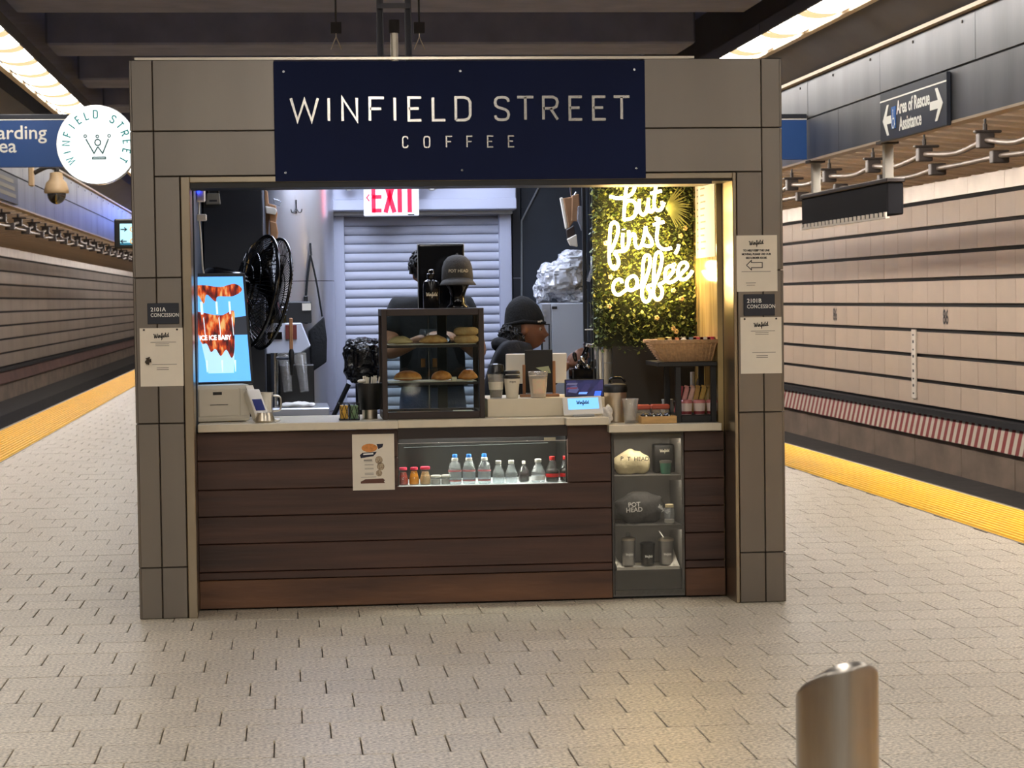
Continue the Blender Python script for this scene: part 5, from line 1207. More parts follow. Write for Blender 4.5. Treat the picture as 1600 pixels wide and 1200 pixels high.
part('side', 'tray_wood', t, bev=.001, b=(x0, x1, 10.90, 10.906, RZ+.0005, RZ+.036)); part('side', 'tray_wood', t, bev=.001, b=(x0, x1, 10.994, 11.0, RZ+.0005, RZ+.036)); part('end', 'tray_wood', t, b=(x0, x0+.006, 10.906, 10.994, RZ+.0005, RZ+.036)); part('end', 'tray_wood', t, b=(x1-.006, x1, 10.906, 10.994, RZ+.0005, RZ+.036)); part('bottom', 'tray_wood', t, b=(x0+.006, x1-.006, 10.906, 10.994, RZ+.0005, RZ+.005))
for i in range(8):
    p = Vector((x0+.022+(i % 4)*.038, 10.925+(i//4)*.04, RZ+.028)); t = thing('wrapped_snack', 'small black wrapped snack, %s in the %s row of the wooden tray' % (('first', 'second', 'third', 'last')[i % 4], ('front', 'back')[i//4]), 'snack', p-Vector((0,0,.018)), group='snacks in the wooden tray')
    b = MB(); b.ball(p, (.018,.018,.022), 14, 10, fn=lambda q: q*(1+.14*math.sin(6*q.x+5*q.z+i))); b.build('wrapper', MATS['black_gloss'], t, sm=True)
    b = MB(); b.ball(p+Vector((.004,-.014,.004)), (.006,.006,.012), 8, 6); b.build('print_patch', MATS['white_plastic'], t, sm=True)
# black rack with basket
YK0, YK1 = 10.95, 11.30
x0, x1 = X_(1056, YK0, 620), 2.132; zt_ = Z_(565, YK0, 1090)
t = thing('snack_rack', 'black two level rack at the right end of the counter', 'rack', ((x0+x1)/2, YK0, RZ))
for xx in (x0, x1-.028):
    for yy in (YK0, YK1-.028): part('post', 'black', t, bev=.002, b=(xx, xx+.028, yy, yy+.028, RZ+.0005, zt_-.022))
part('top_board', 'black', t, bev=.002, b=(x0-.09, x1, YK0-.02, YK1+.02, zt_-.022, zt_)); part('base_board', 'black', t, bev=.002, b=(x0+.028, x1-.028, YK0, YK1, RZ+.0005, RZ+.036))
x2 = X_(1020, YK0, 540)
b_ = thing('wicker_basket', 'long wicker basket of packets on top of the black rack', 'basket', ((x2+x1)/2, YK0+.1, zt_)); mat('wicker', (188,150,108), .7, var=.2, vs=60, bump=.5, bs=120)
bh = .095
def rim(u, z): return [(x2+u, YK0-.02+u, z), (x1-.002-u*.3, YK0-.02+u, z), (x1-.002-u*.3, YK0+.24-u, z), (x2+u, YK0+.24-u, z)]
for i in range(10):
    f_ = 1-i/9; b = MB(); P4 = rim(.055*f_, zt_+.006+bh*i/9.5); b.tube(P4, .0055, 6, True); b.build('strand', MATS['wicker'], b_, sm=True)
b = MB(); P4 = rim(-.004, zt_+bh+.006); b.tube(P4, .010, 8, True); b.build('rim', MATS['wicker'], b_, sm=True)
for i in range(16):
    u = i/15; b = MB(); xa = x2+.055+(x1-.018-x2-.055)*u; xb = x2+(x1-.004-x2)*u; b.tube([(xa, YK0+.032, zt_+.003), (xb, YK0-.022, zt_+bh)], .004, 5); b.build('stake', MATS['wicker'], b_)
part('bottom', 'wicker', b_, b=(x2+.06, x1-.02, YK0+.035, YK0+.185, zt_+.0005, zt_+.006))
for i in range(9):
    col = ((214,186,96), (222,204,150), (216,150,110), (206,196,188), (120,150,170), (198,86,92), (226,220,210), (190,60,84), (212,190,170))[i]
    xx = x2+.06+.036*i; o = thing('snack_packet', ('pale yellow', 'cream', 'orange', 'silver', 'blue', 'pink', 'white', 'crimson', 'beige')[i]+' snack packet in the wicker basket', 'packet', (xx, YK0+.1, zt_+.05), group='packets in the wicker basket')
    b = MB(); b.ball((xx, YK0+.10+.01*(i % 3), zt_+bh-.012+.008*(i % 2)), (.036,.07,.030), 14, 10, fn=lambda q: q*(1+.1*math.sin(5*q.x+7*q.y))); b.build('pouch', mat('packet_%d' % i, col, .35, var=.2, vs=30), o, sm=True)
    b = MB(); b.box(xx-.026, xx+.026, YK0+.06, YK0+.066, zt_+bh+.008, zt_+bh+.026); b.build('seal', MATS['packet_%d' % i], o)
for i in range(4):                            # yogurt cups in the rack
    xx = x0+.062+.066*(i % 4); yy = YK0+.055
    o = thing('yogurt_cup', '%s yogurt cup with red topping in the black rack' % ('first', 'second', 'third', 'last')[i], 'cup', (xx, yy, RZ+.036), group='yogurt cups')
    b = MB(); b.lathe([(.026,.001),(.027,.003),(.031,.06),(.028,.06)], (xx, yy, RZ+.036), 20); b.build('cup', mat('yogurt', (218,200,190), .4), o, sm=.7)
    b = MB(); b.lathe([(.0272,.003),(.0285,.018),(.0278,.018)], (xx, yy, RZ+.036), 20); b.build('fruit_layer', mat('berry', (126,48,52), .4), o, sm=.7)
    b = MB(); b.lathe([(.0325,.058),(.0325,.066),(.026,.074),(.006,.076)], (xx, yy, RZ+.036), 20); b.build('lid', mat('lid_clear_red', (196,120,116), .25), o, sm=.7)
cols = [(150,40,52), (206,140,130), (214,170,150), (180,140,70), (196,160,80), (150,120,60), (90,84,50), (226,222,214), (226,222,214)]
for i in range(9):
    xx = x0+.04+.029*i; o = thing('snack_bar', ('crimson', 'rose', 'blush', 'amber', 'gold', 'bronze', 'olive', 'ivory', 'white')[i]+' wrapped bar leaning behind the yogurt cups', 'snack bar', (xx, YK0+.13, RZ+.036), group='bars in the black rack')
    b = MB(); b.obox((xx, YK0+.15, RZ+.105), .024, .012, .135, Matrix.Rotation(-.25, 3, 'X') @ Matrix.Rotation(.25+.04*(i % 3), 3, 'Y')); b.build('wrapper', mat('bar_%d' % i, cols[i], .3, var=.15, vs=40), o, bev=.004)
    b = MB(); b.obox((xx+.016, YK0+.167, RZ+.172), .024, .002, .010, Matrix.Rotation(-.25, 3, 'X') @ Matrix.Rotation(.25+.04*(i % 3), 3, 'Y')); b.build('seal', MATS['bar_%d' % i], o)
p = Vector((X_(1050, 11.2, 640), 11.3, RZ)); p = Vector((X_(1043, 11.32, 640), 11.32, RZ)); t = thing('small_pitcher', 'small grey metal pitcher behind the wooden tray', 'pitcher', p)
b = MB(); b.lathe([(.03,0),(.033,.003),(.035,.05),(.028,.085),(.031,.10),(.028,.10)], p, 20); b.build('body', MATS['shop_grey'], t, sm=.7); b = MB(); b.tube(smooth_path([p+Vector((.03,0,.09)), p+Vector((.055,0,.08)), p+Vector((.05,0,.03)), p+Vector((.033,0,.02))]), .004, 6); b.build('handle', MATS['shop_grey'], t, sm=True)
# faucet behind the rack
p = Vector((X_(1082, 11.42, 600), 11.42, RZ)); t = thing('sink_faucet', 'grey curved faucet and standpipe behind the black rack', 'faucet', p)
b = MB(); b.cyl(p, p+Vector((0,0,.235)), .012, n=12); b.build('standpipe', MATS['shop_grey'], t, sm=.6)
b = MB(); b.tube(smooth_path([p+Vector((.03,0,.0)), p+Vector((.03,0,.17)), p+Vector((.045,0,.195)), p+Vector((.062,0,.18)), p+Vector((.07,-.01,.13))]), .010, 10); b.build('spout', MATS['chrome'], t, sm=True)
# ================================================================== FRONT OF THE COUNTER
# drinks window
wy = YF+.012
t = thing('drinks_window', 'lit glass drinks window set into the plank front', 'display', ((wx0+wx1)/2, YF, wz0-.03))
part('liner_back', mat('liner_dark', (14,14,14), .3), t, b=(wx0, wx1, YF+.42, YF+.43, wz0, .868)); part('liner_side', 'liner_dark', t, b=(wx0, wx0+.006, YF+.03, YF+.42, wz0, .868)); part('liner_side', 'liner_dark', t, b=(wx1-.006, wx1, YF+.03, YF+.42, wz0, .868)); part('liner_top', 'liner_dark', t, b=(wx0+.006, wx1-.006, YF+.03, YF+.42, .860, .868))
part('shelf', mat('shelf_white', (216,220,222), .3), t, bev=.002, b=(wx0+.001, wx1-.001, YF+.004, YF+.42, wz0-.028, wz0))
part('pane', 'pane', t, b=(wx0+.002, wx1-.002, YF+.006, YF+.009, wz0, wz1-.035)); part('pane_edge', 'chrome', t, b=(wx0+.002, wx1-.002, YF+.004, YF+.010, wz1-.035, wz1-.032))
part('price_tag', mat('tag_cream', (170,164,140), .6), t, b=(X_(850, YF, 680), X_(868, YF, 680), YF, YF+.003, wz1-.034, wz1-.018))
b = MB(); b.tube([(wx0+.05, YF+.40, wz0+.165), (wx1-.05, YF+.40, wz0+.175)], .004, 6); b.build('back_rail', MATS['chrome'], t)
b = MB(); b.box(wx0+.02, wx1-.02, YF+.05, YF+.09, .850, .858); b.build('added_glow_strip', mat('added_glow_strip', (255,250,240), .4, emit=(255,250,238), es=70.), t)  # unseen glowing strip added inside the window to light the bottles
wz = wz0
def bottle(px, dy, label, h, r, capm, bodym, liqm=None, liq=0., neck=.55, capr=.45, grp='bottles in the drinks window', bands=(), sport=False, nm='drink_bottle'):
    Yb = YF+dy; p = Vector((X_(px, Yb, 745), Yb, wz)); o = thing(nm, label, 'bottle', p, group=grp)
    b = MB(); b.lathe([(r*.85,0),(r,.006),(r,h*neck),(r*.94,h*(neck+.06)),(r*.75,h*(neck+.18)),(r*capr*.85,h*.84),(r*capr*.85,h*.86)], p, 20); b.build('bottle', MATS[bodym], o, sm=.8)
    if liqm: b = MB(); b.lathe([(r*.8,.004),(r*.95,.008),(r*.95,min(liq,neck)*h),(r*.9,min(liq,neck+.05)*h),(r*.6,liq*h),(.002,liq*h)], p, 18); b.build('drink', MATS[liqm], o, sm=.8)
    b = MB(); b.lathe([(r*capr,h*.85),(r*capr*1.05,h*.86),(r*capr*1.05,h*.98),(r*capr*.9,h)], p, 16); cp = b.build('cap', MATS[capm], o, sm=.6)
    if sport: b = MB(); b.lathe([(r*.5,h*.78),(r*.52,h*.80),(r*.5,h*.87),(r*.4,h*.88)], p, 16); b.build('cap_collar', MATS['white_plastic'], o, sm=.6)
    for z0, z1, m_ in bands: b = MB(); b.lathe([(r*1.012,z0*h),(r*1.012,z1*h)], p, 20, cap=False); b.build('label_band', MATS[m_], o, sm=.8)
    return o
mat('cap_pink', (226,60,92), .35); mat('cap_blue', (40,130,220), .35); mat('cap_red', (204,30,34), .35)
mat('juice_red', (198,48,30), .3); mat('juice_orange', (248,160,20), .3, emit=(248,150,10), es=.05); mat('juice_peach', (240,196,140), .3); mat('cola', (40,18,16), .2); mat('band_red', (196,110,116), .4); mat('band_white', (222,222,226), .5)
bottle(630, .06, 'squat red juice bottle with a pink cap at the left of the drinks window', .088, .025, 'cap_pink', 'bottle_thin', 'juice_red', .72, .35, .75)
bottle(647, .06, 'squat orange juice bottle with a pink cap in the drinks window', .088, .025, 'cap_pink', 'bottle_thin', 'juice_orange', .78, .35, .72)
bottle(664.5, .06, 'squat peach coloured juice bottle with a wide pink cap', .090, .027, 'cap_pink', 'bottle_thin', 'juice_peach', .72, .35, .85)
for px, lab in ((681, 'left'), (697, 'right')):
    p = Vector((X_(px, YF+.06, 750), YF+.06, wz)); o = thing('glass_jar', '%s low lidded jar between juice and water in the drinks window' % lab, 'jar', p, group='low jars in the drinks window')
    b = MB(); b.lathe([(.022,0),(.024,.003),(.024,.034),(.022,.038)], p, 20); b.build('jar', MATS['bottle_clear'], o, sm=.7); b = MB(); b.lathe([(.020,.003),(.0225,.006),(.0225,.026),(.004,.027)], p, 16); b.build('contents', MATS['yogurt'], o, sm=.7); b = MB(); b.lathe([(.0255,.036),(.0255,.045),(.02,.047)], p, 20); b.build('lid', MATS['white_plastic'], o, sm=.6)
for i, px in enumerate((711, 733, 757)):
    bottle(px, .055, '%s water bottle with blue sport cap in the drinks window' % ('left', 'middle', 'right')[i], .148, .032, 'cap_blue', 'bottle_clear', None, 0, .5, .36, bands=((.42,.47,'band_red'), (.16,.42,'bottle_clear'), (.10,.14,'band_red')), sport=True)
for px, lab in ((779, 'left of the pair of small bottles with white caps'), (799, 'right of the pair of small bottles with white caps')):
    bottle(px, .06, lab, .112, .030, 'white_plastic', 'bottle_clear', None, 0, .42, .46)
bottle(818.5, .10, 'small dark bottle between the white capped bottles', .105, .027, 'white_plastic', 'bottle_thin', 'cola', .5, .42, .3)
bottle(841, .06, 'white capped clear bottle beside the red capped cola', .116, .034, 'white_plastic', 'bottle_clear', None, 0, .42, .46, bands=((.1,.3,'band_white'),))
bottle(863, .06, 'cola bottle with a red cap and red label in the drinks window', .128, .033, 'cap_red', 'bottle_thin', 'cola', .52, .42, .42, bands=((.2,.34,'cap_red'),))
bottle(884, .075, 'red capped cola bottle cut off by the right window edge', .128, .031, 'cap_red', 'bottle_thin', 'cola', .52, .42, .42, bands=((.2,.34,'cap_red'),))
# sandwich poster on the planks
a, c = at(550, 679, YF-.004), at(617, 765, YF-.004); w, h = c.x-a.x, a.z-c.z; Yp = YF-.0032
t = thing('food_poster', 'white sandwich poster pinned on the dark planks', 'poster', ((a.x+c.x)/2, YF-.003, c.z))
part('sheet', 'paper', t, b=(a.x, c.x, YF-.003, YF-.0005, c.z, a.z))
def pu(u, v): return (a.x+u*w, a.z-v*h)
def pp(nm, m, pts, d=.0003): b = MB(); b.prism([pu(*q) for q in pts], Yp-d, Yp+.0002, 'y'); return b.build(nm, MATS[m], t)
def ell(u, v, ru, rv, n=16): return [(u+ru*math.cos(2*PI*i/n), v+rv*math.sin(2*PI*i/n)) for i in range(n)]
mat('bread_print', (214,140,72), .7, var=.2, vs=60); mat('ink_navy', (30,30,50), .7); mat('food_print', (150,112,84), .7, var=.5, vs=150, col2=(206,190,160)); mat('board_print', (96,62,50), .7)
pp('bread_print', 'bread_print', ell(.41, .245, .19, .075)); pp('banner_print', 'ink_navy', [(.58,.18),(.74,.175),(.72,.235),(.62,.27)], .0002); pp('banner_print', 'ink_navy', [(.18,.37),(.24,.33),(.58,.315),(.56,.345),(.50,.395),(.2,.425)], .0005)
pp('print_line', 'sign_white', [(.26,.345),(.5,.335),(.5,.362),(.26,.372)], .0008)
for u, v, r in ((.63,.465,.09), (.67,.58,.09), (.63,.70,.075)): pp('food_print', 'food_print', ell(u, v, r, r*.78))
pp('print_line', 'print_dark', [(.27,.455),(.47,.455),(.47,.47),(.27,.47)]); pp('print_line', 'print_dark', [(.27,.486),(.48,.486),(.48,.491),(.27,.491)])
for v in (.535, .55, .605, .62, .69, .705, .72): pp('print_line', 'print_grey', [(.29,v),(.5,v),(.5,v+.006),(.29,v+.006)])
pp('print_line', 'print_grey', [(.2,.765),(.56,.76),(.56,.768),(.2,.773)]); pp('board_print', 'board_print', [(.19,.845),(.3,.805),(.72,.795),(.77,.83),(.74,.845),(.77,.88),(.19,.88)])
# ------------------------------------------------------------------ merchandise cabinet
z0, z1 = at(1012, 931, YF).z, .828
mat('cab_fill2', (255,244,228), .4, emit=(255,244,228), es=36.)  # glow of the strips added to brighten the cabinet shelves
t = thing('merchandise_cabinet', 'narrow grey glass door cabinet of shop merchandise in the plank front', 'cabinet', ((cabx0+cabx1)/2, YF, z0))
mat('cab_grey', (104,101,97), .6, var=.08, vs=6)
part('side', 'cab_grey', t, b=(cabx0, cabx0+.012, YF, YF+.34, z0, z1)); part('side', 'cab_grey', t, b=(cabx1-.012, cabx1, YF, YF+.34, z0, z1)); part('back', 'cab_grey', t, b=(cabx0+.012, cabx1-.012, YF+.33, YF+.34, z0, z1)); part('top', 'cab_grey', t, b=(cabx0+.012, cabx1-.012, YF, YF+.33, z1-.012, z1)); part('bottom', 'cab_grey', t, b=(cabx0+.012, cabx1-.012, YF, YF+.33, z0, z0+.03))
shz = [Z_(741, YF+.1, 1012), Z_(818, YF+.1, 1012), Z_(887, YF+.1, 1012)]
for z in shz: part('shelf', 'cab_grey', t, b=(cabx0+.012, cabx1-.012, YF+.012, YF+.33, z-.012, z))
part('kick_panel', 'cab_grey', t, b=(cabx0+.012, cabx1-.012, YF+.02, YF+.03, z0+.03, shz[2]-.012))
do = part('glass_door', glass('cab_glass', (236,236,234), .025, .10, .025, (120,118,112)), t, b=(cabx0+.002, cabx1-.002, YF-.004, YF, z0+.006, z1-.004))
b = MB(); b.cyl((cabx1-.025, YF-.012, z1-.05), (cabx1-.025, YF-.004, z1-.05), .005, n=8); b.build('door_lock', MATS['chrome'], do)
b = MB(); b.box(cabx0+.02, cabx1-.02, YF+.03, YF+.05, z1-.022, z1-.014); b.build('added_glow_strip', mat('cab_fill', (255,244,228), .4, emit=(255,244,228), es=42.), t)  # strip added to brighten the top of the cabinet
part('top_rail', 'cab_grey', t, b=(cabx0+.012, cabx1-.012, YF+.004, YF+.014, z1-.034, z1-.012))  # rail added to hide the glowing strip behind it
for z in shz[:2]:
    part('added_glow_strip', 'cab_fill2', t, b=(cabx0+.02, cabx1-.02, YF+.034, YF+.046, z-.017, z-.012)); part('shelf_lip', 'cab_grey', t, b=(cabx0+.012, cabx1-.012, YF+.012, YF+.018, z-.024, z-.012))  # strips added to brighten the shelves below, hidden by added lips
mat('tote_cream', (214,200,160), .9, bump=.4, bs=40); mat('shirt_grey', (74,73,72), .9, bump=.4, bs=40); mat('tumbler_steel', (150,148,146), .3, .9); mat('tumbler_green', (70,132,110), .35); mat('print_white', (226,224,218), .7)
mid = (cabx0+cabx1)/2
p = Vector((X_(988, YF+.14, 740), YF+.14, shz[0])); o = thing('folded_tote', 'cream cloth bag lettered Pot Head on the top cabinet shelf', 'bag', p)
b = MB(); b.ball(p+Vector((0,0,.055)), (.10,.06,.068), 28, 18, fn=lambda q: Vector((q.x*(1-.18*max(q.z,0)), q.y, max(q.z,-.8)))*(1+.06*math.sin(5*q.x+3*q.z)+.04*math.sin(11*q.x-4*q.z))); b.build('cloth', MATS['tote_cream'], o, sm=True)
text('lettering', 'P  T  HEAD', .030, MATS['print_dark'], o, (p.x+.005, p.y-.064, p.z+.070), align='CENTER', rot=-.03, warp=lambda q: q+Vector((0, .030*((q.x-p.x)/.1)**2, 0)))
p = Vector((X_(1037, YF+.2, 735), YF+.2, shz[0])); o = thing('shop_pouch', 'black lettered pouch behind the green tumbler in the cabinet', 'pouch', p)
b = MB(); b.box(p.x-.055, p.x+.05, p.y-.03, p.y+.03, shz[0]+.001, shz[0]+.145); b.build('pouch', MATS['black'], o, bev=.012, seg=2, sm=True); b = MB(); word(b, (p.x, p.y-.0305, p.z+.11), .014, .0022); b.build('shop_word', MATS['print_cream'], o)
p = Vector((X_(1040, YF+.09, 740), YF+.09, shz[0])); o = thing('travel_tumbler', 'green tumbler on the top cabinet shelf', 'tumbler', p)
b = MB(); b.lathe([(.022,.001),(.024,.004),(.029,.058),(.027,.058)], p, 20); b.build('cup', MATS['tumbler_green'], o, sm=.7); b = MB(); b.lathe([(.031,.056),(.031,.066),(.02,.069)], p, 20); b.build('lid', MATS['tumbler_steel'], o, sm=.7)
p = Vector((X_(995, YF+.12, 815), YF+.12, shz[1])); o = thing('folded_shirt', 'dark grey shirt lettered Pot Head draped on the middle cabinet shelf', 'shirt', p)
b = MB(); b.ball(p+Vector((.02,.02,.075)), (.125,.05,.085), 28, 18, fn=lambda q: Vector((q.x, q.y, max(q.z,-.86)))*(1+.05*math.sin(6*q.x+4*q.z)+.05*math.sin(9*q.z-5*q.x))); b.build('cloth', MATS['shirt_grey'], o, sm=True)
for i, (s, z) in enumerate((('POT', .088), ('HEAD', .062))): text('lettering', s, .032, MATS['print_white'], o, (p.x-.018, p.y-.042, p.z+z), align='CENTER', bold=.0006, rot=.05)
b = MB(); word(b, (p.x+.13, p.y-.03, p.z+.07), .018, .003, rot=-.6); b.build('shop_mark', MATS['print_white'], o)
p = Vector((X_(1046, YF+.07, 815), YF+.07, shz[1])); o = thing('glass_jar', 'clear glass jar with a pale lid on the middle cabinet shelf', 'jar', p)
b = MB(); b.lathe([(.023,.001),(.026,.004),(.026,.07),(.02,.08),(.02,.085)], p, 20); b.build('jar', MATS['bottle_clear'], o, sm=.7); b = MB(); b.lathe([(.022,.082),(.022,.096),(.018,.098)], p, 20); b.build('lid', MATS['tote_cream'], o, sm=.6); b = MB(); b.lathe([(.022,.003),(.0245,.006),(.0245,.022),(.004,.023)], p, 18); b.build('contents', MATS['paper'], o)
for i, (px, m_, hh, rr, lab) in enumerate(((982, 'tumbler_steel', .125, .036, 'grey steel tumbler with a clear top on the bottom cabinet shelf'), (1012, 'black', .098, .037, 'black tumbler in the middle of the bottom cabinet shelf'), (1041, 'tumbler_steel', .118, .038, 'grey tumbler with straw on the bottom cabinet shelf'))):
    p = Vector((X_(px, YF+.13, 880), YF+.13, shz[2]+.012)); o = thing('travel_tumbler', lab, 'tumbler', p, group='tumblers on the bottom cabinet shelf')
    b = MB(); b.lathe([(rr*.86,.001),(rr*.9,.004),(rr,hh),(rr*.9,hh)], p, 22); b.build('cup', MATS[m_], o, sm=.7); b = MB(); b.lathe([(rr*1.04,hh),(rr*1.04,hh+.012),(rr*.6,hh+.018)], p, 22); b.build('lid', MATS['black' if m_ == 'black' else 'steel_edge'], o, sm=.7)
    b = MB(); word(b, (p.x, p.y-rr*.97, p.z+hh*.45), .011, .0022, rot=0); b.build('shop_word', MATS['print_white'], o)
    if i == 2: b = MB(); b.tube([p+Vector((0,0,hh)), p+Vector((-.035,0,hh+.05))], .003, 6); b.build('straw', MATS['print_white'], o)
    if i == 0: b = MB(); b.lathe([(.012,hh+.016),(.012,hh+.035),(.006,hh+.04)], p, 12); b.build('spout', MATS['acrylic'], o)
o = thing('paper_liner', 'crumpled white paper under the tumblers in the cabinet', 'paper', (mid, YF+.1, shz[2]))
b = MB(); v = []; n = 18
for i in range(n+1):
    u = i/n; x = cabx0+.022+(cabx1-cabx0-.044)*u; e = .07*max(0, (abs(u-.5)-.36)/.14)
    v += [(x, YF+.02, shz[2]-.03-.03*abs(math.sin(5*u*PI*.8))*(1 if .2 < u < .8 else .4)), (x, YF+.022, shz[2]+.014), (x, YF+.10, shz[2]+.003+e*.5), (x, YF+.24, shz[2]+.010+e*1.3)]
b._add(v, [(4*i+k, 4*i+4+k, 4*i+5+k, 4*i+1+k) for i in range(n) for k in range(3)]); b.build('sheet', mat('liner_paper', (214,210,200), .8, bump=.5, bs=40), o)
# ================================================================== RIGHT SIDE OF THE KIOSK
YG = 11.56
a, c = at(922, 283, YG), at(1092, 548, YG); gx1 = 2.138
t = thing('green_wall', 'artificial foliage panel behind the lit slogan', 'plant wall', ((a.x+gx1)/2, YG, c.z))
part('backing', mat('moss', (34,40,22), .9), t, b=(a.x+.01, gx1, YG+.01, YG+.03, c.z+.03, 2.40))
for k, (col, cnt, nm) in enumerate((((104,120,58), 2400, 'leaves'), ((140,146,74), 1800, 'leaves'), ((72,92,46), 2000, 'leaves'))):
    b = MB(); random.seed(20+k)
    for i in range(cnt):
        x = random.uniform(a.x, gx1); z = random.uniform(c.z, 2.40)
        edge = c.z+.03+.05*math.sin(9*(x-a.x))+.03*math.sin(23*x)
        if z < edge and random.random() < .7: continue
        p = Vector((x, YG-random.uniform(0, .055), z)); s = random.uniform(.014, .030)
        d = Vector((random.uniform(-1, 1), random.uniform(-.9, .1), random.uniform(-1, 1))).normalized(); e, f_ = frame_of(d)
        b._add([p, p+d*s*.5+e*s*.35, p+d*s, p+d*s*.5-e*s*.35+f_*s*.12], [(0,1,2,3)])
    tag(b.build(nm, mat('leaf_%d' % k, col, .5, var=.3, vs=30), t), kind='stuff')
q = at(1040, 325, YG-.07)                     # palm frond
for i in range(20):
    an = math.radians(-66+132*i/19)+.08; L = random.uniform(.10, .16); b = MB(); v = []
    for k in range(6):
        u = k/5; w = .0042*math.sin(PI*min(1, u*.9+.12)); P = q+Vector((math.cos(an)*L*u, -.012-.03*math.sin(PI*u*.7), math.sin(an)*L*u-.02*u*u))
        nn = Vector((-math.sin(an), 0, math.cos(an))); v += [P+nn*w, P-nn*w+Vector((0,.002,0))]
    b._add(v, [(2*k, 2*k+1, 2*k+3, 2*k+2) for k in range(5)]); b.build('frond_leaf', mat('palm', (176,182,104), .5, var=.2, vs=20), t)
for i in range(16):                           # little pale flowers
    fl = at(random.choice((945, 960, 1000, 1030, 1045, 1055, 1070))+random.uniform(-8, 8), random.uniform(300, 520), YG-.06); b = MB()
    for k in range(5): b.ball(fl+Vector((.008*math.cos(k*1.257), -.003*(k % 2), .008*math.sin(k*1.257))), (.0062,.004,.0062), 8, 6)
    b.build('flower', mat('petal', (226,196,140), .6), t, sm=True)
part('lower_panel', mat('lower_panel', (30,26,22), .5), t, b=(X_(958, YG, 600), gx1, YG+.01, YG+.03, 0, c.z+.03))
# slogan in warm neon
mat('neon', (255,240,205), .4, emit=(255,214,140), es=L_NEON)
YN = YG-.10
ns = thing('neon_sign', 'warm white neon script reading but first, coffee on the foliage', 'neon sign', at(1015, 470, YN))
S_ = [[(200,232),(290,252),(365,245),(420,225),(465,185),(485,130),(465,95),(420,95),(390,140),(380,220),(370,330),(365,420),(362,500)],
 [(372,335),(400,290),(450,280),(490,310),(503,370),(490,440),(450,480),(400,492),(362,500)], [(495,425),(520,395),(535,330),(540,265)],
 [(540,265),(535,340),(545,410),(580,440),(615,410),(635,330),(640,250)], [(640,250),(640,340),(650,395),(680,405),(706,360)],
 [(725,108),(715,200),(705,300),(715,365),(750,393),(790,370),(820,300)], [(665,200),(730,182),(790,170)],
 [(210,860),(235,810),(265,740),(295,640),(290,555),(250,525),(215,560),(205,650),(200,727),(195,877),(205,997),(255,1057),(300,1007),(295,937),(262,867),(310,857),(375,845),(410,790),(420,720),(415,620)],
 [(352,650),(346,760),(355,825),(375,845)], [(358,603),(360,612)],
 [(415,620),(428,690),(470,657),(490,690),(490,760),(515,817),(560,790),(590,690),(610,572)], [(610,572),(625,650),(670,715),(682,775),(650,798),(585,785)],
 [(760,472),(745,600),(735,700),(750,780),(790,822),(840,832),(905,818)], [(695,555),(760,537),(820,520)], [(985,780),(975,830),(945,885)],
 [(340,1217),(330,1182),(290,1177),(250,1217),(240,1287),(265,1337),(310,1347),(370,1307),(405,1280)], [(455,1137),(405,1177),(395,1247),(430,1297),(490,1277),(515,1207),(495,1147),(455,1137)], [(490,1277),(530,1262),(568,1235)],
 [(568,1260),(575,1127),(580,1007),(600,917),(640,902),(660,947),(650,1047),(620,1147),(590,1227),(570,1307),(575,1387),(610,1430),(655,1397),(660,1317),(630,1257),(692,1237)],
 [(698,1247),(702,1127),(712,977),(730,887),(770,867),(795,917),(785,1017),(755,1117),(720,1207),(700,1287),(705,1367),(745,1407),(790,1367),(795,1287),(765,1237),(815,1205),(885,1135),(928,1067),(900,1022),(850,1047),(830,1117),(840,1177),(880,1210),(940,1187),(1035,1090),(1085,1027),(1060,982),(1010,997),(980,1057),(980,1127),(1010,1172),(1060,1172),(1110,1127),(1142,1075)]]
for st in S_:
    pts = [at(925+x/7.2727, 275+y/7.2727, YN) for x, y in st]
    b = MB(); b.tube(smooth_path(pts, 5) if len(pts) > 2 else pts, .0082, 8); b.build('tube', MATS['neon'], ns, sm=True)
for px, py in ((985, 330), (1040, 300), (960, 400), (1020, 380), (985, 450), (1060, 440)):
    p = at(px, py, YN); b = MB(); b.cyl((p.x, YN+.008, p.z), (p.x, YG+.012, p.z), .003, n=6); b.build('stand_off', MATS['chrome'], ns)
# menu strip on the side wall
z1_, z0_ = Z_(284, 11.2, 1110), Z_(402, 11.2, 1110)
t = thing('menu_strip', 'long white menu sheet on the side wall next to the foliage', 'menu', (2.138, 11.2, z0_))
part('sheet', 'paper', t, b=(2.1375, 2.1395, 10.98, 11.50, z0_, z1_+.05))
for i in range(11):
    zz = z1_+.0-i*.034; part('print_line', 'print_grey', t, b=(2.1370, 2.1375, 11.22+.02*(i % 3), 11.36, zz, zz+.008)); part('print_line', 'print_grey', t, b=(2.1370, 2.1375, 11.42, 11.455, zz, zz+.007))
# dark corner between foliage and ice machine: hanging strips and pipes
t = thing('hanging_strips', 'dark hanging strips and pipes between the ice machine and the foliage', 'strips', (X_(926, 11.75, 560), 11.75, 0))
for px, w, m_ in ((914, .010, 'black'), (920, .008, 'dark_wall'), (925.5, .007, 'black')):
    x = X_(px, 11.75, 450); b = MB(); b.box(x-w, x+w, 11.75, 11.77, 0, 2.44); b.build('strip', MATS[m_], t, bev=.004)
for px in (932, 941):
    x = X_(px, 11.625, 480); b = MB(); b.cyl((x, 11.625, .9), (x, 11.625, 1.9), .005, n=8); b.build('pipe', MATS['shop_grey'], t)
for y0_, y1_, px in ((335, 395, 932), (400, 440, 925), (408, 436, 932)):
    p, q = at(px, y0_, 11.70), at(px-6, y1_, 11.70); b = MB(); b.tube([p, (p+q)/2+Vector((.012,0,0)), q], .011, 6); b.build('plastic_sleeve', MATS['plastic_film'], t, sm=True)
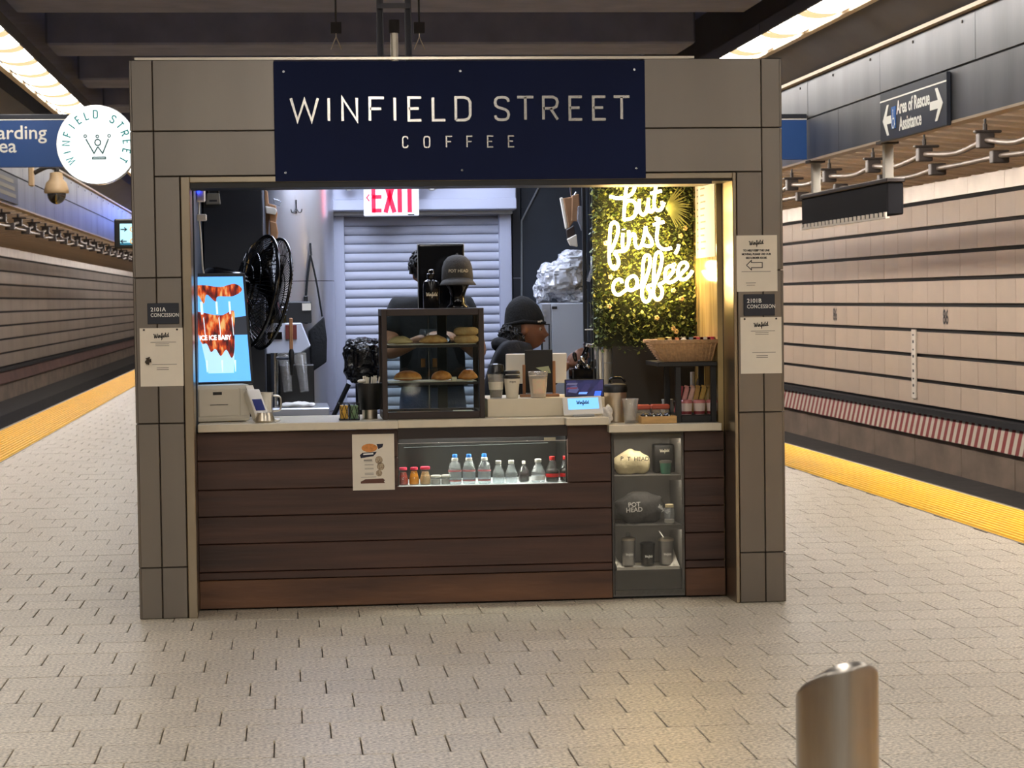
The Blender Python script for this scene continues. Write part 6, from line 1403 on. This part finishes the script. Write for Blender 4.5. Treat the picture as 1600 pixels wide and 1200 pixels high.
# stainless water tower
x0, x1 = X_(929, 11.7, 560), X_(962, 11.7, 560); zt_ = Z_(497, 11.7, 945)
t = thing('water_tower', 'upright stainless water boiler with side pipe behind the pay tablet', 'boiler', ((x0+x1)/2, 11.72, 0))
b = MB(); b.box(x0, x1, 11.66, 11.80, 0, zt_); b.build('body', mat('tower_steel', (170,160,142), .3, .8), t, bev=.012, seg=2, sm=.6); part('cap', 'black', t, bev=.004, b=(x0-.01, x1-.03, 11.64, 11.70, zt_, zt_+.018))
for dx in (.008, .022): b = MB(); b.cyl((x0+dx-.012, 11.64, .9), (x0+dx-.012, 11.64, zt_), .005, n=8); b.build('sight_pipe', MATS['chrome'], t)
b = MB(); zz = Z_(515, 11.62, 925); b.tube([(x0-.06, 11.62, zz), (x0, 11.63, zz)], .004, 6); b.build('tap_arm', MATS['white_plastic'], t)
part('seam', 'grey_plastic', t, b=(x0+.03, x1+.001, 11.658, 11.661, Z_(568, 11.66, 945), Z_(566, 11.66, 945)))
# espresso grips cluster in front of the tower
p = at(908, 600, 11.62); t = thing('espresso_machine', 'dark chrome espresso machine partly hidden behind the phone', 'machine', (p.x, 11.65, CZ)); p.z = CZ
b = MB(); b.box(X_(893, 11.6, 600), X_(926, 11.6, 600), 11.57, 11.72, CZ-.3, Z_(575, 11.6, 908)); b.build('body', MATS['black_gloss'], t, bev=.01, seg=2)
b = MB(); b.box(X_(893, 11.6, 600)-.02, X_(926, 11.6, 600)+.0, 11.57, 11.72, 0, CZ-.3); b.build('cabinet', MATS['black'], t)
for i in range(7):
    q = at(898+4.2*i, 556+6*((i*3) % 4), 11.6); b = MB(); b.lathe([(.008,-.03),(.010,-.02),(.012,.01),(.006,.02)], q, 10, ax=(random.uniform(-.5,.5), -.4, 1)); b.build('knob', MATS['chrome' if i % 2 else 'black_gloss'], t, sm=.7)
for px in (900, 912, 921): q = at(px, 588, 11.6); b = MB(); b.tube([q+Vector((0,0,.05)), q+Vector((.008,-.02,0)), q+Vector((.004,-.02,-.04))], .006, 8); b.build('steam_pipe', MATS['chrome'], t, sm=True)
# ice machine with plastic bags on top
YI = 12.55
x0, x1 = X_(846, YI, 530), X_(916, YI, 530); zt_ = Z_(473, YI, 880)
t = thing('ice_machine', 'grey ice machine with a narrow control column in the back corner', 'ice machine', ((x0+x1)/2, YI, 0))
part('body', 'shop_grey', t, bev=.006, b=(x0, x1+.03, YI, YI+.6, .08, zt_)); xs = X_(861, YI, 530)
part('control_column', mat('column_grey', (142,142,146), .5), t, bev=.003, b=(x0+.002, xs, YI-.012, YI, .6, zt_-.004)); part('door', mat('door_grey', (164,168,176), .45), t, bev=.004, b=(xs+.003, x1+.028, YI-.014, YI, .6, zt_-.004)); part('lower_door', 'door_grey', t, bev=.004, b=(x0+.002, x1+.028, YI-.014, YI, .1, .594))
part('badge', 'black', t, b=(X_(861, YI, 479)+.003, X_(870, YI, 479), YI-.017, YI-.014, zt_-.035, zt_-.02))
for py in (485, 493): q = at(851.5, py, YI-.014); b = MB(); b.cyl(q, q+Vector((0,-.006,0)), .007, n=10); b.build('button', MATS['grey_plastic'], t)
for xx in (x0+.03, x1): part('foot', 'black', t, b=(xx-.02, xx+.02, YI+.05, YI+.1, 0, .08))
part('side_frame', 'black', t, bev=.003, b=(X_(845, YI-.1, 530), X_(848, YI-.1, 530), YI-.11, YI-.10, 1.05, Z_(506, YI-.1, 850))); part('side_frame', 'black', t, b=(X_(857, YI-.1, 530), X_(859, YI-.1, 530), YI-.11, YI-.10, 1.05, Z_(506, YI-.1, 850))); part('side_frame', 'black', t, b=(X_(843, YI-.1, 530), X_(859, YI-.1, 530), YI-.11, YI-.10, Z_(508, YI-.1, 850), Z_(506, YI-.1, 850)))
a_, c_ = at(833, 475, 12.9), at(846, 500, 12.9); t = thing('wall_screen', 'small bright blue screen on the back wall beside the ice machine', 'screen', ((a_.x+c_.x)/2, 12.95, c_.z))
part('case', 'black', t, b=(a_.x-.008, c_.x+.05, 12.905, 13.45, c_.z-.008, a_.z+.008)); part('screen', glow('wall_blue', (50,140,250), 1.2), t, b=(a_.x, c_.x+.04, 12.90, 12.905, c_.z, a_.z))
for i, (px, py, rx, ry, rz, lab) in enumerate(((895, 412, .085, .12, .075, 'uppermost clear plastic bag of cups on the ice machine'), (874, 437, .12, .14, .10, 'large middle white plastic bag of cups on the ice machine'), (848, 455, .05, .08, .07, 'small leftmost plastic bag hanging over the ice machine edge'), (893, 462, .085, .12, .055, 'lowest clear plastic bag resting on the ice machine'))):
    p = at(px, py, YI+.14); t = thing('plastic_bag', lab, 'bag', p-Vector((0,0,rz)), group='plastic bags on the ice machine')
    b = MB(); b.ball(p, (rx,ry,rz), 72, 48, fn=film(i+3, .17)); b.build('film', mat('bag_white', (214,216,222), .18, var=.1, vs=14, col2=(176,178,186), bump=.4, bs=50, coat=.4), t, sm=.3)
    for k in range(3): b = MB(); q = p+Vector((random.uniform(-.5,.5)*rx, -ry*.9, random.uniform(-.4,.5)*rz)); b.obox(q, .03, .03, .018, Matrix.Rotation(random.random()*2, 3, 'Y')); b.build('printed_patch', MATS['shop_grey'], t, bev=.003)
# paper bags clipped high in the corner
t = thing('paper_bag_clip', 'folded kraft paper bags clipped high beside the foliage', 'bags', at(895, 372, 12.2)); YH = 12.2
for i, (pts, m_) in enumerate(((((874,309),(879,309),(887,356),(883,359)), 'paper'), (((879,310),(893,308),(896,345),(888,358)), 'paper_kraft'), (((893,306),(904,303),(906,346),(892,346)), 'paper_kraft'), (((884,359),(896,352),(898,372),(886,374)), 'dark_wood'), (((902,322),(909,322),(908,362),(901,345)), 'plastic_film'), (((885,374),(900,366),(902,386),(890,384)), 'paper'))):
    P = [at(x, y, YH-.01*i) for x, y in pts]; b = MB(); b.prism([(v.x, v.z) for v in P], YH-.01*i-.025, YH-.01*i+.0, 'y'); b.build('bag', MATS[m_], t, bev=.004)
p = at(892, 300, YH); b = MB(); b.tube(smooth_path([p+Vector((0,0,.25)), p, p+Vector((.015,0,-.02)), p+Vector((.03,0,0))]), .005, 8); b.build('clip_hook', MATS['chrome'], t, sm=True)
# dark back panels with a pale seam on the right of the shutter
part('back_panel', mat('panel_blue', (34,40,50), .35, var=.1, vs=3), bev=.003, b=(g1+.022, X_(815, 13.4, 450), 13.40, 13.45, 0, 2.43))
t_ = MB(); P = [at(845, 286, 13.39), at(815, 345, 13.39), at(815, 475, 13.39), at(815, 640, 13.39)]; t_.tube(P, .006, 6); t_.build('seam_trim', MATS['shop_grey'], kio)
part('back_panel', 'dark_wall', bev=.003, b=(X_(816, 13.4, 450), OX1, 13.41, 13.45, 0, 2.43)); part('seam_trim', 'shop_grey', b=(g1+.022, X_(815, 13.4, 450), 13.395, 13.40, Z_(435, 13.4, 808), Z_(434, 13.4, 808)))
# ================================================================== BOLLARD
Yb = 4.05; bx = X_(1308, Yb, 1100); br = 66*Yb/F; bt = Z_(1031, Yb, 1308)
t = thing('bollard', 'brushed steel bollard with a slanted top in the foreground', 'bollard', (bx, Yb, 0))
b = MB(); n = 48; zb_ = []
rings = [(0, br), (.02, br)]
v = []; f = []
for i in range(n):
    a = 2*PI*i/n; x, y = math.cos(a), math.sin(a)
    top = bt-.042+.012*x-.042*y
    for z, r in ((0, br), (top-.012, br), (top-.004, br*.985), (top, br*.94), (top+.004, br*.80)): v.append(Vector((bx+r*x, Yb+r*y, z)))
for i in range(n):
    j = (i+1) % n
    for k in range(4): f.append((5*i+k, 5*j+k, 5*j+k+1, 5*i+k+1))
f.append(tuple(5*i+4 for i in range(n))); b._add(v, f); b.build('post', mat('bollard_steel', (170,164,156), .30, 1., var=.06, vs=60, stretch=(1,1,.1), bump=.06, bs=300), t, sm=.7)
b = MB(); b.cyl((bx, Yb, 0), (bx, Yb, .02), br*1.3, n=32); b.build('floor_flange', MATS['steel'], t, bev=.004, sm=.6)
# ================================================================== PEOPLE
def eval_mesh(o):
    dg = bpy.context.evaluated_depsgraph_get(); me = bpy.data.meshes.new_from_object(o.evaluated_get(dg)); return me
def skin_mesh(V, Ed, Rr, sub=2):
    me = bpy.data.meshes.new('sk'); me.from_pydata([Vector(v) for v in V], Ed, []); o = bpy.data.objects.new('sk', me); COL.objects.link(o)
    md = o.modifiers.new('skin', 'SKIN'); md.use_smooth_shade = True
    for i, r in enumerate(Rr): sv = me.skin_vertices[0].data[i]; sv.radius = (r, r) if not isinstance(r, tuple) else r; sv.use_root = (i == 0)
    s = o.modifiers.new('sub', 'SUBSURF'); s.levels = sub; s.render_levels = sub
    out = eval_mesh(o); bpy.data.objects.remove(o); bpy.data.meshes.remove(me); return out
def join_remesh(meshes, vox, name, m, parent, smooth=4):
    bm = bmesh.new()
    for x in meshes: bm.from_mesh(x); bpy.data.meshes.remove(x)
    me = bpy.data.meshes.new(name); bm.to_mesh(me); bm.free(); o = bpy.data.objects.new(name, me); COL.objects.link(o)
    if vox:
        md = o.modifiers.new('re', 'REMESH'); md.mode = 'VOXEL'; md.voxel_size = vox
        if smooth: s = o.modifiers.new('sm', 'SMOOTH'); s.factor = .5; s.iterations = smooth
        me2 = eval_mesh(o); o.modifiers.clear(); o.data = me2; bpy.data.meshes.remove(me)
    off = WL[parent.name]
    for v in o.data.vertices: v.co -= off
    o.data.materials.clear(); o.data.materials.append(MATS[m]); o.data.shade_smooth(); o.parent = parent; o.name = name; return o
def mb_mesh(b):
    me = bpy.data.meshes.new('tmp'); me.from_pydata(b.v, [], b.f); bm = bmesh.new(); bm.from_mesh(me); bmesh.ops.recalc_face_normals(bm, faces=bm.faces); bm.to_mesh(me); bm.free(); return me
def head_mesh(c, yaw, tilt=0., s=1.):
    """head looking along +x before turning; c = centre of the skull"""
    M = Matrix.Rotation(yaw, 3, 'Z') @ Matrix.Rotation(tilt, 3, 'Y'); b = MB()
    def fn(q):
        x, y, z = q.x*.098, q.y*.077, q.z*.118
        if z < 0: y *= 1+.9*z/.118*.35; x += .012*(-z/.118) if x > 0 else .03*(-z/.118)*1.1
        if x > .03: x += .012*math.exp(-((z+.085)/.022)**2)*math.exp(-(y/.03)**2)             # chin
        if x > .03: x += .030*math.exp(-((z+.028)/.018)**2)*math.exp(-(y/.013)**2)             # nose tip
        if x > .03: x += .013*math.exp(-((z+.002)/.020)**2)*math.exp(-(y/.010)**2)             # bridge
        if x > .03: x += .010*math.exp(-((z+.060)/.012)**2)*math.exp(-(y/.024)**2)             # lips
        if x > .03: x -= .010*math.exp(-((z-.006)/.014)**2)*math.exp(-((abs(y)-.032)/.016)**2) # eye sockets
        if x > .03: x += .006*math.exp(-((z-.030)/.012)**2)*math.exp(-((abs(y)-.03)/.03)**2)   # brow
        return Vector((x, y, z))
    b.ball((0,0,0), 1., 64, 48, fn=fn)
    for sg in (-1, 1):                        # ears
        b.ball((-.008, sg*.076, -.012), (.019,.009,.031), 14, 10); b.ball((-.004, sg*.083, -.012), (.012,.006,.022), 12, 8)
    b.v = [Vector(c)+M @ (v*s) for v in b.v]; return b, M
def face_bits(c, M, s, par, m_eye='eye_white'):
    mat('eye_white', (170,158,148), .3); mat('iris', (36,22,16), .1); mat('lips', (112,62,56), .5); mat('brow', (18,14,14), .9)
    for sg in (-1, 1):
        e = Vector(c)+M @ (Vector((.0745, sg*.032, .004))*s); b = MB(); b.ball(e, .0125*s, 12, 10); eo = b.build('eye', MATS['eye_white'], par, sm=True)
        b = MB(); b.ball(e+M @ Vector((.0085*s, 0, -.002)), .0062*s, 10, 8); b.build('iris', MATS['iris'], eo, sm=True)
        b = MB(); b.tube([Vector(c)+M @ (Vector((.090-.02*abs(k), sg*(.030+.016*k), .026+.004*(1-k*k)))*s) for k in (-1,-.4,.3,1)], .0035*s, 6); b.build('eyebrow', MATS['brow'], par, sm=True)
    b = MB(); b.tube([Vector(c)+M @ (Vector((.107-.012*k*k, .022*k, -.060))*s) for k in (-1,-.5,0,.5,1)], [.002*s,.005*s,.006*s,.005*s,.002*s], 8); b.build('lips', MATS['lips'], par, sm=True)
def hand_meshes(w, d, up, s=1., curl=.6, thumb=1):
    """palm at wrist w pointing along d, back of the hand along up; separate curled fingers"""
    d = Vector(d).normalized(); up = Vector(up); up = (up-d*up.dot(d)).normalized(); side = d.cross(up); out = []
    w = Vector(w); pc = w+d*.045*s
    b = MB(); M = Matrix((d, side, up)).transposed()
    b.ball((0,0,0), (.05*s,.042*s,.016*s), 16, 10); b.v = [pc+M @ v for v in b.v]; out.append(mb_mesh(b))
    for k, (o_, L) in enumerate(((-.030,.066),(-.010,.076),(.010,.072),(.029,.058))):
        P = [pc+d*.025*s+side*o_*s]; a = 0
        for j, f_ in enumerate((.45,.33,.26)):
            a += curl*(.55+.35*j); P.append(P[-1]+(d*math.cos(a)-up*math.sin(a))*L*f_*s*1.25)
        out.append(skin_mesh(P, [(0,1),(1,2),(2,3)], [.0095*s,.009*s,.0085*s,.0072*s], 1))
    P = [w+d*.022*s+side*-.03*s*thumb, w+d*.05*s+side*-.052*s*thumb-up*.012*s, w+d*.078*s+side*-.05*s*thumb-up*.026*s, w+d*.098*s+side*-.036*s*thumb-up*.036*s]
    out.append(skin_mesh(P, [(0,1),(1,2),(2,3)], [.013*s,.0115*s,.010*s,.008*s], 1)); return out
mat('skin_dark', (122,80,58), .5, var=.08, vs=20); mat('skin_mid', (150,106,80), .5, var=.08, vs=20)
mat('hair_black', (14,12,13), .6, var=.3, vs=40, bump=.6, bs=70); mat('tee_black', (10,12,14), .9, var=.3, vs=10, bump=.3, bs=30); mat('hoodie', (20,21,26), .95, var=.25, vs=12, bump=.4, bs=40); mat('jeans', (78,98,136), .9, var=.25, vs=14, bump=.4, bs=120); mat('beanie', (7,7,9), .95, var=.3, vs=30, bump=.4, bs=90); mat('apron_black', (28,29,32), .85, var=.2, vs=10, bump=.3, bs=30)
def curls(c, r, n, seed, m_, par, nm='hair', keep=None, base=None):
    """curly hair: many short bent locks over a scalp"""
    rr = random.Random(seed); b = MB()
    for i in range(n):
        d = Vector((rr.gauss(0,1), rr.gauss(0,1), rr.gauss(0,1))).normalized()
        if keep and not keep(d): continue
        p = Vector((c[0]+d.x*r[0], c[1]+d.y*r[1], c[2]+d.z*r[2])); e, f_ = frame_of(d); a = rr.uniform(0, 6.3); s = rr.uniform(.010, .018)
        P = [p+d*(s*.5*k*.6)+(e*math.cos(a+k*1.4)+f_*math.sin(a+k*1.4))*s for k in range(5)]
        b.tube(P, .0055, 5)
    o = b.build(nm, MATS[m_], par, sm=True); o['kind'] = 'stuff'; return o
# ---- the man behind the pastry case, facing the platform, hands together over a cup
Y_ = 12.15; hx = X_(670, Y_, 400)
man = thing('person', 'person in a black T-shirt and jeans working behind the pastry case', 'person', (hx+.01, Y_, 0))
pel = Vector((hx+.012, Y_, .93)); ch = Vector((hx+.012, Y_, 1.36)); nk = Vector((hx+.004, Y_-.01, 1.51)); hd = Vector((hx-.004, Y_-.05, 1.640))
shL, shR = Vector((hx-.175, Y_, 1.455)), Vector((hx+.20, Y_, 1.455))
elL, elR = Vector((hx-.245, Y_-.06, 1.20)), Vector((hx+.27, Y_-.06, 1.19))
wrL, wrR = at(664, 528, Y_-.30), at(716, 530, Y_-.30)
V = [pel, Vector((pel.x, Y_, 1.14)), ch, nk, hd, shL, elL, wrL, shR, elR, wrR]
Ed = [(0,1),(1,2),(2,3),(3,4),(2,5),(5,6),(6,7),(2,8),(8,9),(9,10)]; Rr = [(.155,.11), (.145,.10), (.165,.11), .055, .06, .062, .045, .029, .062, .045, .029]
for s in (-1, 1):
    i = len(V); V += [pel+Vector((s*.09,0,-.04)), pel+Vector((s*.11,-.02,-.45)), Vector((pel.x+s*.12, Y_+.01, .09)), Vector((pel.x+s*.13, Y_-.13, .035))]; Ed += [(0,i),(i,i+1),(i+1,i+2),(i+2,i+3)]; Rr += [.095, .062, .042, .038]
hb, M = head_mesh(hd, -PI/2, .30)
ms = [skin_mesh(V, Ed, Rr), mb_mesh(hb)]+hand_meshes(wrL, (wrR-wrL).normalized()+Vector((0,-.3,.25)), (0,-.5,.8), 1., .5, 1)+hand_meshes(wrR, (wrL-wrR).normalized()+Vector((0,-.3,.3)), (0,-.5,.8), 1., .5, -1)
body = join_remesh(ms, .007, 'body', 'skin_mid', man, 3); face_bits(hd, M, 1., man)
e0 = shL.lerp(elL, .62); e1 = shR.lerp(elR, .62)
V2 = [Vector((pel.x, Y_, .96)), Vector((pel.x, Y_, 1.12)), ch, Vector((nk.x, nk.y, 1.50)), shL, e0, shR, e1]
join_remesh([skin_mesh(V2, [(0,1),(1,2),(2,3),(2,4),(4,5),(2,6),(6,7)], [(.205,.155), (.192,.145), (.188,.132), .07, .08, .066, .08, .066])], .012, 'shirt', 'tee_black', man, 4)
V3 = [Vector((pel.x, Y_, 1.20)), Vector((pel.x, Y_, 1.06)), pel]; E3 = [(0,1),(1,2)]; R3 = [(.15,.11), (.184,.137), (.190,.142)]
for s in (-1, 1):
    i = len(V3); V3 += [pel+Vector((s*.095,0,-.08)), pel+Vector((s*.11,-.02,-.45)), Vector((pel.x+s*.12, Y_+.01, .10))]; E3 += [(2,i),(i,i+1),(i+1,i+2)]; R3 += [.112, .078, .066]
join_remesh([skin_mesh(V3, E3, R3)], .012, 'jeans', 'jeans', man, 4)
b = MB(); v = []; n = 16
for i in range(n+1):
    a = PI+PI*i/n
    for z, rx, ry in ((1.34,.11,.155), (1.22,.16,.165), (1.12,.185,.172), (1.03,.195,.178)): v.append((pel.x+rx*math.cos(a)*(.98), Y_+ry*math.sin(a), z))
b._add(v, [(4*i+k, 4*i+4+k, 4*i+5+k, 4*i+1+k) for i in range(n) for k in range(3)]); o = b.build('apron', MATS['apron_black'], man, sm=True); md = o.modifiers.new('thick', 'SOLIDIFY'); md.thickness = .005
curls((hd.x, hd.y+.008, hd.z+.03), (.090,.108,.105), 900, 5, 'hair_black', man, keep=lambda d: d.z > -.15+(.45 if d.y < -.55 else 0))
b = MB(); b.ball((hd.x, hd.y+.012, hd.z+.028), (.090,.106,.106), 28, 18); b.f = [f for f in b.f if sum((b.v[i]-hd).z for i in f)/len(f) > (.045 if sum((b.v[i]-hd).y for i in f)/len(f) < -.05 else -.02)]; b.build('scalp_hair', MATS['hair_black'], man, sm=True)
for w_, s in ((wrL, -1), (wrR, 1)):
    b = MB(); b.tube([w_+Vector((0,.02*math.cos(k),.034*math.sin(k))) for k in [2*PI*i/12 for i in range(12)]], .005, 6, True); b.build('wrist_band', MATS['black'], man, sm=True)
p = (wrL+wrR)/2+Vector((.01,-.045,-.005)); t = thing('lid_in_hand', 'small black lid held in both hands above the pastry shelf', 'lid', p)
b = MB(); b.lathe([(.034,-.008),(.036,-.004),(.036,.004),(.028,.012),(.004,.013)], p, 22, ax=(.1,-.8,.6)); b.build('lid', MATS['black_gloss'], t, sm=.7); b = MB(); b.cyl(p+Vector((-.012,-.028,.018)), p+Vector((-.012,-.03,.021)), .004, n=8); b.build('sip_hole', MATS['white_plastic'], t)
# ---- the woman in a beanie, seen from her right side, reaching to the right
Y_ = 11.82; hd = at(822, 513, Y_); hx = hd.x
wom = thing('person', 'person in a black beanie and dark hoodie turned to the right', 'person', (hx-.07, Y_, 0))
pel = Vector((hx-.10, Y_, .82)); ch = Vector((hx-.085, Y_, 1.14)); nk = Vector((hx-.035, Y_, 1.27))
shF, shB = Vector((hx-.09, Y_-.16, 1.215)), Vector((hx-.07, Y_+.16, 1.215))
elF, elB = Vector((hx-.02, Y_-.20, .99)), Vector((hx+.06, Y_+.14, 1.02)); wrF = at(889, 568, Y_-.16); wrB = at(880, 575, Y_+.02)
V = [pel, Vector((pel.x+.01, Y_, 1.0)), ch, nk, hd+Vector((-.01,0,-.02)), shF, elF, wrF, shB, elB, wrB]
Ed = [(0,1),(1,2),(2,3),(3,4),(2,5),(5,6),(6,7),(2,8),(8,9),(9,10)]; Rr = [(.12,.15), (.11,.14), (.12,.15), .05, .055, .056, .042, .027, .056, .042, .027]
for s in (-1, 1):
    i = len(V); V += [pel+Vector((0,s*.09,-.04)), pel+Vector((.01,s*.10,-.40)), Vector((pel.x-.01, Y_+s*.11, .085)), Vector((pel.x+.12, Y_+s*.11, .035))]; Ed += [(0,i),(i,i+1),(i+1,i+2),(i+2,i+3)]; Rr += [.09, .06, .04, .036]
hb, M = head_mesh(hd, -.18, .10, .97)
ms = [skin_mesh(V, Ed, Rr), mb_mesh(hb)]+hand_meshes(wrF, (.75,.1,.55), (-.3,-.9,.3), .95, .6, -1)+hand_meshes(wrB, (.8,-.1,.3), (-.3,.2,.9), .95, .6, 1)
join_remesh(ms, .0062, 'body', 'skin_dark', wom, 2); face_bits(hd, M, .97, wom)
V2 = [Vector((pel.x, Y_, .78)), Vector((pel.x+.01, Y_, 1.0)), ch, Vector((nk.x-.012, Y_, 1.255)), shF, elF, wrF.lerp(elF, .12), shB, elB, wrB.lerp(elB, .12)]
join_remesh([skin_mesh(V2, [(0,1),(1,2),(2,3),(2,4),(4,5),(5,6),(2,7),(7,8),(8,9)], [(.155,.18), (.15,.175), (.145,.17), .085, .085, .066, .046, .085, .066, .046])], .012, 'hoodie', 'hoodie', wom, 4)
b = MB(); n = 20; P = [(nk.x-.03+.095*math.cos(2*PI*i/n), Y_+.105*math.sin(2*PI*i/n), 1.225-.035*math.cos(2*PI*i/n)+.012*math.sin(4*PI*i/n)) for i in range(n)]
b.tube(P, .030, 10, True); b.build('hood', MATS['hoodie'], wom, sm=True)
V3 = [Vector((pel.x, Y_, .84)), pel]; E3 = [(0,1)]; R3 = [(.14,.165), (.14,.165)]
for s in (-1, 1):
    i = len(V3); V3 += [pel+Vector((0,s*.09,-.08)), pel+Vector((.01,s*.10,-.40)), Vector((pel.x-.01, Y_+s*.11, .10))]; E3 += [(1,i),(i,i+1),(i+1,i+2)]; R3 += [.105, .075, .06]
join_remesh([skin_mesh(V3, E3, R3)], .012, 'trousers', 'tee_black', wom, 4)
b = MB(); v = []; n = 36; prof = [(.110,.028),(.113,.045),(.111,.07),(.104,.10),(.092,.130),(.070,.153),(.042,.170),(.01,.177)]
b.lathe(prof, (0,0,0), n); b.v = [Vector(hd)+M @ Vector((q.x*.94-.012-.26*max(0,q.z-.06), q.y*.80, q.z*.97-.002*0-(.035*(-q.x/.11) if q.x < 0 else 0))) for q in b.v]; bo = b.build('beanie', MATS['beanie'], wom, sm=.8)
b = MB(); P = []
for i in range(n): a = 2*PI*i/n; q = Vector((.115*math.cos(a)*.94-.012, .115*math.sin(a)*.81, .038-(.035*(-math.cos(a)) if math.cos(a) < 0 else 0))); P.append(Vector(hd)+M @ q)
b.tube(P, .009, 8, True); b.v = [v for v in b.v]; b.build('beanie_cuff', MATS['beanie'], bo, sm=True)
q = Vector(hd)+M @ Vector((.075,-.085,.045)); b = MB(); word(b, (0,0,0), .009, .0018, rot=.2, map2=lambda r: q+Vector((r.x*.8, r.y-.012, r.z))); b.build('beanie_mark', MATS['print_cream'], bo)
curls((hd.x-.075, Y_-.005, hd.z-.045), (.052,.075,.060), 420, 9, 'hair_black', wom)
b = MB(); b.ball((hd.x-.068, Y_-.003, hd.z-.038), (.055,.075,.062), 20, 14); b.build('hair_bunch', MATS['hair_black'], wom, sm=True)
b = MB(); b.ball(hd+Vector((-.035, 0, .0)), (.075,.080,.075), 24, 16); b.f = [f for f in b.f if sum((b.v[i]-hd).x for i in f)/len(f) < -.035]; b.build('side_hair', MATS['hair_black'], wom, sm=True)
q = Vector(hd)+M @ Vector((-.004,-.088,-.045)); b = MB(); b.tube([q+Vector((.006*math.cos(a), 0, .006*math.sin(a))) for a in [2*PI*i/10 for i in range(10)]], .0016, 6, True); b.build('earring', MATS['chrome'], wom, sm=True)
p = wrF+Vector((.085,-.02,.06)); t = thing('portafilter', 'dark portafilter handle held in the hand of the person in the beanie', 'tool', p)
b = MB(); b.lathe([(.012,-.05),(.016,-.03),(.014,.0),(.011,.03)], p, 14, ax=(.3,-.2,.9)); b.build('handle', MATS['black_gloss'], t, sm=.7); b = MB(); b.lathe([(.022,.03),(.026,.034),(.026,.05),(.02,.052)], p, 18, ax=(.3,-.2,.9)); b.build('basket', MATS['chrome'], t, sm=.7)
